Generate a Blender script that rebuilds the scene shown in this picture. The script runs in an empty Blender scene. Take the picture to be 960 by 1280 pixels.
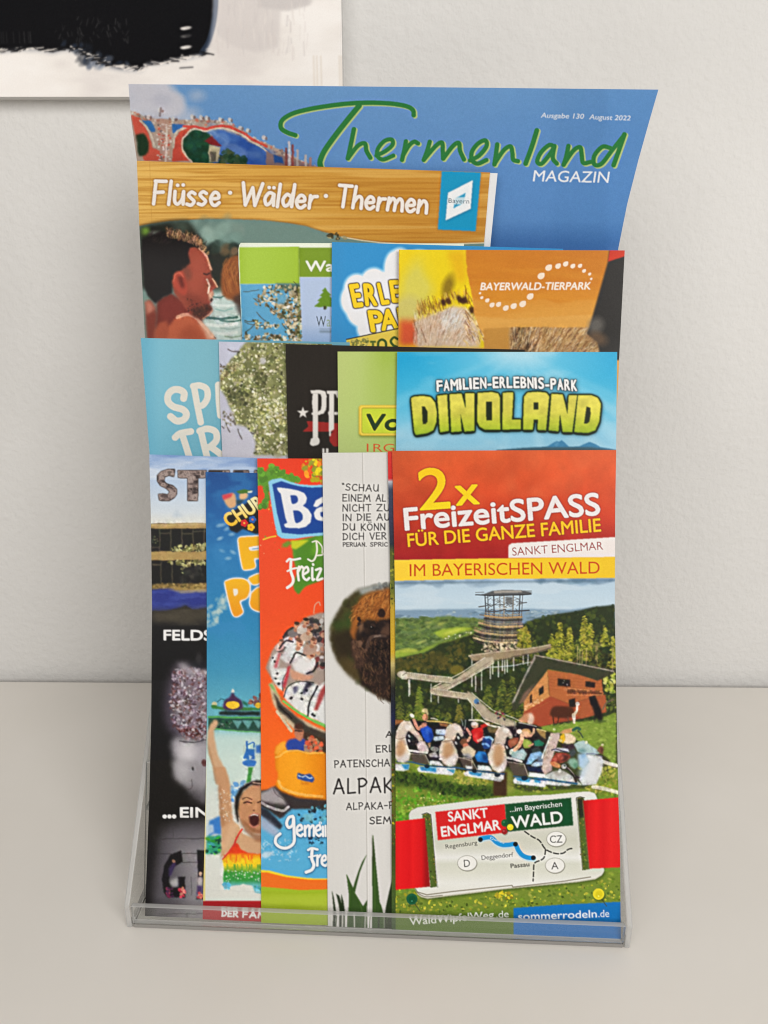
import bpy, math, random
import numpy as np
from mathutils import Vector

# ------------------------------------------------------------------ camera, world, light, exposure
SC = bpy.context.scene
F_PX, W_PX, H_PX = 960.0, 960.0, 1280.0          # focal length and frame in pixels of the photograph
PITCH = math.radians(20.0)
CAM_H = 0.2925                                     # metres above the table
CT, ST = math.cos(PITCH), math.sin(PITCH)

cam_d = bpy.data.cameras.new('camera')
cam = bpy.data.objects.new('camera', cam_d)
SC.collection.objects.link(cam)
cam.location = (0, 0, CAM_H)
cam.rotation_euler = (math.pi / 2 - PITCH, 0, 0)
cam_d.sensor_fit = 'VERTICAL'
cam_d.sensor_height = 36.0
cam_d.sensor_width = 27.0
cam_d.lens = 36.0 * F_PX / H_PX
cam_d.clip_start = 0.01
cam_d.clip_end = 50
SC.camera = cam

world = bpy.data.worlds.new('World')
SC.world = world
world.use_nodes = True
bg = world.node_tree.nodes['Background']
bg.inputs['Color'].default_value = (1.0, 0.965, 0.925, 1)
bg.inputs['Strength'].default_value = 0.29


def area(name, loc, target, sx, sy, power, col):
    l = bpy.data.lights.new(name, 'AREA')
    l.shape = 'RECTANGLE'
    l.size, l.size_y = sx, sy
    l.energy = power
    l.color = col
    o = bpy.data.objects.new(name, l)
    SC.collection.objects.link(o)
    o.location = loc
    d = Vector(target) - Vector(loc)
    o.rotation_euler = d.to_track_quat('-Z', 'Y').to_euler()
    return o


area('window_light', (0.65, -0.75, 0.75), (0.0, 0.33, 0.12), 0.65, 0.65, 11.0, (1.0, 0.985, 0.965))
area('room_light', (-0.60, -0.95, 0.80), (0.0, 0.33, 0.10), 1.0, 0.9, 7.8, (1.0, 0.97, 0.935))

SC.view_settings.view_transform = 'Standard'
SC.view_settings.look = 'None'
SC.view_settings.exposure = 0.13
SC.view_settings.gamma = 1.0
SC.view_settings.use_curve_mapping = False
SC.render.engine = 'CYCLES'
SC.cycles.max_bounces = 14
SC.cycles.transmission_bounces = 12
SC.cycles.transparent_max_bounces = 40
SC.cycles.caustics_refractive = True
SC.cycles.use_denoising = True
SC.cycles.filter_width = 1.15

# ------------------------------------------------------------------ geometry helpers
MM = 0.001


def P(X, Y, Z):
    """world point of picture position (X, Y) at Z millimetres along the optical axis"""
    Z = np.asarray(Z, float) * MM
    xr = (np.asarray(X, float) - 480.0) / F_PX * Z
    yd = (np.asarray(Y, float) - 640.0) / F_PX * Z
    return np.stack([xr + 0 * Z, Z * CT - yd * ST, CAM_H - Z * ST - yd * CT], -1)


def on_table(X, Y, z=0.0):
    k = (CAM_H - z) / (ST + (Y - 640.0) / F_PX * CT)
    return P(X, Y, k / MM)


def mesh_obj(name, verts, faces, mat, parent=None, smooth=False):
    me = bpy.data.meshes.new(name)
    me.from_pydata([tuple(map(float, v)) for v in verts], [], [tuple(int(i) for i in f) for f in faces])
    me.update()
    o = bpy.data.objects.new(name, me)
    SC.collection.objects.link(o)
    if mat:
        me.materials.append(mat)
    if parent:
        o.parent = parent
        o.matrix_parent_inverse = parent.matrix_world.inverted()
    if smooth:
        me.shade_smooth()
    return o


def thing(name, label, cat, loc, group=None):
    o = bpy.data.objects.new(name, None)
    SC.collection.objects.link(o)
    o.location = tuple(map(float, loc))
    o.empty_display_size = 0.02
    o['label'] = label
    o['category'] = cat
    if group:
        o['group'] = group
    bpy.context.view_layer.update()
    return o


def new_mat(name):
    m = bpy.data.materials.new(name)
    m.use_nodes = True
    nt = m.node_tree
    return m, nt, nt.nodes['Principled BSDF']


def N(nt, t, **kw):
    n = nt.nodes.new(t)
    for k, v in kw.items():
        setattr(n, k, v)
    return n


# ------------------------------------------------------------------ materials
def print_material(name, rough, spec, bump=0.012):
    m, nt, b = new_mat(name)
    a = N(nt, 'ShaderNodeVertexColor')
    a.layer_name = 'ink'
    tc = N(nt, 'ShaderNodeTexCoord')
    n1 = N(nt, 'ShaderNodeTexNoise')
    n1.inputs['Scale'].default_value = 1400
    n1.inputs['Detail'].default_value = 3
    n2 = N(nt, 'ShaderNodeTexNoise')
    n2.inputs['Scale'].default_value = 22
    n2.inputs['Detail'].default_value = 2
    nt.links.new(tc.outputs['Object'], n1.inputs['Vector'])
    nt.links.new(tc.outputs['Object'], n2.inputs['Vector'])
    mx = N(nt, 'ShaderNodeMix', data_type='RGBA', blend_type='OVERLAY')
    mx.inputs['Factor'].default_value = 0.03
    nt.links.new(a.outputs['Color'], mx.inputs['A'])
    nt.links.new(n1.outputs['Fac'], mx.inputs['B'])
    nt.links.new(mx.outputs['Result'], b.inputs['Base Color'])
    mr = N(nt, 'ShaderNodeMapRange')
    mr.inputs['To Min'].default_value = rough - 0.05
    mr.inputs['To Max'].default_value = rough + 0.09
    nt.links.new(n2.outputs['Fac'], mr.inputs['Value'])
    nt.links.new(mr.outputs['Result'], b.inputs['Roughness'])
    b.inputs['Specular IOR Level'].default_value = spec
    bp = N(nt, 'ShaderNodeBump')
    bp.inputs['Strength'].default_value = bump
    bp.inputs['Distance'].default_value = 0.001
    nt.links.new(n2.outputs['Fac'], bp.inputs['Height'])
    nt.links.new(bp.outputs['Normal'], b.inputs['Normal'])
    return m


M_GLOSS = print_material('glossy_print', 0.30, 0.11)
M_SATIN = print_material('satin_print', 0.5, 0.08)
M_CANVAS = print_material('painted_canvas', 0.8, 0.05)

M_PAPER, nt, b = new_mat('cut_paper_edges')
tc = N(nt, 'ShaderNodeTexCoord')
wv = N(nt, 'ShaderNodeTexNoise')
wv.inputs['Scale'].default_value = 900
cr = N(nt, 'ShaderNodeValToRGB')
cr.color_ramp.elements[0].color = (0.50, 0.48, 0.44, 1)
cr.color_ramp.elements[1].color = (0.78, 0.77, 0.74, 1)
nt.links.new(tc.outputs['Object'], wv.inputs['Vector'])
nt.links.new(wv.outputs['Fac'], cr.inputs['Fac'])
nt.links.new(cr.outputs['Color'], b.inputs['Base Color'])
b.inputs['Roughness'].default_value = 0.7

M_WALL, nt, b = new_mat('white_plaster_wall')
tc = N(nt, 'ShaderNodeTexCoord')
n1 = N(nt, 'ShaderNodeTexNoise')
n1.inputs['Scale'].default_value = 210
n1.inputs['Detail'].default_value = 3
n1.inputs['Roughness'].default_value = 0.55
n2 = N(nt, 'ShaderNodeTexNoise')
n2.inputs['Scale'].default_value = 7
n2.inputs['Detail'].default_value = 4
for n in (n1, n2):
    nt.links.new(tc.outputs['Object'], n.inputs['Vector'])
cr = N(nt, 'ShaderNodeValToRGB')
cr.color_ramp.elements[0].position = 0.3
cr.color_ramp.elements[1].position = 0.7
cr.color_ramp.elements[0].color = (0.60, 0.588, 0.568, 1)
cr.color_ramp.elements[1].color = (0.65, 0.638, 0.618, 1)
nt.links.new(n2.outputs['Fac'], cr.inputs['Fac'])
nt.links.new(cr.outputs['Color'], b.inputs['Base Color'])
b.inputs['Roughness'].default_value = 0.9
bp = N(nt, 'ShaderNodeBump')
bp.inputs['Strength'].default_value = 0.5
bp.inputs['Distance'].default_value = 0.0018
nt.links.new(n1.outputs['Fac'], bp.inputs['Height'])
nt.links.new(bp.outputs['Normal'], b.inputs['Normal'])

M_TABLE, nt, b = new_mat('cream_lacquered_table')
tc = N(nt, 'ShaderNodeTexCoord')
n2 = N(nt, 'ShaderNodeTexNoise')
n2.inputs['Scale'].default_value = 9
n2.inputs['Detail'].default_value = 5
nt.links.new(tc.outputs['Object'], n2.inputs['Vector'])
cr = N(nt, 'ShaderNodeValToRGB')
cr.color_ramp.elements[0].position = 0.3
cr.color_ramp.elements[1].position = 0.7
cr.color_ramp.elements[0].color = (0.70, 0.665, 0.61, 1)
cr.color_ramp.elements[1].color = (0.735, 0.70, 0.65, 1)
nt.links.new(n2.outputs['Fac'], cr.inputs['Fac'])
nt.links.new(cr.outputs['Color'], b.inputs['Base Color'])
b.inputs['Roughness'].default_value = 0.42
b.inputs['Specular IOR Level'].default_value = 0.3

# thin clear sheet: what lies behind shows straight through, its faces mirror a little, more at a grazing look
M_CLEAR, nt, b = new_mat('clear_acrylic_sheet')
nt.nodes.remove(b)
tp = N(nt, 'ShaderNodeBsdfTransparent')
tp.inputs['Color'].default_value = (0.97, 0.972, 0.968, 1)
gl = N(nt, 'ShaderNodeBsdfGlossy')
gl.inputs['Roughness'].default_value = 0.03
lw = N(nt, 'ShaderNodeLayerWeight')
lw.inputs['Blend'].default_value = 0.5
pw = N(nt, 'ShaderNodeMath', operation='POWER')
pw.inputs[1].default_value = 5.0
fr = N(nt, 'ShaderNodeMath', operation='MULTIPLY_ADD')
fr.inputs[1].default_value = 0.75
fr.inputs[2].default_value = 0.035
nt.links.new(lw.outputs['Facing'], pw.inputs[0])
nt.links.new(pw.outputs['Value'], fr.inputs[0])
sc_ = N(nt, 'ShaderNodeTexNoise')
sc_.inputs['Scale'].default_value = 55
sc_.inputs['Detail'].default_value = 4
tcx = N(nt, 'ShaderNodeTexCoord')
bp = N(nt, 'ShaderNodeBump')
bp.inputs['Strength'].default_value = 0.08
bp.inputs['Distance'].default_value = 0.001
nt.links.new(tcx.outputs['Object'], sc_.inputs['Vector'])
nt.links.new(sc_.outputs['Fac'], bp.inputs['Height'])
nt.links.new(bp.outputs['Normal'], gl.inputs['Normal'])
mxs = N(nt, 'ShaderNodeMixShader')
nt.links.new(fr.outputs['Value'], mxs.inputs['Fac'])
hz = N(nt, 'ShaderNodeMixShader')
df = N(nt, 'ShaderNodeBsdfDiffuse')
df.inputs['Color'].default_value = (0.75, 0.74, 0.72, 1)
hz.inputs['Fac'].default_value = 0.03
nt.links.new(tp.outputs['BSDF'], hz.inputs[1])
nt.links.new(df.outputs['BSDF'], hz.inputs[2])
nt.links.new(hz.outputs['Shader'], mxs.inputs[1])
nt.links.new(gl.outputs['BSDF'], mxs.inputs[2])
nt.links.new(mxs.outputs['Shader'], nt.nodes['Material Output'].inputs['Surface'])

# sawn and polished rims of the sheets
M_RIM, nt, b = new_mat('polished_acrylic_rim')
b.inputs['Base Color'].default_value = (0.56, 0.555, 0.54, 1)
b.inputs['Roughness'].default_value = 0.14
b.inputs['Transmission Weight'].default_value = 0.45
b.inputs['IOR'].default_value = 1.2


M_RIM_DARK, nt, b = new_mat('refraction_toned_rim')  # darker rim copy: refraction in the base edge put into the colour
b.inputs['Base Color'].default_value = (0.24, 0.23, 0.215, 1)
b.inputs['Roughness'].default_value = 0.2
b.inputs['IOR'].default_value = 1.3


# ------------------------------------------------------------------ print studio: rasters that become ink colours on fine paper meshes
def box1(a, r, ax):
    if r < 1:
        return a
    n = 2 * r + 1
    pad = [(0, 0)] * a.ndim
    pad[ax] = (r + 1, r)
    c = np.cumsum(np.pad(a, pad, mode='edge'), axis=ax, dtype=np.float64)
    hi = np.take(c, np.arange(n, c.shape[ax]), axis=ax)
    lo = np.take(c, np.arange(0, c.shape[ax] - n), axis=ax)
    return ((hi - lo) / n).astype(np.float32)


def blur(a, r):
    r = int(round(r))
    if r < 1:
        return a
    for _ in range(2):
        a = box1(box1(a, r, 0), r, 1)
    return a


_txt = {}


def text_tris(s, bold, shear):
    k = (s, shear)
    if k in _txt:
        return _txt[k]
    cu = bpy.data.curves.new('lettering', 'FONT')
    cu.body = s
    cu.offset = 0.0
    cu.shear = shear
    cu.resolution_u = 5
    ob = bpy.data.objects.new('lettering', cu)
    SC.collection.objects.link(ob)
    dg = bpy.context.evaluated_depsgraph_get()
    me = ob.evaluated_get(dg).to_mesh()
    me.calc_loop_triangles()
    v = np.array([p.co[:2] for p in me.vertices])
    t = np.array([q.vertices[:] for q in me.loop_triangles])
    ob.evaluated_get(dg).to_mesh_clear()
    bpy.data.objects.remove(ob)
    bpy.data.curves.remove(cu)
    _txt[k] = (v, t)
    return v, t


def tr(pts, ox, oy, s):
    return [(ox + x / s, oy + y / s) for x, y in pts]


def smooth_line(pts, n=8):
    p = np.array(pts, float)
    if len(p) < 3:
        return p
    q = np.vstack([2 * p[0] - p[1], p, 2 * p[-1] - p[-2]])
    out = []
    for i in range(1, len(q) - 2):
        a, b_, c, d = q[i - 1], q[i], q[i + 1], q[i + 2]
        for t in np.linspace(0, 1, n, endpoint=False):
            out.append(0.5 * (2 * b_ + (c - a) * t + (2 * a - 5 * b_ + 4 * c - d) * t * t + (3 * b_ - a - 3 * c + d) * t ** 3))
    out.append(p[-1])
    return np.array(out)


class Sheet:
    S = 2.0

    def __init__(self, x0, y0, x1, y1, col=(255, 255, 255)):
        self.x0, self.y0 = x0, y0
        self.w, self.h = int((x1 - x0) * self.S), int((y1 - y0) * self.S)
        self.a = np.zeros((self.h, self.w, 3), np.float32)
        self.a[:] = np.array(col, np.float32) / 255
        self.X = x0 + (np.arange(self.w) + .5) / self.S
        self.Y = y0 + (np.arange(self.h) + .5) / self.S

    def win(self, xa, ya, xb, yb):
        i0 = max(0, int((xa - self.x0) * self.S) - 1)
        i1 = min(self.w, int((xb - self.x0) * self.S) + 2)
        j0 = max(0, int((ya - self.y0) * self.S) - 1)
        j1 = min(self.h, int((yb - self.y0) * self.S) + 2)
        return i0, i1, j0, j1

    def put(self, m, col, w=None, alpha=1.0):
        i0, i1, j0, j1 = w if w else (0, self.w, 0, self.h)
        if i1 <= i0 or j1 <= j0:
            return
        if isinstance(col, np.ndarray) and col.ndim == 3:
            c = col[j0:j1, i0:i1] if col.shape[:2] == (self.h, self.w) else col
        else:
            c = np.array(col, np.float32) / 255
        m = (m * alpha)[..., None]
        self.a[j0:j1, i0:i1] = self.a[j0:j1, i0:i1] * (1 - m) + c * m

    def pmask(self, pts, soft=0.5):
        p = np.array(pts, float)
        pad = soft * 3 + 1
        w = self.win(p[:, 0].min() - pad, p[:, 1].min() - pad, p[:, 0].max() + pad, p[:, 1].max() + pad)
        i0, i1, j0, j1 = w
        if i1 <= i0 or j1 <= j0:
            return None, w
        X, Y = self.X[i0:i1][None], self.Y[j0:j1][:, None]
        m = np.zeros((j1 - j0, i1 - i0), bool)
        q = np.roll(p, -1, 0)
        for (xa, ya), (xb, yb) in zip(p, q):
            if ya == yb:
                continue
            c = (ya > Y) != (yb > Y)
            xi = (xb - xa) * (Y - ya) / (yb - ya) + xa
            m ^= c & (X < xi)
        m = m.astype(np.float32)
        return blur(m, max(soft * self.S, 0) if soft > .6 else (1 if soft else 0)) if soft else m, w

    def poly(self, pts, col, soft=0.5, alpha=1.0, curve=False):
        if curve:
            pts = smooth_line(list(pts) + [pts[0]], 6)
        m, w = self.pmask(pts, soft)
        if m is not None:
            self.put(m, col, w, alpha)

    def rect(self, xa, ya, xb, yb, col, soft=0.5, alpha=1.0):
        self.poly([(xa, ya), (xb, ya), (xb, yb), (xa, yb)], col, soft, alpha)

    def ell(self, cx, cy, rx, ry, col, rot=0.0, soft=0.8, alpha=1.0):
        R = max(rx, ry) + soft * 2
        w = self.win(cx - R, cy - R, cx + R, cy + R)
        i0, i1, j0, j1 = w
        if i1 <= i0 or j1 <= j0:
            return
        X, Y = self.X[i0:i1][None] - cx, self.Y[j0:j1][:, None] - cy
        c, s = math.cos(rot), math.sin(rot)
        d = np.sqrt(((X * c + Y * s) / rx) ** 2 + ((-X * s + Y * c) / ry) ** 2)
        m = np.clip((1 - d) * min(rx, ry) / soft + .5, 0, 1).astype(np.float32)
        self.put(m, col, w, alpha)

    def smask(self, pts, width, curve=True, taper=None):
        p = smooth_line(pts) if curve else np.array(pts, float)
        r = width / 2
        w = self.win(p[:, 0].min() - r - 1, p[:, 1].min() - r - 1, p[:, 0].max() + r + 1, p[:, 1].max() + r + 1)
        i0, i1, j0, j1 = w
        if i1 <= i0 or j1 <= j0:
            return None, w
        X, Y = self.X[i0:i1][None], self.Y[j0:j1][:, None]
        best = np.full((j1 - j0, i1 - i0), 1e9, np.float32)
        n = len(p) - 1
        for k in range(n):
            (xa, ya), (xb, yb) = p[k], p[k + 1]
            dx, dy = xb - xa, yb - ya
            L = dx * dx + dy * dy + 1e-9
            t = np.clip(((X - xa) * dx + (Y - ya) * dy) / L, 0, 1)
            rr = r
            if taper:
                f = (k + .5) / n
                rr = r * (taper[0] * (1 - f) + taper[1] * f)
            best = np.minimum(best, np.hypot(X - xa - t * dx, Y - ya - t * dy) - rr)
        return np.clip(.5 - best / .8, 0, 1).astype(np.float32), w

    def stroke(self, pts, width, col, curve=True, alpha=1.0, taper=None):
        m, w = self.smask(pts, width, curve, taper)
        if m is not None:
            self.put(m, col, w, alpha)

    def noise(self, sx, sy, seed, octv=3):
        rng = np.random.default_rng(seed)
        out = np.zeros((self.h, self.w), np.float32)
        amp, tot = 1.0, 0
        for o in range(octv):
            gx, gy = sx / 2 ** o, sy / 2 ** o
            u, v = (self.X - self.x0) / gx, (self.Y - self.y0) / gy
            L = rng.random((int(v[-1]) + 3, int(u[-1]) + 3)).astype(np.float32)
            iu, iv = u.astype(int), v.astype(int)
            fu, fv = u - iu, v - iv
            fu, fv = fu * fu * (3 - 2 * fu), fv * fv * (3 - 2 * fv)
            A = L[iv][:, iu] * (1 - fu) + L[iv][:, iu + 1] * fu
            B = L[iv + 1][:, iu] * (1 - fu) + L[iv + 1][:, iu + 1] * fu
            out += amp * (A * (1 - fv)[:, None] + B * fv[:, None])
            tot += amp
            amp *= .55
        return out / tot

    def vgrad(self, stops):
        ys = [s[0] for s in stops]
        c = np.array([s[1] for s in stops], float) / 255
        g = np.stack([np.interp(self.Y, ys, c[:, k]) for k in range(3)], -1).astype(np.float32)
        return np.repeat(g[:, None, :], self.w, 1)

    def hgrad(self, stops):
        xs = [s[0] for s in stops]
        c = np.array([s[1] for s in stops], float) / 255
        g = np.stack([np.interp(self.X, xs, c[:, k]) for k in range(3)], -1).astype(np.float32)
        return np.repeat(g[None], self.h, 0)

    def ramp(self, f, stops):
        xs = [s[0] for s in stops]
        c = np.array([s[1] for s in stops], float) / 255
        return np.stack([np.interp(f, xs, c[:, k]) for k in range(3)], -1).astype(np.float32)

    def blobs(self, poly, n, r, cols, seed, el=1.6, soft=.7, alpha=.9, rot=None):
        rnd = random.Random(seed)
        p = np.array(poly, float)
        xa, ya, xb, yb = p[:, 0].min(), p[:, 1].min(), p[:, 0].max(), p[:, 1].max()
        m, w = self.pmask(poly, 0)
        if m is None:
            return
        i0, i1, j0, j1 = w
        k = 0
        for _ in range(n * 4):
            if k >= n:
                break
            x, y = rnd.uniform(xa, xb), rnd.uniform(ya, yb)
            i, j = int((x - self.x0) * self.S) - i0, int((y - self.y0) * self.S) - j0
            if not (0 <= i < m.shape[1] and 0 <= j < m.shape[0]) or m[j, i] < .5:
                continue
            k += 1
            q = rnd.uniform(r[0], r[1])
            c = cols[rnd.randrange(len(cols))]
            d = rnd.uniform(.85, 1.15)
            self.ell(x, y, q * rnd.uniform(1, el), q, tuple(min(255, v * d) for v in c),
                     rnd.uniform(0, 3.14) if rot is None else rot + rnd.uniform(-.4, .4), soft, alpha)

    def tmask(self, s, p0, p1, cap, bold=0.0, shear=0.0):
        """font lettering fitted between two baseline points, capitals cap pixels high"""
        v, t = text_tris(s, bold, shear)
        xa, xb = v[:, 0].min(), v[:, 0].max()
        p0, p1 = np.array(p0, float), np.array(p1, float)
        e = (p1 - p0) / (xb - xa)
        u = (p1 - p0) / np.linalg.norm(p1 - p0)
        up = np.array([u[1], -u[0]]) * cap / 0.729
        q = p0 + (v[:, :1] - xa) * e + v[:, 1:] * up
        m = np.zeros((self.h, self.w), np.float32)
        SS = 2
        for tri in t:
            a, b_, c = q[tri]
            i0, i1, j0, j1 = self.win(min(a[0], b_[0], c[0]), min(a[1], b_[1], c[1]), max(a[0], b_[0], c[0]), max(a[1], b_[1], c[1]))
            if i1 <= i0 or j1 <= j0:
                continue
            acc = 0
            for oy in (-.25, .25):
                for ox in (-.25, .25):
                    X, Y = self.X[i0:i1][None] + ox / self.S, self.Y[j0:j1][:, None] + oy / self.S
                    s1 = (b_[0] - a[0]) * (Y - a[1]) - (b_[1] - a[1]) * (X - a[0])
                    s2 = (c[0] - b_[0]) * (Y - b_[1]) - (c[1] - b_[1]) * (X - b_[0])
                    s3 = (a[0] - c[0]) * (Y - c[1]) - (a[1] - c[1]) * (X - c[0])
                    acc = acc + (((s1 >= 0) & (s2 >= 0) & (s3 >= 0)) | ((s1 <= 0) & (s2 <= 0) & (s3 <= 0)))
            m[j0:j1, i0:i1] = np.minimum(1, m[j0:j1, i0:i1] + acc / 4)
        rr = bold * cap / 0.729 * self.S
        if rr > .05:
            out = m
            for k in range(12):
                dx, dy = rr * math.cos(k * math.pi / 6), rr * math.sin(k * math.pi / 6)
                ix, iy = math.floor(dx), math.floor(dy)
                fx, fy = dx - ix, dy - iy
                g = lambda a, b_: np.roll(np.roll(m, b_, 0), a, 1)
                sh = (g(ix, iy) * (1 - fx) + g(ix + 1, iy) * fx) * (1 - fy) + (g(ix, iy + 1) * (1 - fx) + g(ix + 1, iy + 1) * fx) * fy
                out = np.maximum(out, sh)
            m = out
        return m

    def text(self, s, p0, p1, cap, col, bold=0.0, shear=0.0, alpha=1.0, halo=None):
        m = self.tmask(s, p0, p1, cap, bold, shear)
        if halo:
            hc, hr, ha = halo
            self.put(np.clip(blur(m, hr * self.S) * 3.0, 0, 1), hc, None, ha)
        self.put(m, col, None, alpha)
        return m

    def pen(self, s, p0, p1, cap, width, col, curve=True, halo=None, gap=.22, lean=0.0, alpha=1.0, seed=0):
        """pen lettering from the stroke alphabet, fitted between two baseline points"""
        rnd = random.Random(seed + len(s))
        runs, x = [], 0.0
        for ch in s:
            if ch == ' ':
                x += .45
                continue
            wd, st = GLYPH[ch]
            jy = rnd.uniform(-.03, .03)
            runs += [[(x + a + lean * b_, b_ + jy) for a, b_ in q] for q in st]
            x += wd + gap
        x -= gap
        p0, p1 = np.array(p0, float), np.array(p1, float)
        e = (p1 - p0) / x
        u = (p1 - p0) / np.linalg.norm(p1 - p0)
        up = np.array([u[1], -u[0]]) * cap
        M = np.zeros((self.h, self.w), np.float32)
        for q in runs:
            pts = [tuple(p0 + a * e + b_ * up) for a, b_ in q]
            if len(pts) == 1:
                pts = [pts[0], (pts[0][0] + .3, pts[0][1])]
            m, w = self.smask(pts, width, curve and len(pts) > 2)
            if m is not None:
                i0, i1, j0, j1 = w
                M[j0:j1, i0:i1] = np.maximum(M[j0:j1, i0:i1], m)
        if halo:
            hc, hr, ha = halo
            self.put(np.clip(blur(M, hr * self.S) * 2.2, 0, 1), hc, None, ha)
        self.put(M, col, None, alpha)
        return M

    def photo(self, region=None, amp=1.1, lum=.16, seed=1, chroma=.05):
        """break drawn edges and flat fills up the way a small printed photograph does"""
        d = [(self.noise(f, f, seed * 7 + i, 2) - .5) * 2 for i, f in enumerate((4.5, 4.5, 11, 11))]
        dx, dy = (d[0] + d[2]) * amp * self.S, (d[1] + d[3]) * amp * self.S
        J, I = np.mgrid[0:self.h, 0:self.w].astype(np.float32)
        u, v = np.clip(I + dx, 0, self.w - 1.01), np.clip(J + dy, 0, self.h - 1.01)
        i, j = u.astype(int), v.astype(int)
        fu, fv = (u - i)[..., None], (v - j)[..., None]
        a = self.a
        b_ = (a[j, i] * (1 - fu) + a[j, i + 1] * fu) * (1 - fv) + (a[j + 1, i] * (1 - fu) + a[j + 1, i + 1] * fu) * fv
        b_ = .35 * b_ + .65 * blur(b_, 1)
        n1 = (self.noise(3.2, 3.2, seed * 11 + 5, 3) - .5) * 2
        n2 = (self.noise(14, 14, seed * 11 + 6, 2) - .5) * 2
        g = self.a.mean(-1)
        det = np.clip(blur(np.abs(g - blur(g, 3)), 6) * 14, .08, 1.3)      # busy areas take the grain, clear sky stays clear
        b_ = b_ * (1 + lum * det * (n1 * 1.3 + n2 * .7))[..., None] + (n1 * lum * .10 * det)[..., None]
        for c in range(3):
            b_[..., c] += (self.noise(6, 6, seed * 13 + c, 2) - .5) * chroma * det
        b_ = np.clip(b_, 0, 1).astype(np.float32)
        if region is None:
            self.a = b_
        else:
            m, w = self.pmask(region, 1.2)
            i0, i1, j0, j1 = w
            m = m[..., None]
            self.a[j0:j1, i0:i1] = self.a[j0:j1, i0:i1] * (1 - m) + b_[j0:j1, i0:i1] * m

    def speckle(self, amt, seed):
        g = np.random.default_rng(seed).normal(0, amt, (self.h, self.w, 1)).astype(np.float32)
        self.a = np.clip(self.a + g, 0, 1)

    def at(self, X, Y):
        a = self._lin
        u = np.clip((X - self.x0) * self.S - .5, 0, self.w - 1.001)
        v = np.clip((Y - self.y0) * self.S - .5, 0, self.h - 1.001)
        i, j = u.astype(int), v.astype(int)
        fu, fv = (u - i)[..., None], (v - j)[..., None]
        return (a[j, i] * (1 - fu) + a[j, i + 1] * fu) * (1 - fv) + (a[j + 1, i] * (1 - fu) + a[j + 1, i + 1] * fu) * fv

    def finish(self, gain):
        a = np.clip(self.a, 0, 1)
        a = np.clip(a + .32 * (a - blur(a, 2)) + .2 * (a - blur(a, 6)), 0, 1)
        l_ = a.mean(-1, keepdims=True)
        a = l_ + (a - l_) * SAT
        a = np.where(a <= .04045, a / 12.92, ((a + .055) / 1.055) ** 2.4)
        a = blur(a.astype(np.float32), 1) * .25 + a * .75
        self._lin = np.clip(a * gain, 0.004, 0.86)


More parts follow.
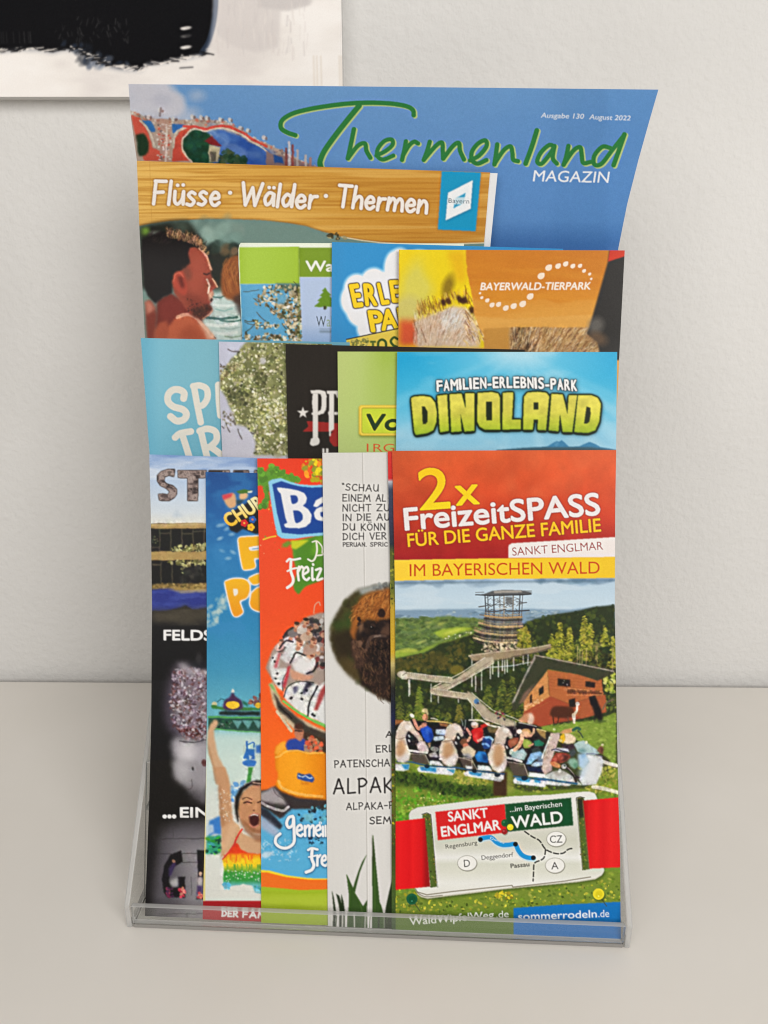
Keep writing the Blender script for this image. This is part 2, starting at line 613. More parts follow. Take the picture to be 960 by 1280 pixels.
# pen alphabet: name -> (width, strokes); baseline 0, capitals 1, small letters .55
GLYPH = {
    'A': (.7, [[(0, 0), (.2, .55), (.36, 1), (.5, .55), (.68, 0)], [(.1, .34), (.6, .36)]]),
    'C': (.62, [[(.6, .85), (.45, .98), (.2, .9), (.03, .5), (.15, .1), (.4, 0), (.62, .12)]]),
    'D': (.62, [[(.06, 1), (.05, 0)], [(.0, 1), (.35, .92), (.6, .55), (.4, .12), (.0, 0)]]),
    'E': (.52, [[(.03, 1), (.02, 0)], [(.0, 1), (.5, 1)], [(.0, .5), (.42, .52)], [(.0, 0), (.52, .02)]]),
    'F': (.5, [[(.03, 1), (.0, 0)], [(.0, 1), (.5, 1.0)], [(.0, .5), (.4, .53)]]),
    'H': (.6, [[(.03, 1), (.02, 0)], [(.58, 1), (.57, 0)], [(.0, .5), (.58, .5)]]),
    'I': (.06, [[(.03, 1), (.03, 0)]]),
    'K': (.6, [[(.03, 1), (.03, 0)], [(.56, 1), (.1, .45)], [(.1, .48), (.6, 0)]]),
    'L': (.5, [[(.05, 1), (.02, 0)], [(.02, 0), (.5, .04)]]),
    'M': (.8, [[(0, 0), (.12, 1)], [(.12, 1), (.4, .3)], [(.4, .3), (.68, 1)], [(.68, 1), (.8, 0)]]),
    'N': (.62, [[(.02, 0), (.04, 1)], [(.04, 1), (.58, 0)], [(.58, 0), (.6, 1)]]),
    'O': (.68, [[(.34, 1), (.06, .75), (.04, .3), (.34, 0), (.64, .3), (.62, .75), (.34, 1)]]),
    'Ö': (.68, [[(.34, .98), (.06, .75), (.04, .3), (.34, 0), (.64, .3), (.62, .75), (.34, .98)], [(.2, 1.22)], [(.48, 1.22)]]),
    'P': (.55, [[(.05, 1), (.04, 0)], [(.0, .98), (.35, 1), (.55, .76), (.35, .5), (.04, .45)]]),
    'R': (.6, [[(.05, 1), (.04, 0)], [(.0, .98), (.35, 1), (.53, .77), (.35, .53), (.06, .48)], [(.2, .5), (.6, 0)]]),
    'S': (.52, [[(.5, .88), (.3, 1), (.07, .85), (.12, .6), (.4, .45), (.5, .2), (.3, 0), (.0, .1)]]),
    'T': (.62, [[(0, 1), (.62, 1)], [(.31, 1), (.3, 0)]]),
    'U': (.6, [[(.03, 1), (.03, .3), (.25, 0), (.5, .2), (.57, 1)], [(.57, 1), (.58, 0)]]),
    'V': (.62, [[(0, 1), (.3, 0)], [(.3, 0), (.62, 1)]]),
    'W': (.9, [[(0, 1), (.2, 0)], [(.2, 0), (.46, .8)], [(.46, .8), (.64, 0)], [(.64, 0), (.9, 1)]]),
    'Z': (.6, [[(0, 1), (.58, 1)], [(.58, 1), (.0, 0)], [(0, 0), (.6, 0)]]),
    '-': (.4, [[(0, .48), (.4, .5)]]),
    '.': (.06, [[(.03, .03)]]),
    '"': (.2, [[(0, 1.05), (.04, .88)], [(.14, 1.05), (.18, .88)]]),
    '·': (.1, [[(.05, .42)]]),
    'a': (.45, [[(.42, .5), (.2, .56), (.03, .3), (.12, .02), (.32, .15), (.42, .5)], [(.42, .5), (.45, 0)]]),
    'ä': (.45, [[(.42, .5), (.2, .56), (.03, .3), (.12, .02), (.32, .15), (.42, .5)], [(.42, .5), (.45, 0)], [(.16, .8)], [(.38, .8)]]),
    'd': (.48, [[(.42, .42), (.2, .54), (.03, .28), (.14, .02), (.34, .15), (.46, .6)], [(.5, 1), (.46, 0)]]),
    'e': (.45, [[(.05, .28), (.38, .32), (.36, .5), (.18, .56), (.03, .3), (.12, .05), (.28, 0), (.44, .12)]]),
    'h': (.45, [[(.05, 1), (.02, 0)], [(.03, .25), (.22, .54), (.4, .45), (.43, 0)]]),
    'i': (.08, [[(.04, .55), (.04, 0)], [(.05, .82)]]),
    'l': (.08, [[(.06, 1.02), (.03, 0)]]),
    'm': (.75, [[(.03, .56), (.02, 0)], [(.03, .25), (.2, .55), (.36, .4), (.36, 0)], [(.37, .28), (.54, .55), (.7, .42), (.74, 0)]]),
    'n': (.45, [[(.03, .56), (.02, 0)], [(.03, .25), (.22, .55), (.4, .42), (.44, 0)]]),
    'r': (.36, [[(.05, .56), (.04, 0)], [(.04, .25), (.16, .5), (.36, .54)]]),
    's': (.36, [[(.34, .5), (.18, .57), (.05, .44), (.18, .3), (.33, .16), (.2, .0), (.0, .04)]]),
    'ü': (.45, [[(.03, .55), (.05, .12), (.2, 0), (.38, .2), (.43, .55)], [(.43, .55), (.45, 0)], [(.12, .82)], [(.38, .84)]]),
    'z': (.42, [[(.02, .54), (.4, .54)], [(.4, .54), (.02, .02)], [(.02, .02), (.42, .0)]]),
    'g': (.5, [[(.45, .5), (.2, .56), (.03, .3), (.15, .03), (.36, .15), (.46, .5)], [(.46, .56), (.42, -.3), (.15, -.42), (-.05, -.25)]]),
}

# ------------------------------------------------------------------ paper things
INK = 0.80
SAT = 1.12
TIERS = {                                   # depth along the optical axis by picture height, at X = 630
    1: ([540, 563, 760, 1000, 1180], [336.5, 336.7, 337, 337.3, 337.5]),
    2: ([400, 440, 563, 700, 1030], [344.5, 346.0, 349.5, 350.0, 350.5]),
    3: ([190, 313, 437, 560, 900], [343.0, 350.5, 358.5, 361.5, 363.0]),
    4: ([90, 110, 200, 310, 437, 600, 900], [322.0, 326.0, 344.5, 362.0, 371.5, 374.5, 376.0]),
    5: ([190, 200, 313, 437, 560, 900], [339.5, 341.0, 356.5, 364.5, 367.0, 368.0]),
}


def sheet_depth(tier, off, bend=None):
    ys, zs = TIERS[tier]
    yy = np.arange(0, 1300.0)
    zz = np.interp(yy, ys, zs)
    squeeze = 1.0 if tier == 1 else 0.0
    k = np.ones(41) / 41
    zz = np.convolve(np.pad(zz, 20, mode='edge'), k, 'valid')

    def f(X, Y):
        z = np.interp(Y, yy, zz) + 0.016 * (630 - X) + off * (1 - .6 * squeeze * np.clip((Y - 850) / 280, 0, 1))
        if bend:
            xx = np.arange(100.0, 900.0)
            bz = np.interp(xx, bend[0], bend[1])
            kb = np.hanning(25)
            bz = np.convolve(np.pad(bz, 12, mode='edge'), kb / kb.sum(), 'valid')
            z = z + np.interp(X, xx, bz)
        return z
    return f


def leaf_mesh(name, zf, lift, xl, xr, yt, yb, S, T, parent, mat, ink=None):
    s, t = np.meshgrid(S, T)
    Y = (yt[0] + (yt[1] - yt[0]) * s) * (1 - t) + (yb[0] + (yb[1] - yb[0]) * s) * t
    XL = np.interp(Y, [p[0] for p in xl], [p[1] for p in xl])
    XR = np.interp(Y, [p[0] for p in xr], [p[1] for p in xr])
    X = XL + (XR - XL) * s
    V = P(X, Y, zf(X, Y) - lift).reshape(-1, 3)
    ny, nx = len(T), len(S)
    idx = np.arange(nx * ny).reshape(ny, nx)
    Fq = np.stack([idx[:-1, :-1], idx[1:, :-1], idx[1:, 1:], idx[:-1, 1:]], -1).reshape(-1, 4)
    me = bpy.data.meshes.new(name)
    me.vertices.add(len(V))
    me.vertices.foreach_set('co', V.astype(np.float32).ravel())
    me.loops.add(Fq.size)
    me.loops.foreach_set('vertex_index', Fq.astype(np.int32).ravel())
    me.polygons.add(len(Fq))
    me.polygons.foreach_set('loop_start', (np.arange(len(Fq)) * 4).astype(np.int32))
    me.update(calc_edges=True)
    me.polygons.foreach_set('use_smooth', np.ones(len(Fq), bool))
    if ink is not None:
        c = np.ones((len(V), 4), np.float32)
        c[:, :3] = ink.at(X, Y).reshape(-1, 3)
        at = me.color_attributes.new('ink', 'FLOAT_COLOR', 'POINT')
        at.data.foreach_set('color', c.ravel())
    me.materials.append(mat)
    o = bpy.data.objects.new(name, me)
    SC.collection.objects.link(o)
    o.parent = parent
    o.matrix_parent_inverse = parent.matrix_world.inverted()
    return o


def block_mesh(name, zf, z0, z1, xl, xr, yt, yb, parent, mat):
    """a solid stack of pages between two offsets behind the cover"""
    S, T = np.linspace(0, 1, 61), np.linspace(0, 1, 121)
    s, t = np.meshgrid(S, T)
    Y = (yt[0] + (yt[1] - yt[0]) * s) * (1 - t) + (yb[0] + (yb[1] - yb[0]) * s) * t
    XL = np.interp(Y, [p[0] for p in xl], [p[1] for p in xl])
    XR = np.interp(Y, [p[0] for p in xr], [p[1] for p in xr])
    X = XL + (XR - XL) * s
    zz = zf(X, Y)
    A, B = P(X, Y, zz + z0).reshape(-1, 3), P(X, Y, zz + z0).reshape(-1, 3)
    n = Vector((0, CT, -ST))
    B = B + np.array(n) * (z1 - z0) * MM
    ny, nx = len(T), len(S)
    i = np.arange(nx * ny).reshape(ny, nx)
    q = lambda a: np.stack([a[:-1, :-1], a[1:, :-1], a[1:, 1:], a[:-1, 1:]], -1).reshape(-1, 4).tolist()
    m = nx * ny
    F = q(i) + [f[::-1] for f in q(i + m)]
    rim = list(i[0, :]) + list(i[1:, -1]) + list(i[-1, -2::-1]) + list(i[-2:0:-1, 0])
    for a, b_ in zip(rim, rim[1:] + rim[:1]):
        F.append([a, b_, b_ + m, a + m])
    return mesh_obj(name, np.vstack([A, B]), F, mat, parent)


def dense(lo, hi, a, b_, step, n_out=40):
    """0..1 parameters, fine where lo..hi shows and coarse elsewhere"""
    L = b_ - a
    u0, u1 = max(0.0, (lo - a) / L), min(1.0, (hi - a) / L)
    n = max(2, int((u1 - u0) * L / step))
    parts = [np.linspace(u0, u1, n)]
    if u0 > 0:
        parts.insert(0, np.linspace(0, u0, n_out, endpoint=False))
    if u1 < 1:
        parts.append(np.linspace(u1, 1, n_out + 1)[1:])
    return np.concatenate(parts)


def leaflet(name, label, cat, sheet, tier, off, xl, xr, yt, yb, vis, thick, mat, group, bend=None, step=0.8):
    zf = sheet_depth(tier, off, bend)
    xm, ym = .5 * (xl[-1][1] + xr[-1][1]), .5 * (yb[0] + yb[1])
    t = thing(name, label, cat, P(xm, ym, zf(xm, ym)), group)
    xa, xb = min(p[1] for p in xl), max(p[1] for p in xr)
    ya, yb_ = min(yt), max(yb)
    S = dense(vis[0] - 6, vis[2] + 6, xa, xb, step)
    T = dense(vis[1] - 6, vis[3] + 6, ya, yb_, step)
    sheet.finish(INK)
    c = leaf_mesh('cover', zf, 0, xl, xr, yt, yb, S, T, t, mat, sheet)
    block_mesh('page_block', zf, 0.16, thick + 0.1, xl, xr, yt, yb, t, M_PAPER)
    return t, zf


# ------------------------------------------------------------------ setting: table and wall
tA, tB = on_table(0, 850), on_table(960, 857.5)
wdir = (tB - tA) / np.linalg.norm(tB - tA)
wn = np.array([-wdir[1], wdir[0], 0.0])                 # towards the wall
up = np.array([0, 0, 1.0])


def prism(name, prof, a, b_, mat, parent=None):
    """profile of (back, up) points swept from a to b_ along the wall direction"""
    V = [a + wn * p[0] + up * p[1] for p in prof] + [b_ + wn * p[0] + up * p[1] for p in prof]
    n = len(prof)
    F = [[i, (i + 1) % n, (i + 1) % n + n, i + n] for i in range(n)] + [list(range(n))[::-1], list(range(n, 2 * n))]
    return mesh_obj(name, V, F, mat, parent)


eL, eR = tA - wdir * 0.55, tB + wdir * 0.75
r = 0.003
prof = [(-1.1, 0), (-r, 0)] + [(-r + r * math.sin(a), -r + r * math.cos(a)) for a in np.linspace(0.2, 1.57, 6)] + [(0, -0.03), (-1.1, -0.03)]
o = prism('table_surface', prof, eL, eR, M_TABLE)
o['kind'] = 'structure'
g = 0.0065
o = prism('wall', [(g, -0.5), (g, 1.9), (g + 0.1, 1.9), (g + 0.1, -0.5)], eL - wdir * 0.5, eR + wdir * 0.5, M_WALL)
o['kind'] = 'structure'


# ------------------------------------------------------------------ painting on the wall
def wall_depth(X, Y, off):
    """Z (mm) where the ray through (X, Y) meets the plane off metres in front of the wall face"""
    p0 = tA + wn * (g - off)
    d = P(X, Y, 1000.0) - np.array([0, 0, CAM_H])
    k = ((p0 - np.array([0, 0, CAM_H])) @ wn) / (d @ wn)
    return k * 1000.0


def paint_canvas():
    s = Sheet(-60, -60, 440, 125, (224, 220, 216))
    n = s.noise(90, 40, 3, 4)
    s.put(np.ones_like(n), s.ramp(n, [(.25, (214, 208, 204)), (.5, (226, 221, 216)), (.75, (232, 228, 224))]))
    rnd = random.Random(5)
    # grey scumbled patch at the right
    T = lambda p: tr(p, 0, 0, 2.182)
    s.poly(T([(585, -20), (840, -20), (845, 15), (765, 30), (760, 130), (700, 142), (640, 130), (590, 95)]), (203, 197, 194), 2.2, .8)
    s.poly(T([(700, -20), (860, -20), (850, 10), (790, 30), (705, 20)]), (188, 183, 181), 1.5, .55)
    for _ in range(90):
        x, y = rnd.uniform(268, 385), rnd.uniform(-5, 62)
        s.stroke([(x, y), (x + rnd.uniform(-2, 2), y + rnd.uniform(6, 22))], rnd.uniform(.6, 2.4), rnd.choice([(196, 190, 188), (216, 210, 205), (206, 198, 194)]), False, .45)
    for x in (392, 396, 401, 424, 427):
        s.stroke([(x, 70), (x + 1, 112)], 2.2, (208, 198, 186), False, .5)
    # black brush field with ragged lower edge
    pts = [(-60, -60), (268, -60), (266, 20), (262, 50), (256, 66), (232, 71), (206, 76), (183, 79), (177, 86), (150, 85), (128, 80), (108, 70), (96, 62), (80, 60), (66, 64), (52, 61), (30, 60), (0, 63), (-60, 62)]
    s.poly([(x, y + (2.5 if y > 0 else 0)) for x, y in pts], (70, 78, 94), 3.2, .55)
    s.poly(pts, (19, 19, 21), 1.4)
    s.stroke([(271, -40), (269, 15), (262, 48), (252, 66)], 6, (64, 78, 100), True, .55)
    s.blobs([(70, 54), (104, 56), (170, 84), (112, 84)], 40, (1.5, 5), [(60, 72, 92), (32, 36, 44), (110, 120, 136)], 4, 2, 2.5, .4)
    for _ in range(170):
        x = rnd.uniform(-40, 262)
        yb_ = np.interp(x, [p[0] for p in pts[:1:-1]], [p[1] for p in pts[:1:-1]])
        L = rnd.uniform(3, 17)
        s.stroke([(x, yb_ + rnd.uniform(-3, 4)), (x + L, yb_ + rnd.uniform(-3, 2.5))], rnd.uniform(.5, 2.2), (22, 22, 24) if rnd.random() < .55 else (226, 219, 212), False, .8)
    for _ in range(46):
        x, y = rnd.uniform(70, 165), rnd.uniform(20, 50)
        s.stroke([(x, y), (x + rnd.uniform(-4, 4), y + rnd.uniform(3, 9))], rnd.uniform(.4, 1.0), (120, 118, 116), False, rnd.uniform(.15, .5))
    for _ in range(10):
        x = rnd.uniform(0, 40)
        s.stroke([(x, 40), (x + 1, 54)], .6, (110, 108, 106), False, .3)
    for y, a in ((35, .9), (59, .95), (45, .2)):
        s.ell(233, y, 6.2, 2.0, (216, 211, 206), -.12, 1.2, a)
        s.ell(229, y + .8, 3.6, 1.6, (216, 211, 206), .1, 1.2, a)
    s.stroke([(225, 85), (241, 84)], 1.6, (60, 60, 62), True, .8)
    s.a = .25 * s.a + .75 * blur(s.a, 2)
    s.speckle(.006, 2)
    s.finish(1.04)
    off = 0.011
    bl = P(-60, 121.0, wall_depth(-60, 121.0, off))
    br = P(428.5, 121.0, wall_depth(428.5, 121.0, off))
    t = thing('painting', 'unframed canvas painting with a black brushed field, hanging on the wall at the upper left', 'painting', (bl + br) / 2 + wn * off)
    xs, ys = np.linspace(-60, 428.5, 400), np.linspace(-60, 121, 160)
    X, Y = np.meshgrid(xs, ys)
    # front face: real plane parallel to the wall, with straight lower and right edges
    U = np.linspace(0, 1, 640)
    W = np.concatenate([np.linspace(0, .40, 320), np.linspace(.42, 1, 30)])
    u, w = np.meshgrid(U, W)
    Lw = np.linalg.norm(br - bl)
    hgt = 0.30
    Vv = bl + (br - bl) * u[..., None] + up * (w[..., None] * hgt)
    rel = Vv - np.array([0, 0, CAM_H])
    Zc = rel[..., 1] * CT - rel[..., 2] * ST
    Xp = 480 + rel[..., 0] / Zc * F_PX
    Yp = 640 + (-rel[..., 1] * ST - rel[..., 2] * CT) / Zc * F_PX
    V = Vv.reshape(-1, 3)
    ny, nx = u.shape
    i = np.arange(nx * ny).reshape(ny, nx)
    F = np.stack([i[:-1, :-1], i[:-1, 1:], i[1:, 1:], i[1:, :-1]], -1).reshape(-1, 4)
    o = mesh_obj('painted_front', V, F, M_CANVAS, t, True)
    c = np.ones((len(V), 4), np.float32)
    c[:, :3] = s.at(Xp, Yp).reshape(-1, 3)
    at = o.data.color_attributes.new('ink', 'FLOAT_COLOR', 'POINT')
    at.data.foreach_set('color', c.ravel())
    a, b_ = bl - up * 0.0 , br
    body = [(0.0006, 0.0), (off, 0.0), (off, hgt), (0.0006, hgt)]
    prism('canvas_stretcher', body, bl, br, M_WALL, t)


paint_canvas()


# ------------------------------------------------------------------ clear acrylic holder
hA, hB = on_table(158.5, 1160), on_table(787.5, 1186.2)
hu = (hB - hA) / np.linalg.norm(hB - hA)
hv = np.array([-hu[1], hu[0], 0])
HW = np.linalg.norm(hB - hA)
WT = 0.0026


def hpt(u, v, z):
    return hA + hu * u + hv * v + up * z


def hslab(name, prof, u0, u1, parent, bev=0.0006):
    """profile of (depth, height) points swept across the holder from u0 to u1"""
    n = len(prof)
    V = [hpt(u0, p[0], p[1]) for p in prof] + [hpt(u1, p[0], p[1]) for p in prof]
    F = [[i, i + n, (i + 1) % n + n, (i + 1) % n] for i in range(n)] + [list(range(n)), list(range(n, 2 * n))[::-1]]
    o = mesh_obj(name, V, F, M_CLEAR, parent)
    import bmesh
    bm = bmesh.new()
    bm.from_mesh(o.data)
    bmesh.ops.recalc_face_normals(bm, faces=bm.faces)
    bm.to_mesh(o.data)
    bm.free()
    if bev:
        md = o.modifiers.new('bevel', 'BEVEL')
        md.width = bev
        md.segments = 2
        md.limit_method = 'ANGLE'
    return o


def lean(v, z0, z1, th):
    """a leaning pocket wall profile, tilted back with the leaflets"""
    k = math.tan(PITCH)
    return [(v, z0), (v + (z1 - z0) * k, z1), (v + th + (z1 - z0) * k, z1), (v + th, z0)]


E = 0.0003
holder = thing('brochure_holder', 'clear acrylic four-tier brochure holder standing on the cream table', 'brochure holder', hpt(HW / 2, 0.05, 0))
LIP = 0.0125
hslab('base', [(0.0, 0.0002), (0.118, 0.0002), (0.118, 0.0024), (0.0, 0.0024)], WT + E, HW - WT - E, holder)
hslab('front_lip', [(0.0, 0.0024 + E), (WT, 0.0024 + E), (WT, LIP), (0.0, LIP)], WT + E, HW - WT - E, holder)
side = [(0, 0.0002), (0, LIP), (0.0515, 0.0745), (0.075, 0.098), (0.098, 0.113), (0.118, 0.113), (0.118, 0.0002)]
for u0 in (0.0, HW - WT):
    hslab('side_panel', side, u0, u0 + WT, holder)
K = math.tan(PITCH)
V1, V2, V3, V4 = 0.0132, 0.0258, 0.0378, 0.0470
TOPS = {V1: 0.062, V2: 0.105, V3: 0.135, V4: 0.175}
for v0 in (V1, V2, V3):
    hslab('pocket_wall', lean(v0 + 0.0027 * K, 0.0027, TOPS[v0], 0.0019), WT + E, HW - WT - E, holder)
hslab('back_panel', lean(V4 + 0.0027 * K, 0.0027, TOPS[V4], 0.0022), WT + E, HW - WT - E, holder)
for va, vb, zf_ in ((V1, V2, 0.0395), (V2, V3, 0.0765), (V3, V4, 0.0705)):
    a0, b0 = va + 0.0019 + E, vb - E
    hslab('pocket_floor', [(a0 + zf_ * K, zf_), (b0 + zf_ * K, zf_), (b0 + (zf_ + .0019) * K, zf_ + .0019), (a0 + (zf_ + .0019) * K, zf_ + .0019)], WT + E, HW - WT - E, holder, 0)

GRP = 'leaflets in the acrylic holder'


def foot(X, zf, z=0.0026):
    """picture height at which a leaflet reaches z metres above the table"""
    lo, hi = 900.0, 1250.0
    for _ in range(40):
        m = .5 * (lo + hi)
        if P(X, m, zf(X, m))[2] > z:
            lo = m
        else:
            hi = m
    return lo


def feet(tier, off, xa, xb, bend=None):
    zf = sheet_depth(tier, off, bend)
    return foot(xa, zf), foot(xb, zf)


# ------------------------------------------------------------------ top tier: blue magazine
def spa_magazine():
    s = Sheet(150, 92, 832, 330)
    s.a[:] = s.vgrad([(95, (122, 164, 208)), (160, (112, 154, 202)), (230, (104, 146, 196)), (275, (100, 142, 192)), (310, (66, 106, 160))])
    n = s.noise(120, 60, 1, 3)
    s.put(n * .2, (82, 128, 184))
    s.put(np.clip((s.X[None] - 560) / 240, 0, 1) * .3 * np.ones_like(n), (78, 128, 186))
    T = lambda p: tr(p, 150, 95, 6)
    # clouds
    for cx, cy, rx, ry, a in ((170, 120, 26, 24, .95), (190, 112, 26, 16, .95), (205, 128, 24, 18, .95), (214, 132, 18, 16, .9), (185, 138, 30, 14, .9), (246, 120, 10, 7, .45), (236, 141, 14, 8, .5), (222, 150, 24, 8, .6)):
        s.ell(cx, cy, rx, ry, (205, 205, 214), 0, 9, a)
    s.ell(203, 125, 12, 8, (180, 182, 196), 0, 8, .5)
    # ornamental roof line of the ride
    rl = [(158, 137), (168, 140), (180, 145), (195, 148), (215, 150), (235, 150), (246, 148), (262, 150), (280, 152), (292, 157), (306, 164), (316, 172), (330, 178), (350, 187), (375, 200), (400, 212)]
    body = rl + [(400, 230), (158, 230)]
    s.poly(body, (176, 158, 146))
    rnd = random.Random(3)
    for i in range(150):
        x = rnd.uniform(160, 395)
        y = np.interp(x, [p[0] for p in rl], [p[1] for p in rl]) + rnd.uniform(-1, 8)
        s.ell(x, y, rnd.uniform(1, 2.6), rnd.uniform(.8, 2), rnd.choice([(205, 192, 182), (150, 120, 108), (196, 120, 100), (120, 110, 112), (220, 212, 206)]), rnd.uniform(0, 3), .8, .8)
    for x, y in ((200, 138), (186, 146), (217, 149), (240, 146), (251, 147), (258, 148), (275, 149), (287, 150), (300, 160), (310, 163), (330, 172)):
        s.ell(x, y, 2.4, 3, (214, 208, 205), 0, 1, .9)
        s.ell(x + 3, y + 1, 1.6, 2.2, (126, 104, 98), 0, 1, .8)
    s.stroke(T([(300, 300), (305, 240)]), 2.5, (130, 118, 120), False, .8)
    # red fields, pillar and panels
    s.poly(T([(80, 290), (150, 310), (215, 440), (250, 540), (300, 560), (330, 640), (180, 640), (110, 420)]), (196, 92, 76))
    s.poly(T([(480, 380), (560, 372), (470, 470), (470, 560), (530, 640), (390, 640), (400, 480)]), (194, 84, 70))
    s.poly(T([(160, 330), (232, 335), (268, 400), (262, 420), (235, 420)]), (58, 112, 168))
    s.poly(T([(385, 362), (490, 365), (440, 420), (400, 430)]), (60, 110, 168))
    s.stroke(T([(150, 335), (225, 430), (262, 530)]), 2.6, (204, 190, 176), True)
    s.stroke(T([(500, 385), (420, 430), (400, 540)]), 2.6, (204, 190, 176), True)
    s.poly(T([(268, 320), (390, 330), (380, 640), (310, 640)]), (182, 150, 136))
    for k in range(60):
        x, y = rnd.uniform(278, 380), rnd.uniform(330, 630)
        s.ell(*T([(x, y)])[0], rnd.uniform(.8, 2.2), rnd.uniform(.7, 1.6), rnd.choice([(214, 200, 190), (196, 88, 72), (120, 106, 104), (226, 220, 214), (168, 120, 104)]), 0, .7, .85)
    s.stroke(T([(352, 380), (345, 640)]), 2.4, (226, 216, 208), False, .7)
    # dark openings
    s.poly(T([(118, 440), (170, 430), (205, 470), (215, 550), (190, 590), (140, 590)]), (30, 52, 34), 1.0, 1, True)
    s.poly(T([(548, 402), (600, 410), (660, 425), (720, 520), (720, 650), (540, 650), (470, 560), (470, 480)]), (24, 62, 44))
    s.blobs(T([(548, 412), (650, 425), (650, 640), (545, 630), (480, 550)]), 70, (1.5, 4), [(20, 50, 34), (36, 84, 56), (28, 70, 60)], 8, 1.5, 1.5, .5)
    oval = T([(650, 425), (740, 405), (830, 425), (910, 455), (1000, 510), (1080, 540), (1150, 600), (1190, 680), (720, 680), (740, 560), (700, 460)])
    s.poly(oval, (48, 84, 154), 1.0, 1, True)
    s.blobs(oval, 40, (3, 9), [(92, 130, 190), (60, 98, 168), (150, 174, 208), (40, 72, 140)], 11, 2.6, 3, .35, .5)
    s.blobs(T([(720, 560), (800, 560), (960, 640), (960, 680), (720, 680)]), 60, (1.5, 4), [(24, 54, 36), (48, 76, 52), (70, 84, 60)], 12, 1.5, 1, .8)
    s.stroke(T([(470, 470), (545, 400), (640, 415), (700, 395), (800, 395), (900, 435), (1000, 500), (1090, 560), (1150, 640)]), 2.0, (208, 194, 178), True)
    s.stroke(T([(480, 380), (560, 380), (640, 400), (720, 378), (810, 380), (910, 420), (1000, 478), (1100, 530)]), 3.2, (196, 84, 74), True)
    s.stroke(T([(470, 475), (470, 560), (540, 650)]), 2.2, (206, 184, 168), True)
    s.poly(T([(630, 485), (690, 450), (765, 525), (690, 520)]), (120, 38, 42))
    s.poly(T([(665, 515), (750, 530), (738, 645), (665, 645)]), (186, 176, 148))
    s.rect(263, 189, 270, 202, (70, 66, 58), .5, .8)
    # right end posts
    s.poly(T([(1090, 560), (1150, 590), (1240, 600), (1500, 690), (1100, 690)]), (134, 112, 112))
    s.poly(T([(1150, 590), (1215, 610), (1230, 660), (1160, 650)]), (40, 78, 136))
    for x, y0, c in ((362, 178, (206, 200, 202)), (366, 182, (138, 74, 70)), (358, 186, (128, 70, 66)), (372, 188, (180, 170, 168)), (382, 194, (190, 180, 176)), (388, 198, (170, 130, 120))):
        s.stroke([(x, y0), (x, 208)], 3, c, False, .9)
    s.photo(None, 0.7, .12, 3, .04)
    # title in green brush script with a pale edge
    A = lambda p: tr(p, 340, 110, 3.692)
    B = lambda p: tr(p, 590, 110, 4)
    strokes = [
        (A([(108, 218), (72, 206), (42, 185), (46, 150), (90, 120), (160, 100), (250, 84), (350, 72), (450, 68), (550, 72), (620, 84), (650, 102), (654, 126)]), 5.2),
        (A([(402, 82), (350, 145), (295, 215), (245, 285), (224, 330), (222, 352), (228, 375)]), 6.4),
        (A([(378, 190), (366, 250), (350, 325)]), 5.2), (A([(350, 325), (395, 268), (428, 256), (436, 290), (454, 322)]), 5.0),
        (A([(482, 312), (525, 290), (556, 262), (552, 238), (520, 244), (490, 278), (486, 312), (512, 330), (560, 312)]), 4.8),
        (A([(618, 246), (612, 280), (600, 332)]), 5), (A([(604, 312), (632, 266), (656, 248), (674, 256)]), 5),
        (A([(728, 248), (716, 290), (700, 332)]), 5), (A([(703, 328), (755, 268), (784, 252), (788, 290), (790, 326)]), 5), (A([(790, 326), (835, 268), (862, 254), (868, 290), (886, 330)]), 5),
        (B([(-10, 362), (35, 338), (72, 292), (66, 262), (30, 278), (0, 318), (0, 360), (28, 378), (72, 360)]), 5),
        (B([(126, 282), (120, 330), (112, 382)]), 5.2), (B([(114, 376), (158, 312), (192, 292), (202, 325), (206, 358), (230, 366)]), 5),
        (B([(324, 212), (300, 290), (268, 378)]), 5.6),
        (B([(412, 292), (385, 286), (345, 322), (326, 366), (348, 378), (390, 330), (412, 290)]), 5), (B([(412, 290), (404, 350), (424, 378)]), 5),
        (B([(482, 290), (472, 340), (458, 384)]), 5.2), (B([(460, 380), (506, 314), (540, 296), (548, 330), (556, 374), (592, 370)]), 5),
        (B([(692, 300), (652, 294), (612, 338), (612, 382), (648, 378), (700, 312), (762, 234)]), 5), (B([(762, 232), (735, 310), (708, 386)]), 5.4)]
    for p, w in strokes:
        s.stroke([(x + 1.6, y + 1.1) for x, y in p], w + 1.0, (176, 198, 136))
    for p, w in strokes:
        s.stroke(p, w + .6, (52, 122, 68))
    s.text('MAGAZIN', (666, 226.5), (762, 228.5), 14.6, (226, 232, 240), .004, .12)
    s.text('Ausgabe 130', (676, 147), (730, 148.4), 6.4, (214, 224, 236), .012, .15)
    s.text('August 2022', (736.5, 149), (788, 150.6), 6.4, (214, 224, 236), .012, .15)
    s.speckle(.012, 9)
    xl = [(95, 160), (112, 161), (150, 164), (200, 171), (310, 179), (420, 184), (880, 202)]
    xr = [(95, 827), (112, 823), (150, 812), (200, 798), (255, 784), (310, 773), (420, 764), (880, 748)]
    leaflet('magazine', 'large blue magazine with green script title, tallest at the back of the holder', 'magazine', s, 4, 0,
            xl, xr, (105, 112), (868, 876), (150, 92, 832, 330), 1.6, M_GLOSS, GRP,
            bend=([160, 260, 420, 600, 690, 760, 830], [3.0, .4, -1.0, -.2, 1.4, -1.2, 2.6]))


spa_magazine()


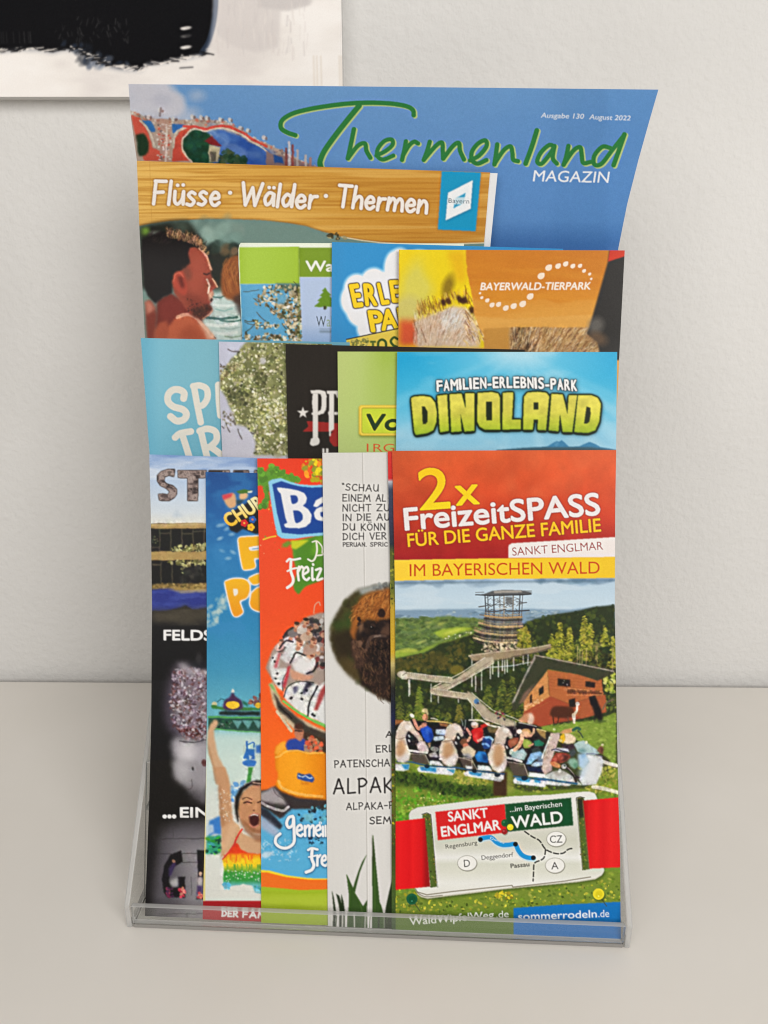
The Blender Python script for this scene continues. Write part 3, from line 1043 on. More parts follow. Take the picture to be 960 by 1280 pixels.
# ------------------------------------------------------------------ wood-grained brochure with the bathing man
def bathing_brochure():
    s = Sheet(164, 194, 626, 440)
    s.a[:] = s.hgrad([(165, (226, 184, 104)), (280, (218, 172, 90)), (400, (204, 156, 76)), (520, (194, 142, 64)), (625, (196, 146, 72))])
    n = s.noise(90, 2.2, 4, 3)
    s.put(np.clip((n - .45) * 2.2, 0, .5), (170, 116, 46))
    n = s.noise(160, 5, 5, 2)
    s.put(np.clip((n - .5) * 2, 0, .4), (236, 198, 122))
    s.stroke([(187, 200), (190, 290)], .7, (188, 140, 70), False, .5)
    A = lambda p: tr(p, 165, 195, 4)
    B = lambda p: tr(p, 390, 195, 4)
    # photograph under the curved board
    edge = A([(38, 350), (100, 338), (180, 327), (290, 319), (400, 316), (520, 316), (620, 319), (700, 325), (780, 335), (870, 350)]) + B([(60, 380), (150, 405), (250, 422), (340, 433), (430, 438), (560, 440), (700, 440), (870, 434)])
    region = edge + [(612, 442), (164, 442), (164, 285)]
    s.poly([(x, y - 1.4) for x, y in region], (120, 80, 34), 1.2, .55)
    s.poly(region, (118, 142, 134))
    C = lambda p: tr(p, 165, 270, 6.857)
    s.blobs(C([(560, 60), (900, 60), (960, 240), (640, 260)]), 60, (4, 10), [(134, 158, 150), (120, 146, 138), (150, 170, 160), (104, 130, 122)], 1, 2, 5, .4)
    s.poly(C([(60, 95), (200, 60), (330, 45), (480, 40), (520, 90), (640, 250), (760, 300), (960, 240), (960, 620), (80, 620)]), (34, 36, 30), 3)
    s.poly(C([(320, 55), (470, 45), (500, 140), (420, 150)]), (84, 98, 86), 4, .7)
    s.poly(C([(80, 110), (140, 95), (150, 150), (90, 165)]), (126, 166, 70), 2.5, .9)
    s.ell(*C([(200, 150)])[0], 6, 3, (150, 160, 150), 0, 4, .6)
    s.blobs(C([(640, 240), (900, 250), (920, 330), (700, 340)]), 20, (3, 7), [(22, 30, 26), (50, 66, 58), (120, 100, 72)], 3, 1.6, 3, .5)
    # water
    s.poly(C([(560, 720), (700, 660), (960, 660), (960, 1080), (500, 1080)]), (196, 212, 206), 2)
    for y, x0, x1, c, w in ((690, 700, 800, (70, 110, 106), 2), (760, 690, 930, (226, 236, 230), 3), (800, 720, 860, (150, 184, 178), 2), (870, 640, 900, (52, 92, 84), 3.4), (895, 760, 940, (66, 104, 94), 2.4), (840, 820, 940, (170, 196, 190), 2), (930, 640, 900, (232, 238, 232), 4), (960, 760, 920, (160, 180, 172), 2), (1000, 700, 900, (222, 230, 224), 4), (1030, 800, 940, (140, 160, 140), 2), (730, 840, 930, (180, 204, 200), 2)):
        s.stroke(C([(x0, y), ((x0 + x1) / 2, y + 10), (x1, y - 6)]), w, c, True, .85)
    s.stroke(C([(660, 985), (690, 1020), (720, 1050)]), 1.2, (60, 52, 46))
    # friend with brown hair at the right
    s.poly(C([(770, 470), (800, 390), (860, 348), (930, 345), (960, 420), (960, 760), (860, 720), (790, 690), (760, 600)]), (142, 84, 46), 1.5, 1, True)
    rh = random.Random(4)
    for k in range(70):
        x = 770 + rh.uniform(0, 165)
        y = rh.uniform(400, 600)
        s.stroke(C([(x + 30, y - 50), (x + 5, y), (x + 24, y + 80)]), rh.uniform(.5, 1.2), rh.choice([(188, 122, 66), (92, 50, 28), (160, 98, 54), (200, 138, 80), (116, 66, 36)]), True, .4)
    s.poly(C([(860, 700), (960, 640), (960, 900), (900, 800)]), (56, 44, 40), 2, .8)
    s.ell(*C([(880, 300)])[0], 5, 5, (140, 108, 80), 0, 3, .7)
    # neck and shoulders
    skin, dark, lit = (150, 74, 58), (104, 44, 36), (226, 168, 134)
    s.poly(C([(110, 740), (160, 720), (200, 780), (215, 860), (200, 1080), (130, 1080)]), (120, 56, 44), 1.5)
    s.poly(C([(110, 730), (150, 730), (195, 780), (185, 815), (130, 850)]), (206, 142, 122), 2, .8)
    s.poly(C([(215, 720), (330, 660), (480, 760), (600, 880), (640, 1080), (200, 1080)]), dark, 1.5)
    s.poly(C([(330, 690), (430, 730), (520, 800), (420, 850), (300, 920), (240, 880), (230, 760)]), (124, 52, 44), 3, .8)
    s.poly(C([(190, 1080), (195, 980), (250, 910), (310, 920), (320, 1080)]), (170, 88, 62), 2, .9, True)
    s.poly(C([(305, 1080), (310, 950), (380, 868), (470, 840), (560, 880), (640, 960), (720, 1060), (720, 1085)]), (184, 98, 68), 1.4)
    s.poly(C([(400, 1080), (420, 980), (500, 930), (580, 980), (620, 1080)]), (150, 70, 46), 4, .6)
    s.stroke(C([(390, 868), (470, 846), (550, 876), (620, 950), (690, 1030)]), 4, (236, 186, 160), True, .75)
    s.poly(C([(560, 880), (650, 960), (720, 1050), (650, 1060), (600, 960)]), (238, 196, 172), 2, .8)
    # head in profile
    head = C([(480, 270), (540, 262), (600, 290), (640, 340), (668, 400), (684, 455), (672, 490), (690, 530), (728, 580), (738, 605), (690, 632), (700, 672), (684, 700), (692, 720), (668, 760), (690, 800), (650, 850), (600, 885), (500, 850), (420, 740), (360, 660), (340, 560), (400, 470), (460, 440)])
    s.poly(head, skin, .8)
    s.poly(C([(500, 300), (590, 320), (630, 420), (610, 520), (600, 640), (500, 700), (470, 600), (500, 480)]), (166, 84, 66), 4, .8)
    s.poly(C([(430, 640), (560, 690), (640, 740), (600, 860), (500, 840)]), (118, 56, 44), 4, .7)
    s.stroke(C([(575, 275), (630, 335), (662, 410), (680, 460)]), 2.6, (230, 176, 150), True, .85)
    s.stroke(C([(640, 545), (662, 600), (650, 660)]), 2.2, (244, 214, 200), True, .9)
    s.stroke(C([(690, 540), (722, 584), (734, 606)]), 1.6, (234, 190, 160), True, .9)
    s.poly(C([(650, 655), (692, 640), (690, 690), (676, 745), (660, 720)]), (232, 190, 164), 1.2, .85)
    s.stroke(C([(616, 492), (640, 500), (664, 490)]), 2.2, (70, 36, 32), True, .9)
    s.poly(C([(655, 530), (690, 560), (690, 610), (670, 590)]), (96, 44, 40), 1.5, .8)
    s.ell(*C([(682, 720)])[0], 1.6, 2.4, (60, 30, 28), 0, 1, .9)
    s.poly(C([(520, 790), (600, 780), (650, 750), (694, 800), (650, 850), (600, 885), (520, 860)]), (64, 38, 30), 2, .9)
    s.blobs(C([(470, 700), (640, 760), (680, 800), (600, 880), (480, 830)]), 90, (.5, 1.1), [(58, 34, 28), (120, 66, 50), (80, 44, 34)], 6, 2, .5, .6)
    s.stroke(C([(610, 880), (655, 850), (690, 812)]), 1.6, (206, 150, 124), True, .8)
    # hair
    hair = C([(80, 210), (140, 180), (240, 130), (330, 140), (460, 180), (560, 220), (600, 240), (560, 262), (500, 265), (480, 320), (500, 400), (450, 450), (400, 470), (350, 500), (335, 580), (345, 660), (260, 700), (200, 750), (140, 690), (110, 620), (90, 400)])
    s.poly(hair, (24, 20, 20), 1.2)
    rnd = random.Random(12)
    for k in range(260):
        x, y = rnd.uniform(290, 620), 0
        y = np.interp(x, [290, 330, 450, 560, 620], [120, 140, 165, 205, 260]) + rnd.uniform(-12, 34)
        s.stroke(C([(x, y + 22), (x + rnd.uniform(-8, 14), y), (x + rnd.uniform(-14, 24), y - rnd.uniform(14, 40))]), rnd.uniform(.4, 1.0), rnd.choice([(206, 160, 118), (150, 104, 72), (84, 56, 42), (220, 180, 140), (48, 34, 30)]), True, .6)
    for k in range(30):
        x = rnd.uniform(560, 660)
        y = np.interp(x, [560, 660], [200, 330])
        s.stroke(C([(x - 16, y + 10), (x + 8, y + rnd.uniform(-30, 10))]), rnd.uniform(.5, 1.1), rnd.choice([(222, 178, 134), (176, 128, 90), (110, 76, 54)]), False, .6)
    for k in range(50):
        x, y = rnd.uniform(130, 330), rnd.uniform(130, 250)
        s.stroke(C([(x, y), (x + 20, y - 20)]), .8, (52, 44, 42), False, .5)
    s.poly(C([(420, 440), (490, 430), (515, 520), (490, 560), (450, 500)]), (112, 70, 58), 2, .6)
    # ear
    s.poly(C([(352, 520), (380, 480), (425, 478), (450, 520), (470, 600), (470, 660), (440, 680), (400, 650), (360, 590)]), (170, 76, 60), 1, 1, True)
    s.poly(C([(395, 520), (425, 515), (445, 570), (440, 620), (412, 590)]), (86, 34, 30), 1.6, .8, True)
    s.stroke(C([(360, 560), (372, 505), (410, 490), (440, 520)]), 1.6, (196, 104, 84), True, .8)
    s.photo([(x, y + 1) for x, y in region], .6, .14, 4, .05)
    # thin pale line along the lower right of the board
    s.stroke(edge[11:], 1.4, (226, 214, 180), False, .9)
    s.blobs(B([(60, 372), (160, 395), (170, 425), (90, 410)]), 14, (1, 2.4), [(70, 64, 44), (170, 160, 120), (110, 104, 80)], 5, 2, 1, .8)
    # blue emblem
    s.poly(B([(646, 77), (846, 84), (820, 380), (626, 372)]), (120, 86, 40), 1.6, .5)
    q = B([(649, 75), (845, 82), (818, 376), (629, 368)])
    s.poly(q, (40, 150, 190))
    s.poly(B([(682, 188), (806, 124), (796, 270), (668, 328)]), (20, 90, 124), 1.5, .5)
    s.poly(B([(680, 184), (804, 121), (793, 264), (668, 322)]), (238, 242, 244))
    s.poly(B([(714, 214), (768, 184), (760, 234), (708, 262)]), (54, 156, 194))
    s.poly(B([(700, 207), (790, 207), (786, 242), (696, 242)]), (232, 236, 238), .6, .8)
    s.text('Bayern', B([(682, 234)])[0], B([(786, 238)])[0], 6.2, (96, 112, 122), -.004)
    # hand lettering
    hl = ((104, 66, 20), 1.6, .45)
    s.pen('Flüsse', A([(108, 238)])[0], A([(436, 246)])[0], 28.5, 4.4, (240, 232, 222), halo=hl, gap=.17, lean=.06, seed=1)
    s.pen('·', A([(484, 206)])[0], A([(496, 206)])[0], 14, 5.0, (238, 230, 218), halo=hl)
    s.pen('Wälder', A([(545, 242)])[0], A([(920, 260)])[0], 27.5, 4.4, (240, 232, 222), halo=hl, gap=.15, lean=.06, seed=2)
    s.pen('·', B([(62, 222)])[0], B([(76, 222)])[0], 14, 5.0, (238, 230, 218), halo=hl)
    s.pen('Thermen', B([(124, 252)])[0], B([(572, 286)])[0], 26.5, 4.4, (240, 232, 222), halo=hl, gap=.15, lean=.06, seed=3)
    s.speckle(.01, 4)
    xl = [(195, 170.5), (201, 171), (280, 174), (420, 181), (840, 200)]
    xr = [(195, 614), (216, 612.5), (306, 605), (430, 596), (840, 580)]
    t, zf = leaflet('brochure', 'wood-grain brochure with a bathing man on its cover, in front of the blue magazine', 'brochure', s, 5, 0,
                    xl, xr, (201, 215.5), (832, 838), (164, 194, 626, 440), .5, M_GLOSS, GRP)
    w = Sheet(164, 194, 640, 440, (236, 236, 236))
    w.put(np.clip(w.noise(40, 40, 2), 0, 1) * .2, (222, 224, 228))
    w.finish(INK)
    zb = sheet_depth(5, .62)
    xr2 = [(195, 623), (216, 622), (306, 613), (430, 604), (840, 588)]
    S, T2 = dense(560, 630, 170, 622, 2), dense(194, 330, 201, 838, 2)
    leaf_mesh('back_page', zb, 0, xl, xr2, (202.5, 216.5), (832, 838), S, T2, t, M_SATIN, w)
    block_mesh('page_block', zb, .16, .5, xl, xr2, (202.5, 216.5), (832, 838), t, M_PAPER)


bathing_brochure()


# ------------------------------------------------------------------ third tier
def blossom(s, region, n, seed, cols, sky=None, r=(.7, 2.0), twigs=0, tcol=(70, 62, 44)):
    rnd = random.Random(seed)
    p = np.array(region)
    for _ in range(twigs):
        x, y = rnd.uniform(p[:, 0].min(), p[:, 0].max()), rnd.uniform(p[:, 1].min(), p[:, 1].max())
        a = rnd.uniform(2.3, 4.0)
        L = rnd.uniform(8, 22)
        s.stroke([(x, y), (x + L * .5 * math.cos(a), y + L * .5 * math.sin(a) + 1), (x + L * math.cos(a), y + L * math.sin(a))], rnd.uniform(.7, 1.3), tcol, True, .8)
    s.blobs(region, n, r, cols, seed, 1.9, .6, .92)


def forest_brochure():
    s = Sheet(292, 298, 480, 440, (240, 246, 226))
    T = lambda p: tr(p, 290, 295, 6.857)
    s.poly(T([(60, 96), (570, 94), (580, 412), (70, 412)]), (172, 202, 78))
    s.put(np.clip((s.X[None] - 320) / 55, 0, 1) * np.ones((s.h, 1)) * .6 * ((s.Y[:, None] > 308) & (s.X[None] < 374)), (158, 186, 62))
    sky = T([(70, 412), (585, 408), (605, 1000), (90, 1000)])
    s.poly(sky, (104, 170, 206))
    s.poly(T([(370, 408), (585, 408), (600, 520), (480, 470), (400, 460)]), (84, 96, 66), 1.5, .8)
    cols = [(222, 210, 186), (196, 180, 150), (238, 230, 212), (118, 104, 76), (66, 62, 40), (92, 92, 52), (160, 146, 112), (208, 196, 160)]
    blossom(s, T([(270, 420), (420, 415), (590, 415), (605, 900), (560, 920), (460, 830), (420, 720), (330, 690), (310, 600), (210, 610), (200, 540), (240, 480)]), 200, 7, cols, r=(.8, 2.0), twigs=10)
    blossom(s, T([(440, 520), (590, 430), (605, 900), (500, 900), (430, 700), (360, 600)]), 260, 17, cols, r=(.7, 1.9), twigs=8)
    blossom(s, T([(110, 830), (200, 860), (300, 830), (420, 850), (600, 880), (600, 960), (100, 960)]), 170, 9, cols[:7], r=(.7, 2.0), twigs=5)
    blossom(s, T([(170, 700), (220, 740), (330, 740), (400, 760), (400, 790), (200, 790), (170, 750)]), 40, 21, cols, r=(.7, 1.7), twigs=4)
    s.poly(T([(390, 520), (450, 490), (470, 540), (440, 585), (390, 580)]), (104, 168, 202), 1.2, .9)
    s.photo(sky, .5, .08, 5, .03)
    # right leaf
    s.poly(T([(572, 98), (1400, 98), (1400, 354), (578, 354)]), (124, 152, 42))
    s.poly(T([(578, 354), (1400, 350), (1400, 1000), (610, 1000)]), (188, 204, 230))
    s.put(np.clip((s.Y[:, None] - 405) / 25, 0, 1) * (s.X[None] > 377) * .7, (140, 172, 214))
    s.rect(373.2, 309, 374.6, 440, (96, 118, 40), .8, .5)
    s.text('Wald', T([(632, 302)])[0], T([(985, 302)])[0], 13.6, (246, 246, 232), .022)
    g = (104, 140, 32)
    tree = [(800, 440), (770, 470), (786, 478), (750, 512), (772, 518), (730, 556), (752, 562), (702, 604), (760, 612), (785, 604), (790, 625), (812, 625), (815, 604), (880, 612), (895, 600), (850, 560), (874, 552), (834, 512), (852, 506), (816, 470)]
    s.poly(T(tree), g)
    s.rect(*T([(784, 600)])[0], *T([(806, 630)])[0], (60, 54, 30), .4)
    s.text('W', T([(722, 776)])[0], T([(806, 776)])[0], 14, (48, 66, 70), .0)
    s.text('ald', T([(812, 776)])[0], T([(900, 776)])[0], 14, (150, 170, 140), .0)
    s.rect(*T([(750, 796)])[0], *T([(860, 800)])[0], (80, 96, 104), .6, .7)
    s.rect(*T([(752, 812)])[0], *T([(860, 825)])[0], (96, 112, 120), .8, .7)
    s.speckle(.012, 6)
    xl = [(300, 302), (306, 299), (312, 298), (330, 298.2), (430, 303), (900, 322)]
    xr = [(300, 580), (430, 580), (900, 580)]
    leaflet('leaflet', 'green leaflet with white blossom against blue sky, left of the blue cloud leaflet', 'leaflet', s, 3, 4.4,
            xl, xr, (303.5, 304.5), (868, 874), (292, 298, 480, 440), .9, M_GLOSS, GRP,
            bend=([298, 306, 340, 372, 376, 420, 580], [1.2, .2, -.3, .1, .5, -.1, 0]))


forest_brochure()


def cloud_leaflet():
    s = Sheet(408, 296, 715, 450, (64, 150, 204))
    s.put(s.noise(60, 90, 4) * .3, (52, 138, 196))
    T = lambda p: tr(p, 405, 295, 8)
    cl = [(40.0, 0)]
    lobes = [(330, 520, 120, 130), (290, 640, 115, 150), (500, 480, 130, 150), (400, 740, 170, 170), (700, 330, 90, 170), (620, 600, 230, 240), (560, 860, 220, 190), (760, 260, 100, 130), (470, 930, 130, 120), (800, 600, 200, 400), (950, 500, 250, 350)]
    for g, c, a in ((26, (150, 208, 240), .55), (12, (206, 232, 246), .8), (0, (240, 240, 242), 1)):
        for x, y, rx, ry in lobes:
            s.ell(*T([(x, y)])[0], (rx + g) / 8, (ry + g) / 8, c, 0, 2.4 if g else 1.0, a)
    blk, yel = (62, 44, 20), (240, 206, 50)
    specs = [('E', (285, 712), (385, 700), 236), ('R', (402, 692), (528, 690), 222), ('L', (566, 684), (648, 672), 222), ('E', (668, 660), (770, 655), 222), ('B', (800, 650), (910, 645), 222),
             ('P', (446, 952), (582, 950), 214), ('A', (584, 940), (736, 922), 208), ('R', (750, 920), (880, 910), 210)]
    for ch, a, b_, cap in specs:
        a2, b2 = T([a])[0], T([b_])[0]
        sh = -.16 if ch != 'A' else 0
        m = s.tmask(ch, a2, b2, cap / 8, .035, sh)
        s.put(np.clip(blur(m, 2) * 4.0, 0, 1), blk)
        s.put(m, yel)
    s.poly(T([(225, 1036), (480, 985), (735, 930), (1000, 880), (1000, 1200), (225, 1200)]), (228, 204, 92))
    s.stroke(T([(225, 1034), (480, 980), (735, 926), (1000, 880)]), 1.5, (50, 40, 24), False)
    s.blobs(T([(240, 1050), (440, 1015), (440, 1100), (240, 1100)]), 60, (.8, 1.8), [(160, 150, 80), (110, 116, 60), (210, 196, 110)], 3, 1.6, .7, .8)
    g = (62, 92, 36)
    s.rect(*T([(460, 1050)])[0], *T([(520, 1068)])[0], g)
    s.rect(*T([(482, 1068)])[0], *T([(500, 1200)])[0], g)
    s.stroke(T([(540, 1120), (545, 1060), (580, 1036), (616, 1060), (622, 1120)]), 3.2, g)
    s.stroke(T([(735, 1030), (700, 1014), (668, 1050), (690, 1090), (730, 1110)]), 3.2, g)
    s.speckle(.01, 6)
    xl = [(300, 415), (450, 414), (900, 414)]
    xr = [(300, 704), (450, 703), (900, 700)]
    leaflet('leaflet', 'bright blue leaflet with yellow letters on a white cloud', 'leaflet', s, 3, 2.2,
            xl, xr, (302.5, 311), (872, 880), (408, 296, 715, 450), .7, M_GLOSS, GRP,
            bend=([415, 425, 470, 700], [.9, .1, 0, 0]))


cloud_leaflet()


def animal_park_leaflet():
    s = Sheet(490, 306, 790, 452, (206, 138, 56))
    A = lambda p: tr(p, 490, 300, 6.4)
    B = lambda p: tr(p, 630, 300, 6)
    s.a[:] = s.vgrad([(312, (198, 126, 46)), (375, (208, 142, 54)), (385, (214, 156, 74)), (410, (222, 170, 92)), (450, (226, 176, 100))])
    s.put(np.clip((s.noise(60, 8, 3) - .4) * 1.5, 0, .35), (190, 116, 40))
    hill = B([(-300, 430), (-100, 470), (100, 450), (300, 440), (420, 480), (560, 450), (900, 440)])
    s.poly(hill + [(790, 420), (560, 420)], (214, 156, 74), 1.2, .6)
    s.poly(B([(-300, 560), (0, 590), (300, 580), (600, 560), (900, 570), (900, 900), (-300, 900)]), (222, 172, 96), 1.2, .6)
    pre = s.a.copy()
    # yellow blur and fur at the left
    yel = A([(55, 70), (590, 70), (600, 250), (640, 430), (660, 600), (700, 720), (810, 860), (55, 860)])
    s.poly(yel, (232, 206, 40))
    s.ell(*A([(200, 380)])[0], 20, 34, (214, 206, 104), .2, 16, .9)
    s.ell(*A([(130, 560)])[0], 18, 18, (206, 196, 120), 0, 12, .9)
    s.ell(*A([(400, 200)])[0], 24, 26, (230, 206, 40), 0, 14, .7)
    s.poly(A([(440, 90), (590, 75), (600, 330), (520, 330)]), (222, 172, 36), 4, .7)
    s.ell(*A([(450, 370)])[0], 7, 14, (120, 96, 30), .3, 7, .8)
    s.poly(A([(50, 640), (180, 640), (240, 700), (260, 840), (50, 850)]), (206, 92, 58), 4)
    s.poly(A([(180, 650), (300, 600), (420, 560), (500, 530), (570, 540), (620, 560), (700, 720), (700, 860), (200, 860)]), (214, 190, 166), 2)
    s.poly(A([(380, 580), (520, 545), (570, 600), (560, 700), (400, 740)]), (222, 220, 216), 4, .9)
    rnd = random.Random(9)
    for k in range(700):
        x, y = rnd.uniform(170, 700), rnd.uniform(580, 850)
        a = -1.2 + (x - 400) / 500
        L = rnd.uniform(20, 60)
        s.stroke(A([(x, y), (x + L * math.cos(a) * .3, y - L * .5), (x + L * math.cos(a), y - L)]), rnd.uniform(.4, .9), rnd.choice([(236, 226, 212), (206, 180, 150), (166, 128, 94), (226, 206, 180), (140, 104, 74), (240, 234, 226)]), True, .42)
    for k in range(150):
        x = rnd.uniform(200, 650)
        y = np.interp(x, [200, 300, 420, 500, 600, 650], [600, 580, 545, 500, 480, 560]) + rnd.uniform(-60, 20)
        L = rnd.uniform(20, 70)
        s.stroke(A([(x, y), (x - rnd.uniform(0, 20), y - L)]), rnd.uniform(.5, 1.5), rnd.choice([(206, 160, 60), (150, 104, 36), (222, 190, 110), (110, 66, 28)]), False, .6)
    for x, y in ((540, 470), (565, 490), (585, 480), (410, 500), (450, 490), (640, 560)):
        s.ell(*A([(x, y)])[0], 3.2, 4.5, (58, 30, 24), -.5, 2.2, .85)
    for k in range(110):
        x, y = rnd.uniform(600, 800), rnd.uniform(580, 860)
        if x - 600 > (y - 560) * .75:
            continue
        s.stroke(A([(x, y), (x - rnd.uniform(10, 40), y - rnd.uniform(20, 60))]), rnd.uniform(.6, 1.4), rnd.choice([(236, 212, 160), (206, 164, 96), (128, 86, 50), (240, 230, 204), (222, 190, 130)]), False, .75)
    for x, y in ((170, 690), (235, 760), (590, 700), (620, 760), (730, 830)):
        s.stroke(A([(x, y - 50), (x + 20, y), (x + 36, y + 60)]), .9, (110, 74, 50), True, .7)
    # fur strip along the bottom
    base = B([(-160, 660), (50, 660), (640, 655), (720, 640), (720, 900), (-160, 900)])
    s.poly(B([(-150, 655), (60, 655), (60, 900), (-150, 900)]), (196, 146, 74))
    s.poly(B([(40, 655), (640, 652), (760, 640), (900, 700), (900, 900), (40, 900)]), (186, 150, 104), 1.0)
    for k in range(900):
        x, y = rnd.uniform(50, 820), rnd.uniform(660, 900)
        a = rnd.uniform(-.3, .3) - 1.1 + (x - 300) / 900
        L = rnd.uniform(25, 80)
        c = rnd.choice([(222, 196, 150), (160, 116, 66), (92, 60, 36), (236, 222, 196), (200, 164, 110), (120, 84, 52)] if x > 250 else [(64, 40, 24), (226, 210, 180), (110, 74, 40), (40, 28, 20), (240, 226, 200)])
        s.stroke(B([(x, y), (x + L * math.cos(a) * .5, y + L * math.sin(a) * .6), (x + L * math.cos(a), y + L * math.sin(a))]), rnd.uniform(.45, 1.2), c, True, .5)
    mk, wk = s.pmask(A([(592, 40), (604, 250), (640, 420), (660, 600), (702, 712)]) + B([(0, 655), (632, 655), (780, 160), (800, 30)]), .4)
    s.put(mk, pre, wk)
    s.photo(None, .7, .12, 6, .04)
    # dark wedge and red corner at the right
    s.poly(B([(792, 70), (780, 160), (640, 655), (620, 700), (700, 770), (730, 900), (960, 900), (960, 60)]), (48, 46, 44), .8)
    s.ell(*B([(690, 640)])[0], 9, 10, (120, 116, 110), .6, 9, .7)
    s.ell(*B([(700, 740)])[0], 12, 8, (128, 100, 74), .3, 8, .6)
    s.poly(B([(795, 60), (930, 60), (930, 118), (905, 122), (780, 162)]), (196, 64, 44))
    # emblem and name
    dots = A([(704, 426), (718, 462), (762, 484), (800, 520), (852, 516), (910, 545), (975, 530)]) + B([(72, 496), (140, 480), (196, 424), (278, 270), (335, 208), (405, 196), (462, 180), (516, 196), (570, 194), (600, 232), (642, 256), (654, 292)])
    sizes = [1.5, 2, 2.8, 3.3, 3.4, 3.8, 3.4, 4, 4.4, 4.4, 4.6, 4.4, 3.7, 3.5, 3.2, 2.8, 2.5, 2, 1.6]
    for (x, y), r_ in zip(dots, sizes):
        s.ell(x, y, r_, r_ * .82, (244, 226, 204), -.6, .8, .97)
        s.ell(x + r_ * .6, y - r_ * .6, r_ * .35, r_ * .3, (244, 226, 204), 0, .6, .9)
    s.text('BAYERWALD-TIERPARK', (600.5, 362.6), (738.5, 361.8), 9.6, (246, 234, 216), .022, .18)
    s.speckle(.012, 6)
    xl = [(312, 498.5), (437, 498), (900, 500)]
    xr = [(312, 781), (437, 774.5), (560, 769), (900, 758)]
    leaflet('leaflet', 'orange leaflet with a white dotted loop emblem and blurred animal fur', 'leaflet', s, 3, 0,
            xl, xr, (312, 313), (884, 888), (490, 306, 790, 452), .8, M_GLOSS, GRP)


animal_park_leaflet()


# ------------------------------------------------------------------ second tier
def play_leaflet():
    s = Sheet(170, 416, 440, 585, (130, 186, 204))
    s.a[:] = s.hgrad([(176, (118, 182, 206)), (200, (136, 192, 210)), (260, (134, 186, 200)), (300, (118, 172, 190))])
    s.put(np.clip((s.Y[:, None] - 490) / 90, 0, 1) * .35 * np.ones((1, s.w)), (96, 164, 190))
    T = lambda p: tr(p, 170, 420, 6.857)
    c = (226, 224, 214)
    s.stroke(T([(408, 535), (412, 490), (375, 462), (320, 462), (278, 500), (275, 560), (320, 605), (400, 630), (432, 670), (410, 715), (350, 728), (296, 690)]), 8.6, c)
    s.stroke(T([(498, 440), (525, 590), (555, 740)]), 8.0, c)
    s.stroke(T([(490, 430), (550, 425), (605, 455), (612, 530), (575, 590), (530, 600)]), 8.0, c)
    s.stroke(T([(706, 420), (712, 560), (724, 680)]), 8.4, c, False)
    s.stroke(T([(335, 870), (380, 835), (470, 818)]), 8.2, c)
    s.stroke(T([(398, 850), (430, 950), (470, 1080)]), 8.2, c)
    s.stroke(T([(555, 810), (580, 920), (620, 1080)]), 8.2, c)
    s.stroke(T([(545, 815), (610, 795), (680, 820), (690, 890), (640, 945), (600, 960)]), 8.2, c)
    s.stroke(T([(640, 950), (720, 1010), (790, 1090)]), 8.2, c)
    s.speckle(.01, 6)
    xl = [(423, 176), (480, 180.5), (567, 187), (1040, 200)]
    xr = [(423, 437), (1040, 450)]
    leaflet('leaflet', 'light blue leaflet with big hand-painted cream letters', 'leaflet', s, 2, 6.2,
            xl, xr, (422.5, 428), (1004, 1010), (170, 416, 300, 585), .7, M_SATIN, GRP,
            bend=([176, 186, 240, 280, 440], [1.6, .6, 0, .5, .8]))


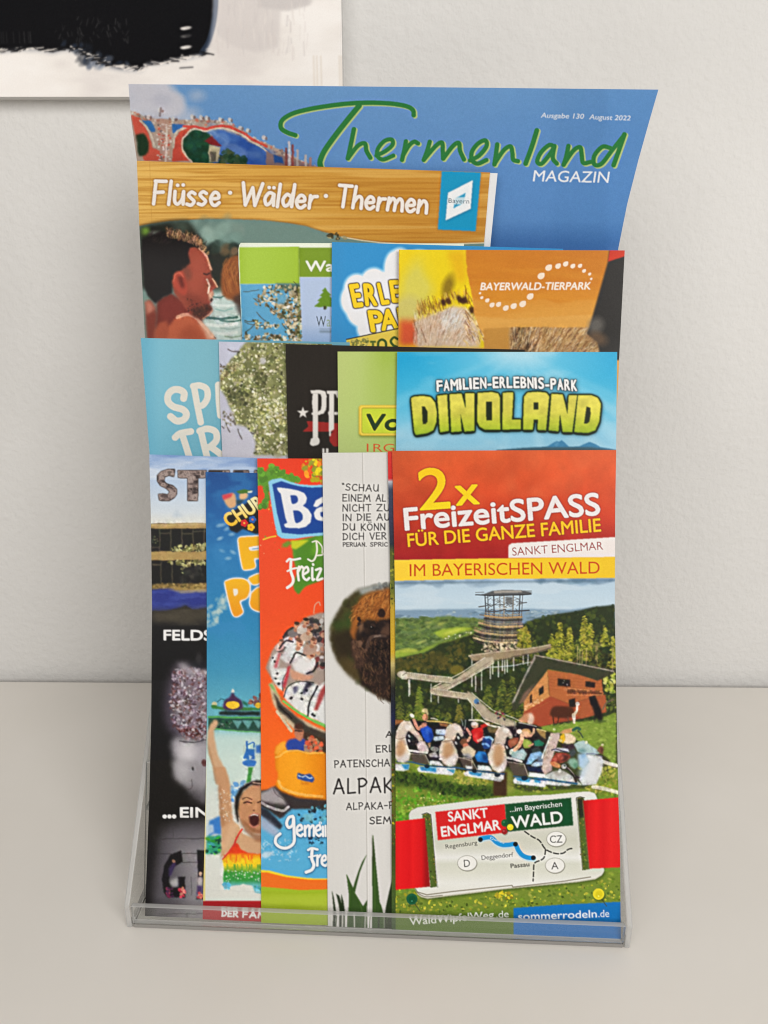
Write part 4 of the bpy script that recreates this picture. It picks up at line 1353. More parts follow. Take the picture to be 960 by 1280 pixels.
def blossom_leaflet():
    s = Sheet(268, 420, 440, 585, (206, 206, 218))
    T = lambda p: tr(p, 265, 420, 8)
    s.a[:] = s.vgrad([(425, (204, 206, 222)), (500, (200, 200, 214)), (570, (208, 206, 216))])
    cols = [(206, 206, 160), (176, 176, 118), (222, 220, 188), (96, 98, 60), (134, 138, 78), (74, 76, 48), (190, 182, 150), (158, 160, 104), (226, 222, 204)]
    s.photo(None, .5, .03, 15, .02)
    reg = T([(330, 70), (420, 55), (740, 40), (1400, 60), (1400, 1190), (420, 1190), (440, 1090), (410, 960), (330, 900), (240, 880), (200, 740), (130, 600), (90, 540), (80, 400), (150, 290), (230, 210)])
    s.poly(reg, (126, 128, 84), 1.4)
    s.blobs(reg, 160, (2, 6), [(96, 98, 62), (150, 150, 104), (120, 124, 78), (164, 160, 120)], 2, 1.8, 3, .6)
    blossom(s, reg, 2200, 5, cols, r=(.5, 1.5), twigs=18, tcol=(110, 104, 74))
    s.blobs(T([(140, 500), (260, 520), (380, 600), (360, 700), (240, 700), (180, 640)]), 70, (.8, 2), [(58, 62, 38), (82, 84, 54), (110, 110, 74)], 3, 1.6, .8, .85)
    s.blobs(T([(400, 560), (700, 640), (740, 860), (560, 1000), (460, 900), (420, 720)]), 200, (.6, 1.6), [(222, 218, 180), (196, 192, 132), (232, 228, 204), (150, 148, 92)], 33, 1.8, .6, .9)
    s.blobs(T([(440, 360), (560, 380), (520, 520), (420, 470)]), 50, (.8, 1.8), [(70, 72, 44), (96, 98, 60)], 13, 1.8, .8, .8)
    s.ell(*T([(510, 250)])[0], 4, 4.5, (200, 198, 196), 0, 2, .9)
    s.blobs(T([(330, 240), (80, 300), (90, 480), (300, 280)]), 60, (.6, 1.5), [(170, 160, 110), (196, 190, 150), (120, 108, 74)], 23, 1.8, .7, .85)
    for p in ([(160, 135), (200, 150), (260, 155)], [(130, 840), (150, 900), (180, 960)], [(260, 930), (275, 980), (300, 1030)], [(100, 900), (120, 920)], [(85, 280), (100, 300)], [(390, 960), (410, 980), (430, 970)]):
        s.stroke(T(p), 1.4, (86, 78, 76), True, .8)
    s.blobs(T([(100, 760), (220, 760), (240, 880), (130, 920)]), 30, (.6, 1.6), [(150, 140, 120), (190, 186, 180), (100, 92, 78)], 43, 1.8, .7, .8)
    s.photo(None, .6, .08, 16, .03)
    s.speckle(.014, 6)
    xl = [(428, 273.5), (500, 275), (570, 278), (1040, 292)]
    xr = [(428, 415), (1040, 420)]
    leaflet('leaflet', 'pale leaflet covered by a tree of cream blossom, left of the black leaflet', 'leaflet', s, 2, 4.6,
            xl, xr, (427, 430), (1006, 1010), (268, 420, 420, 585), .7, M_GLOSS, GRP,
            bend=([273, 282, 310, 360, 420], [1.4, .3, -.4, .2, .4]))


def western_leaflet():
    s = Sheet(352, 424, 665, 585, (42, 38, 34))
    s.put(s.noise(3, 80, 3) * .25, (56, 50, 44))
    T = lambda p: tr(p, 350, 420, 6)
    w, rd = (222, 218, 212), (150, 50, 46)
    s.poly(T([(200, 640), (250, 640), (440, 655), (440, 716), (170, 716), (212, 678)]), rd)
    s.poly(T([(372, 740), (400, 715), (440, 700), (440, 830), (400, 826), (372, 790)]), rd, .6)
    st = []
    for k in range(10):
        a = -math.pi / 2 + k * math.pi / 5
        R_ = 46 if k % 2 == 0 else 18
        st.append((172 + R_ * math.cos(a), 576 + R_ * math.sin(a)))
    s.poly(T(st), w)
    # narrow western capitals
    s.poly(T([(246, 430), (284, 430), (284, 770), (292, 800), (246, 800), (246, 560), (240, 500)]), w)
    s.poly(T([(228, 408), (300, 405), (340, 415), (350, 450), (346, 550), (326, 582), (286, 590), (286, 565), (306, 555), (312, 520), (312, 460), (304, 436), (284, 432), (236, 432)]), w)
    s.poly(T([(236, 575), (300, 570), (300, 590), (236, 592)]), w)
    s.poly(T([(232, 770), (260, 762), (292, 768), (292, 808), (252, 824), (226, 812)]), w, .6, 1, True)
    s.poly(T([(352, 410), (440, 410), (440, 438), (404, 436), (404, 700), (380, 715), (380, 750), (368, 752), (366, 600), (360, 575), (368, 560), (368, 436), (352, 432)]), w)
    s.poly(T([(412, 420), (440, 414), (440, 460), (430, 470)]), w)
    s.poly(T([(404, 570), (440, 570), (440, 590), (404, 590)]), w)
    s.rect(*T([(318, 842)])[0], *T([(334, 880)])[0], w)
    s.rect(*T([(346, 842)])[0], *T([(362, 880)])[0], w)
    s.speckle(.008, 6)
    xl = [(430, 357), (570, 360), (1040, 372)]
    xr = [(430, 656), (1040, 650)]
    leaflet('leaflet', 'black leaflet with white western lettering, a star and a red ribbon', 'leaflet', s, 2, 3.1,
            xl, xr, (430, 437), (1010, 1016), (352, 424, 665, 585), .7, M_SATIN, GRP)


def bird_park_leaflet():
    s = Sheet(416, 432, 720, 585, (184, 200, 118))
    s.a[:] = s.hgrad([(422, (190, 202, 130)), (450, (186, 202, 124)), (480, (166, 188, 88)), (520, (160, 184, 84))])
    n = s.noise(70, 70, 6, 2)
    s.put(np.clip((s.Y[:, None] - 440) / 100, 0, 1) * .5 * np.ones((1, s.w)), (184, 204, 128))
    s.put(np.clip(n - .45, 0, 1) * .9, (190, 204, 138))
    T = lambda p: tr(p, 350, 420, 6)

    def plate(x0, y0, x1, y1, r_, col, soft=.5):
        pts = []
        for cx, cy, a0 in ((x0 + r_, y0 + r_, math.pi), (x1 - r_, y0 + r_, 1.5 * math.pi), (x1 - r_, y1 - r_, 0), (x0 + r_, y1 - r_, .5 * math.pi)):
            pts += [(cx + r_ * math.cos(a0 + k * math.pi / 12), cy + r_ * math.sin(a0 + k * math.pi / 12)) for k in range(7)]
        s.poly(T(pts), col, soft)
    plate(590, 528, 1500, 760, 24, (130, 140, 60), 1.6)
    plate(590, 518, 1500, 746, 24, (226, 190, 70))
    plate(600, 524, 1500, 740, 20, (240, 216, 96))
    plate(612, 536, 1500, 730, 16, (166, 150, 50))
    plate(616, 542, 1500, 728, 14, (200, 214, 70))
    m = s.tmask('Vo', T([(652, 704)])[0], T([(900, 704)])[0], 20.5, .04, .08)
    s.put(np.clip(blur(m, 1) * 3, 0, 1), (232, 226, 80), None, .6)
    s.put(m, (34, 62, 30))
    s.pen('I', T([(650, 862)])[0], T([(664, 862)])[0], 8.5, 2.0, (206, 92, 50))
    s.text('RG', T([(700, 868)])[0], T([(858, 868)])[0], 10.5, (206, 96, 52), .0)
    s.speckle(.01, 6)
    xl = [(440, 422), (570, 423), (1040, 428)]
    xr = [(440, 702), (1040, 698)]
    leaflet('leaflet', 'lime green leaflet with a yellow-framed sign, left of the blue dinosaur park leaflet', 'leaflet', s, 2, 1.6,
            xl, xr, (439.5, 440), (1014, 1018), (416, 432, 720, 585), .7, M_GLOSS, GRP)


def dino_leaflet():
    s = Sheet(488, 432, 780, 590)
    s.a[:] = s.vgrad([(438, (66, 176, 216)), (470, (86, 186, 220)), (500, (108, 194, 222)), (545, (150, 206, 230)), (570, (164, 210, 230))])
    s.put(np.clip(1 - (s.X[None] - 490) / 110, 0, 1) * np.clip(1 - (s.Y[:, None] - 450) / 80, 0, 1) * .75, (28, 156, 204))
    s.put(np.clip((s.X[None] - 690) / 80, 0, 1) * np.clip(1 - (s.Y[:, None] - 450) / 90, 0, 1) * .5, (40, 160, 206))
    rnd = random.Random(4)
    for k in range(14):
        a = rnd.uniform(.25, 2.9)
        s.poly([(648, 436), (648 + 190 * math.cos(a), 436 + 190 * math.sin(a)), (648 + 190 * math.cos(a + .09), 436 + 190 * math.sin(a + .09))], (206, 236, 246), 2.5, .16)
    s.ell(648, 434, 40, 24, (226, 240, 246), 0, 22, .6)
    s.ell(648, 434, 90, 40, (190, 226, 240), 0, 40, .35)
    s.put(np.clip(s.noise(50, 22, 8) - .5, 0, 1) * 1.0, (206, 230, 240))
    A = lambda p: tr(p, 490, 430, 6.4)
    B = lambda p: tr(p, 630, 430, 6.4)
    mt = B([(-60, 850), (160, 832), (300, 824), (345, 820), (400, 786), (425, 776), (440, 782), (462, 768), (485, 788), (520, 822), (600, 820), (650, 796), (685, 782), (730, 800), (770, 824), (840, 836), (900, 850), (900, 1000), (-60, 1000)])
    s.poly(mt, (74, 138, 176), .6)
    s.poly(B([(400, 800), (425, 780), (440, 790), (420, 825)]), (110, 168, 200), .8, .6)
    s.poly(B([(-60, 850), (160, 832), (340, 826), (520, 826), (700, 826), (900, 850), (900, 1000), (-60, 1000)]), (66, 96, 106), .8)
    # glow behind the lettering
    L = []
    L.append((A([(152, 432), (180, 420), (250, 415), (310, 425), (345, 470), (358, 540), (356, 620), (330, 690), (280, 714), (190, 728), (178, 700)]), A([(238, 500), (262, 500), (284, 540), (286, 620), (270, 640), (246, 642)])))
    L.append((A([(362, 414), (440, 404), (456, 694), (384, 706)]), None))
    L.append((A([(460, 402), (556, 396), (590, 520), (585, 394), (660, 392), (660, 694), (580, 700), (548, 560), (556, 698), (474, 704)]), None))
    L.append((A([(684, 392), (800, 384), (850, 396), (864, 430), (866, 684), (740, 684), (700, 660), (682, 620)]), A([(752, 462), (800, 460), (800, 612), (754, 612)])))
    L.append((A([(888, 390), (975, 386)]) + B([(75, 388), (64, 606), (134, 606), (134, 682), (-14, 684)]), None))
    L.append((B([(152, 684), (160, 420), (190, 388), (270, 382), (340, 390), (362, 420), (336, 690), (268, 686), (272, 606), (238, 606), (230, 684)]), B([(236, 466), (276, 466), (274, 526), (236, 526)])))
    L.append((B([(380, 398), (470, 404), (508, 560), (518, 408), (586, 410), (546, 704), (470, 704), (448, 560), (436, 698), (358, 690)]), None))
    L.append((B([(592, 408), (700, 410), (750, 430), (776, 480), (762, 620), (730, 690), (670, 712), (562, 704)]), B([(660, 500), (690, 510), (694, 560), (684, 620), (664, 638), (640, 636)])))
    base = np.zeros((s.h, s.w), np.float32)
    hole = np.zeros_like(base)
    for o_, h_ in L:
        m, w_ = s.pmask(o_, .5)
        base[w_[2]:w_[3], w_[0]:w_[1]] = np.maximum(base[w_[2]:w_[3], w_[0]:w_[1]], m)
        if h_:
            m, w_ = s.pmask(h_, .5)
            hole[w_[2]:w_[3], w_[0]:w_[1]] = np.maximum(hole[w_[2]:w_[3], w_[0]:w_[1]], m)
    top = s.tmask('FAMILIEN-ERLEBNIS-PARK', (545, 489), (722, 487.5), 14, .055)
    top = np.zeros_like(base)
    word = 'FAMILIEN-ERLEBNIS-PARK'
    wid = {'I': .5, 'M': 1.25, 'N': 1.05, '-': .75}
    tot = sum(wid.get(c, 1) for c in word)
    x = 545.5
    for i_, c in enumerate(word):
        wd = wid.get(c, 1) * 177 / tot
        yb_ = 489.2 - 4.5 * math.sin(math.pi * min(1, (x - 545) / 177))
        cap = 14.2
        top = np.maximum(top, s.tmask(c, (x + .9, yb_), (x + wd - 1.3, yb_ - .2), cap, .028))
        x += wd
    al = np.maximum(base, top)
    sh = np.roll(np.roll(al, 3, 0), 1, 1)
    s.put(np.clip(blur(sh, 7) * 1.7, 0, 1), (24, 58, 66), None, .75)
    s.put(np.clip(blur(np.maximum(base, np.roll(base, 3, 0)), 3) * 5, 0, 1), (16, 38, 18), None, 1.0)
    s.put(np.clip(blur(top, 2) * 2.6, 0, 1), (36, 50, 52), None, .85)
    g = s.vgrad([(490, (222, 212, 104)), (515, (214, 208, 92)), (530, (190, 200, 70)), (545, (150, 180, 52))])
    n = s.noise(10, 8, 5)
    g = g * (.9 + .2 * n[..., None])
    s.put(base, g)
    inner = np.clip(1 - blur(base, 3) * 1.1, 0, 1) * base
    s.put(inner * .5, (130, 160, 50))
    s.put(hole, (34, 44, 22))
    s.put(top, (236, 236, 232))
    s.speckle(.012, 6)
    xl = [(440, 496.5), (570, 495), (1040, 500)]
    xr = [(440, 771.5), (570, 770), (1040, 764)]
    leaflet('leaflet', 'sky blue leaflet with big yellow-green block letters', 'leaflet', s, 2, 0,
            xl, xr, (440, 440), (1016, 1020), (488, 432, 780, 590), .7, M_GLOSS, GRP)


play_leaflet()
blossom_leaflet()
western_leaflet()
bird_park_leaflet()
dino_leaflet()


# ------------------------------------------------------------------ front row
def stone_leaflet():
    s = Sheet(176, 560, 415, 1165, (24, 22, 24))
    T = lambda p: tr(p, 180, 560, 6.4)
    U = lambda p: tr(p, 175, 750, 6.4)
    V = lambda p: tr(p, 175, 950, 5.82)
    sky = s.vgrad([(566, (146, 172, 210)), (585, (178, 196, 222)), (605, (190, 206, 226)), (640, (214, 222, 228)), (656, (228, 226, 214))])
    s.poly([(170, 560), (420, 560), (420, 655), (170, 655)], sky, 0)
    n = s.noise(40, 9, 3)
    s.put(np.clip((n - .5) * 3, 0, .8) * (s.Y[:, None] < 600), (222, 228, 236))
    s.put(np.clip((.45 - n) * 3, 0, .6) * (s.Y[:, None] < 592), (112, 142, 192))
    # stone-textured capitals
    m = np.zeros((s.h, s.w), np.float32)
    for p in (T([(248, 170), (240, 232), (200, 220), (168, 232), (160, 262), (180, 285), (230, 300), (262, 330), (262, 370), (240, 400), (200, 424), (122, 420), (114, 368), (150, 366), (190, 372), (206, 350), (180, 325), (130, 300), (104, 262), (106, 218), (140, 186), (190, 170)]),
              T([(270, 178), (498, 178), (496, 238), (432, 240), (430, 424), (348, 424), (350, 240), (272, 238)]),
              T([(520, 178), (640, 178), (640, 240), (600, 240), (600, 424), (520, 424)])):
        a, w = s.pmask(p, .4)
        m[w[2]:w[3], w[0]:w[1]] = np.maximum(m[w[2]:w[3], w[0]:w[1]], a)
    for cx in (268, 292, 318, 346, 372, 398):
        a, w = s.pmask([(cx, 588), (cx + 19, 588), (cx + 19, 626), (cx, 626)], .4)
        m[w[2]:w[3], w[0]:w[1]] = np.maximum(m[w[2]:w[3], w[0]:w[1]], a)
    s.put(np.clip(blur(m, 1) * 1.9, 0, 1), (60, 52, 50))
    st = s.noise(7, 6, 8, 3)
    s.put(m, s.ramp(st, [(.3, (62, 52, 52)), (.45, (128, 112, 108)), (.6, (168, 152, 146)), (.75, (104, 92, 88))]))
    s.poly(T([(225, 550), (250, 510), (265, 480), (280, 520), (320, 550)]), (190, 202, 212), 1.5, .7)
    # glazed house front
    s.rect(170, 654, 420, 1170, (26, 24, 22), 0)
    s.poly([(170, 654.5), (420, 653), (420, 660), (170, 661)], (186, 158, 106))
    s.poly([(170, 655), (420, 654), (420, 656), (170, 657)], (206, 186, 140))
    s.put(s.noise(14, 2, 3) * .35 * ((s.Y[:, None] > 654) & (s.Y[:, None] < 661)), (120, 96, 54))
    s.rect(170, 661, 420, 690, (22, 22, 20), .6)
    for x in (199.5, 213.5, 227.5, 241.5, 255.5, 270):
        s.rect(x - .7, 661, x + .7, 690, (122, 112, 90), .4, .8)
    for x0, x1, y in ((200, 213, 666.5), (228, 241, 667), (189, 199, 684.5), (242, 260, 664)):
        s.rect(x0, y - .6, x1, y + .6, (128, 118, 94), .3, .7)
    rk = [(190, 188, 130), (150, 146, 90), (206, 202, 150), (96, 92, 52), (60, 60, 34)]
    s.blobs(T([(220, 800), (290, 772), (400, 770), (480, 778), (640, 780), (640, 832), (220, 828)]), 110, (.8, 2.2), rk, 5, 2.2, .7, .9)
    s.blobs(T([(70, 700), (110, 700), (110, 760), (70, 760)]), 12, (.5, 1), [(110, 110, 80), (60, 70, 60)], 6)
    s.poly(T([(30, 830), (640, 826), (640, 895), (30, 900)]), (184, 158, 104), .7)
    s.put(s.noise(9, 5, 13) * .6 * ((s.Y[:, None] > 690) & (s.Y[:, None] < 700)), (142, 116, 68))
    s.rect(170, 700.5, 420, 730, (20, 20, 19), .6)
    for x in (201.5, 215.5):
        s.rect(x - .7, 701, x + .7, 729, (120, 110, 86), .4, .75)
    s.rect(190, 705, 201, 706.3, (128, 118, 94), .3, .7)
    s.blobs(T([(180, 905), (240, 900), (480, 905), (640, 900), (640, 930), (330, 945), (240, 925)]), 70, (.8, 2), rk, 9, 2.2, .7, .85)
    s.blobs(T([(300, 935), (330, 935), (325, 1000), (305, 1000)]), 16, (.6, 1.5), rk[:3], 10, 1.5, .8, .8)
    s.blobs(T([(330, 950), (480, 950), (480, 1080), (270, 1080)]), 40, (1, 3), [(44, 44, 42), (62, 60, 54), (34, 34, 34)], 19, 2, 1.5, .5)
    s.poly(T([(60, 1090), (640, 1080), (640, 1130), (420, 1150), (240, 1140), (60, 1135)]), (152, 128, 78), .8)
    s.blobs(T([(70, 1090), (640, 1085), (640, 1130), (70, 1125)]), 70, (.6, 1.8), [(116, 94, 54), (180, 156, 104), (90, 76, 44)], 20, 2, .7, .7)
    s.poly(T([(60, 1130), (200, 1125), (300, 1150), (420, 1150), (640, 1130), (640, 1300), (60, 1310)]), (46, 56, 128), 1.2)
    s.put(np.clip((s.noise(26, 6, 23) - .45) * 3, 0, .6) * ((s.Y[:, None] > 738) & (s.Y[:, None] < 762)), (70, 84, 156))
    s.poly(T([(180, 1128), (300, 1140), (420, 1135), (640, 1122), (640, 1150), (300, 1160)]), (176, 160, 130), 1.2, .8)
    # dark cave
    s.poly(U([(0, 84), (180, 90), (300, 66), (370, 44), (420, 76), (560, 60), (560, 1280), (0, 1280)]), (22, 21, 22), 1.2)
    s.poly(U([(100, 84), (260, 82), (330, 60), (372, 46), (412, 80), (470, 62), (640, 70), (640, 140), (420, 190), (100, 170)]), (74, 68, 56), 4, .85)
    s.put(np.clip((s.noise(20, 10, 27) - .35), 0, 1) * .5 * ((s.Y[:, None] > 762) & (s.Y[:, None] < 782)), (110, 102, 84))
    s.photo([(170, 640), (420, 640), (420, 800), (170, 800)], .6, .1, 8)
    s.text('FELDS', U([(192, 320)])[0], U([(570, 322)])[0], 13.2, (232, 230, 226), .03)
    # speckled rock with a pale foot
    rock = U([(300, 500), (420, 520), (560, 540), (760, 560), (760, 1130), (420, 1130), (330, 1100), (260, 1080), (210, 1000), (190, 880), (210, 700), (240, 600)])
    s.poly(rock, (78, 70, 82), 5, .9)
    s.poly(U([(300, 520), (420, 560), (700, 560), (700, 1120), (380, 1120), (300, 1040), (270, 900), (280, 700)]), (140, 126, 136), 5, .8)
    rc = [(206, 196, 206), (92, 60, 62), (58, 44, 48), (230, 222, 228), (122, 84, 82), (160, 146, 156), (70, 44, 44), (186, 172, 182)]
    s.blobs(U([(270, 560), (420, 540), (700, 560), (700, 1120), (360, 1120), (250, 980), (240, 760)]), 900, (.5, 1.6), rc, 31, 2.2, .7, .62)
    s.blobs(U([(280, 1010), (700, 1010), (700, 1120), (360, 1120)]), 140, (.6, 1.6), [(92, 48, 46), (66, 36, 36), (150, 120, 124)], 32, 2, .6, .85)
    s.poly(U([(300, 500), (370, 510), (420, 545), (560, 560), (640, 556), (640, 600), (400, 600), (330, 560)]), (186, 180, 184), 3, .7)
    s.poly(U([(380, 530), (470, 545), (640, 555), (640, 520), (470, 480)]), (28, 28, 34), 2.5, .9)
    s.ell(*U([(470, 470)])[0], 4, 7, (54, 52, 54), 0, 4, .7)
    s.poly(U([(300, 1090), (420, 1135), (540, 1115), (700, 1110), (700, 1500), (500, 1500), (340, 1380), (260, 1240), (250, 1130)]), (166, 162, 168), 4)
    s.poly(U([(330, 1130), (440, 1150), (440, 1380), (360, 1340), (310, 1220)]), (222, 218, 220), 6, .8)
    s.stroke(U([(320, 1126), (420, 1142), (540, 1114)]), 1.4, (66, 60, 66), True, .8)
    s.poly(V([(235, 0), (480, 0), (480, 320), (400, 270), (330, 200), (250, 130)]), (150, 146, 150), 3, .9)
    s.poly(V([(270, 0), (340, 0), (360, 150), (300, 160), (262, 110)]), (206, 204, 206), 6, .7)
    s.poly(V([(350, 190), (480, 260), (480, 330), (380, 290)]), (70, 66, 70), 5, .8)
    s.ell(*V([(388, 62)])[0], 1.6, 2.2, (54, 46, 48), -.3, 1, .9)
    s.stroke(V([(375, 140), (378, 200), (350, 215)]), .9, (70, 64, 66), True, .8)
    for x, y in ((470, 30), (462, 14), (495, 20)):
        s.ell(*V([(x, y)])[0], 3, 3.4, (92, 58, 58), .4, 1.5, .9)
    s.photo([(170, 805), (420, 805), (420, 1005), (170, 1005)], .7, .12, 9)
    s.text('...', V([(170, 418)])[0], V([(258, 418)])[0], 17, (232, 230, 226), .05)
    s.text('EIN', V([(294, 416)])[0], V([(500, 416)])[0], 12.8, (232, 230, 226), .03)
    # brick vault with a letter-shaped opening
    s.poly(V([(170, 500), (330, 450), (700, 440), (700, 1300), (60, 1300), (90, 900), (120, 640)]), (92, 88, 94), 8, .95)
    s.poly(V([(260, 600), (700, 560), (700, 1300), (240, 1300), (330, 900)]), (150, 146, 150), 12, .9)
    for y, x0 in ((574, 150), (684, 110), (744, 300), (1120, 140)):
        s.stroke(V([(x0, y), (700, y - 4)]), .8, (48, 44, 46), False, .8)
    for x, y0, y1 in ((345, 1120, 1210), (195, 1120, 1210), (240, 460, 570), (375, 850, 980)):
        s.stroke(V([(x, y0), (x, y1)]), .8, (60, 56, 58), False, .6)
    s.poly(V([(300, 655), (312, 740), (256, 772), (220, 830), (214, 900), (240, 930), (278, 920), (276, 850), (330, 848), (330, 1005), (280, 1000), (200, 1000), (170, 960), (158, 860), (176, 770), (220, 690)]), (26, 23, 26), .7)
    s.poly(V([(250, 860), (276, 858), (278, 920), (240, 925), (216, 890)]), (186, 182, 184), 1.5, .9)
    s.poly(V([(416, 658), (640, 658), (640, 1015), (410, 1015), (420, 850)]), (30, 27, 30), .7)
    s.poly(V([(208, 790), (250, 735), (262, 760), (225, 840), (210, 850)]), (62, 50, 86), 1, .9)
    s.ell(*V([(244, 735)])[0], 1.8, 2.2, (150, 110, 96), 0, .8)
    s.blobs(V([(195, 930), (235, 930), (240, 1000), (190, 995)]), 22, (.8, 1.8), [(110, 44, 74), (150, 60, 90), (70, 40, 70), (90, 60, 60)], 4)
    s.blobs(V([(284, 945), (328, 930), (328, 1003), (284, 1000)]), 26, (.9, 1.9), [(206, 54, 84), (226, 80, 104), (160, 40, 60), (220, 150, 130)], 5)
    s.ell(*V([(312, 930)])[0], 1.7, 2, (196, 140, 116), 0, .8)
    s.poly(V([(418, 850), (455, 850), (458, 1005), (412, 1005)]), (196, 188, 190), 1, .9)
    s.ell(*V([(438, 828)])[0], 2, 2.6, (206, 176, 154), 0, .8)
    s.poly(V([(412, 915), (458, 915), (458, 985), (412, 985)]), (66, 50, 92), 1, .9)
    s.blobs(V([(425, 960), (458, 960), (458, 1005), (425, 1005)]), 10, (.8, 1.6), [(220, 130, 110), (200, 70, 80)], 6)
    s.photo([(170, 1028), (420, 1028), (420, 1170), (170, 1170)], .6, .1, 10)
    s.poly(V([(20, 500), (110, 640), (70, 1000), (60, 1300), (-20, 1300)]), (26, 24, 26), 5, .9)
    s.speckle(.014, 6)
    xl = [(566, 186.5), (640, 188.5), (760, 190), (900, 189), (1000, 186.5), (1160, 180.5)]
    xr = [(566, 460), (1160, 456)]
    off = 5.0
    yb = feet(1, off, 182, 456)
    leaflet('leaflet', 'black cave leaflet with pale sky at its top, far left of the front row', 'leaflet', s, 1, off,
            xl, xr, (568, 577), yb, (176, 560, 345, 1165), .7, M_GLOSS, GRP)


def family_leaflet():
    s = Sheet(250, 584, 345, 1165)
    s.a[:] = s.vgrad([(588, (30, 76, 136)), (640, (38, 98, 158)), (700, (52, 124, 176)), (780, (56, 134, 178)), (840, (76, 150, 182)), (900, (118, 182, 194)), (950, (206, 222, 214)), (1000, (220, 226, 218)), (1170, (226, 224, 216))])
    T = lambda p: tr(p, 250, 570, 5.82)
    U = lambda p: tr(p, 250, 780, 6.4)
    V = lambda p: tr(p, 250, 960, 6.1)
    n = s.noise(24, 20, 4)
    s.put(np.clip((n - .5) * 2, 0, .4) * (s.Y[:, None] < 800), (70, 140, 190))
    rnd = random.Random(4)
    for x, y, a in ((140, 505, .5), (195, 530, .45), (230, 570, .5), (145, 600, .6), (170, 500, .4), (205, 745, .5), (240, 700, .5), (160, 690, .3)):
        s.ell(*T([(x, y)])[0], 3.6, 2.0, (190, 214, 226), rnd.uniform(-.6, .6), 2.5, a)
    for k in range(70):
        u = rnd.random()
        x, y = 60 + 130 * u + rnd.uniform(-34, 34), 1200 - 160 * u + rnd.uniform(-60, 50)
        s.ell(*T([(x, y)])[0], rnd.uniform(1.5, 4), rnd.uniform(1, 3), (204, 216, 206), rnd.uniform(0, 3), 2.4, .33)
    # flower emblem (children's faces of the emblem left out as plain shapes)
    s.poly(T([(190, 440), (240, 400), (330, 350), (410, 290), (470, 290), (470, 540), (410, 570), (350, 545), (310, 530), (270, 560), (220, 540)]), (26, 22, 22), 1.2, 1)
    s.poly(T([(165, 290), (240, 270), (260, 300), (262, 360), (220, 380), (185, 345)]), (216, 172, 130), .8, 1, True)
    s.poly(T([(160, 285), (200, 275), (240, 270), (225, 300), (185, 315), (170, 320)]), (204, 70, 84), .8, .95)
    s.poly(T([(290, 270), (340, 265), (345, 300), (310, 320), (285, 305)]), (222, 184, 140), .8, 1, True)
    s.poly(T([(262, 258), (320, 240), (380, 255), (345, 270), (285, 275)]), (70, 112, 44), .7, 1)
    s.poly(T([(345, 258), (385, 252), (375, 268), (350, 268)]), (232, 236, 230), .6, 1)
    s.poly(T([(262, 320), (320, 318), (300, 345), (270, 360)]), (46, 70, 74), 1, .9)
    a, b_ = T([(212, 520)])[0], T([(462, 372)])[0]
    m = s.tmask('CHURP', a, (b_[0] + 10, b_[1] - 6), 17.5, .035, -.1)
    s.put(m, s.vgrad([(630, (236, 226, 180)), (655, (228, 180, 60))]))
    for x, y, c in ((322, 488, (196, 44, 44)), (382, 462, (46, 92, 160)), (370, 518, (232, 180, 50))):
        cx, cy = T([(x, y)])[0]
        for k in range(5):
            s.ell(cx + 2.6 * math.cos(k * 1.256), cy + 2.6 * math.sin(k * 1.256), 2.2, 2.2, c)
        s.ell(cx, cy, 1.2, 1.2, (230, 170, 80) if c[0] > 190 and c[1] < 100 else (210, 120, 60))
    # bubble letters with white rims: F, Pa
    fo = T([(278, 605), (300, 592), (440, 585), (500, 590), (500, 650), (372, 660), (370, 690), (470, 685), (470, 740), (395, 745), (400, 810), (330, 826), (312, 815), (290, 700)])
    po = T([(180, 915), (240, 895), (310, 896), (350, 920), (362, 970), (340, 1030), (290, 1055), (300, 1100), (310, 1140), (262, 1168), (235, 1140), (205, 1030)])
    ao = T([(352, 890), (420, 860), (480, 860), (480, 900), (400, 935), (372, 920)])
    a2 = T([(375, 1000), (420, 960), (480, 970), (480, 1120), (400, 1120), (365, 1080)])
    M = np.zeros((s.h, s.w), np.float32)
    for p in (fo, po, ao, a2):
        m, w = s.pmask(smooth_line(p + [p[0]], 4), .4)
        M[w[2]:w[3], w[0]:w[1]] = np.maximum(M[w[2]:w[3], w[0]:w[1]], m)
    s.put(np.clip(blur(M, 5) * 7 - .1, 0, 1), (150, 190, 210), None, .3)
    s.put(np.clip(blur(M, 4) * 5 - .6, 0, 1), (232, 230, 226))
    s.put(M, s.vgrad([(670, (232, 176, 40)), (720, (236, 184, 44)), (770, (226, 152, 36)), (790, (222, 140, 34))]))
    s.poly(T([(240, 965), (272, 968), (275, 1000), (252, 1020), (244, 1000)]), (240, 232, 214), .6, 1, True)
    s.stroke(T([(362, 670), (420, 660), (480, 650)]), 2.2, (240, 236, 228))
    # ride: green track with a purple car
    s.poly(U([(66, 738), (600, 748), (600, 762), (66, 752)]), (58, 128, 66))
    s.poly(U([(66, 752), (600, 760), (600, 868), (330, 858), (150, 845), (66, 850)]), (30, 62, 48), .7, .9)
    for k in range(5):
        s.poly(U([(256 + k * 84, 770), (300 + k * 84, 840), (340 + k * 84, 775)]), (120, 176, 176), .5, .8)
    s.stroke(U([(110, 838), (300, 856), (600, 872)]), 1.6, (84, 160, 90), False)
    s.stroke(U([(66, 744), (600, 752)]), 1.6, (92, 164, 90), False)
    s.blobs(U([(150, 770), (250, 770), (250, 830), (130, 825)]), 30, (.5, 1.4), [(20, 30, 26), (110, 130, 120), (44, 84, 60)], 4, 2, .6, .8)
    s.poly(U([(90, 655), (250, 665), (480, 668), (480, 690), (200, 690), (95, 676)]), (62, 120, 64))
    s.poly(U([(150, 705), (200, 695), (480, 700), (480, 735), (150, 728)]), (28, 40, 38), .8)
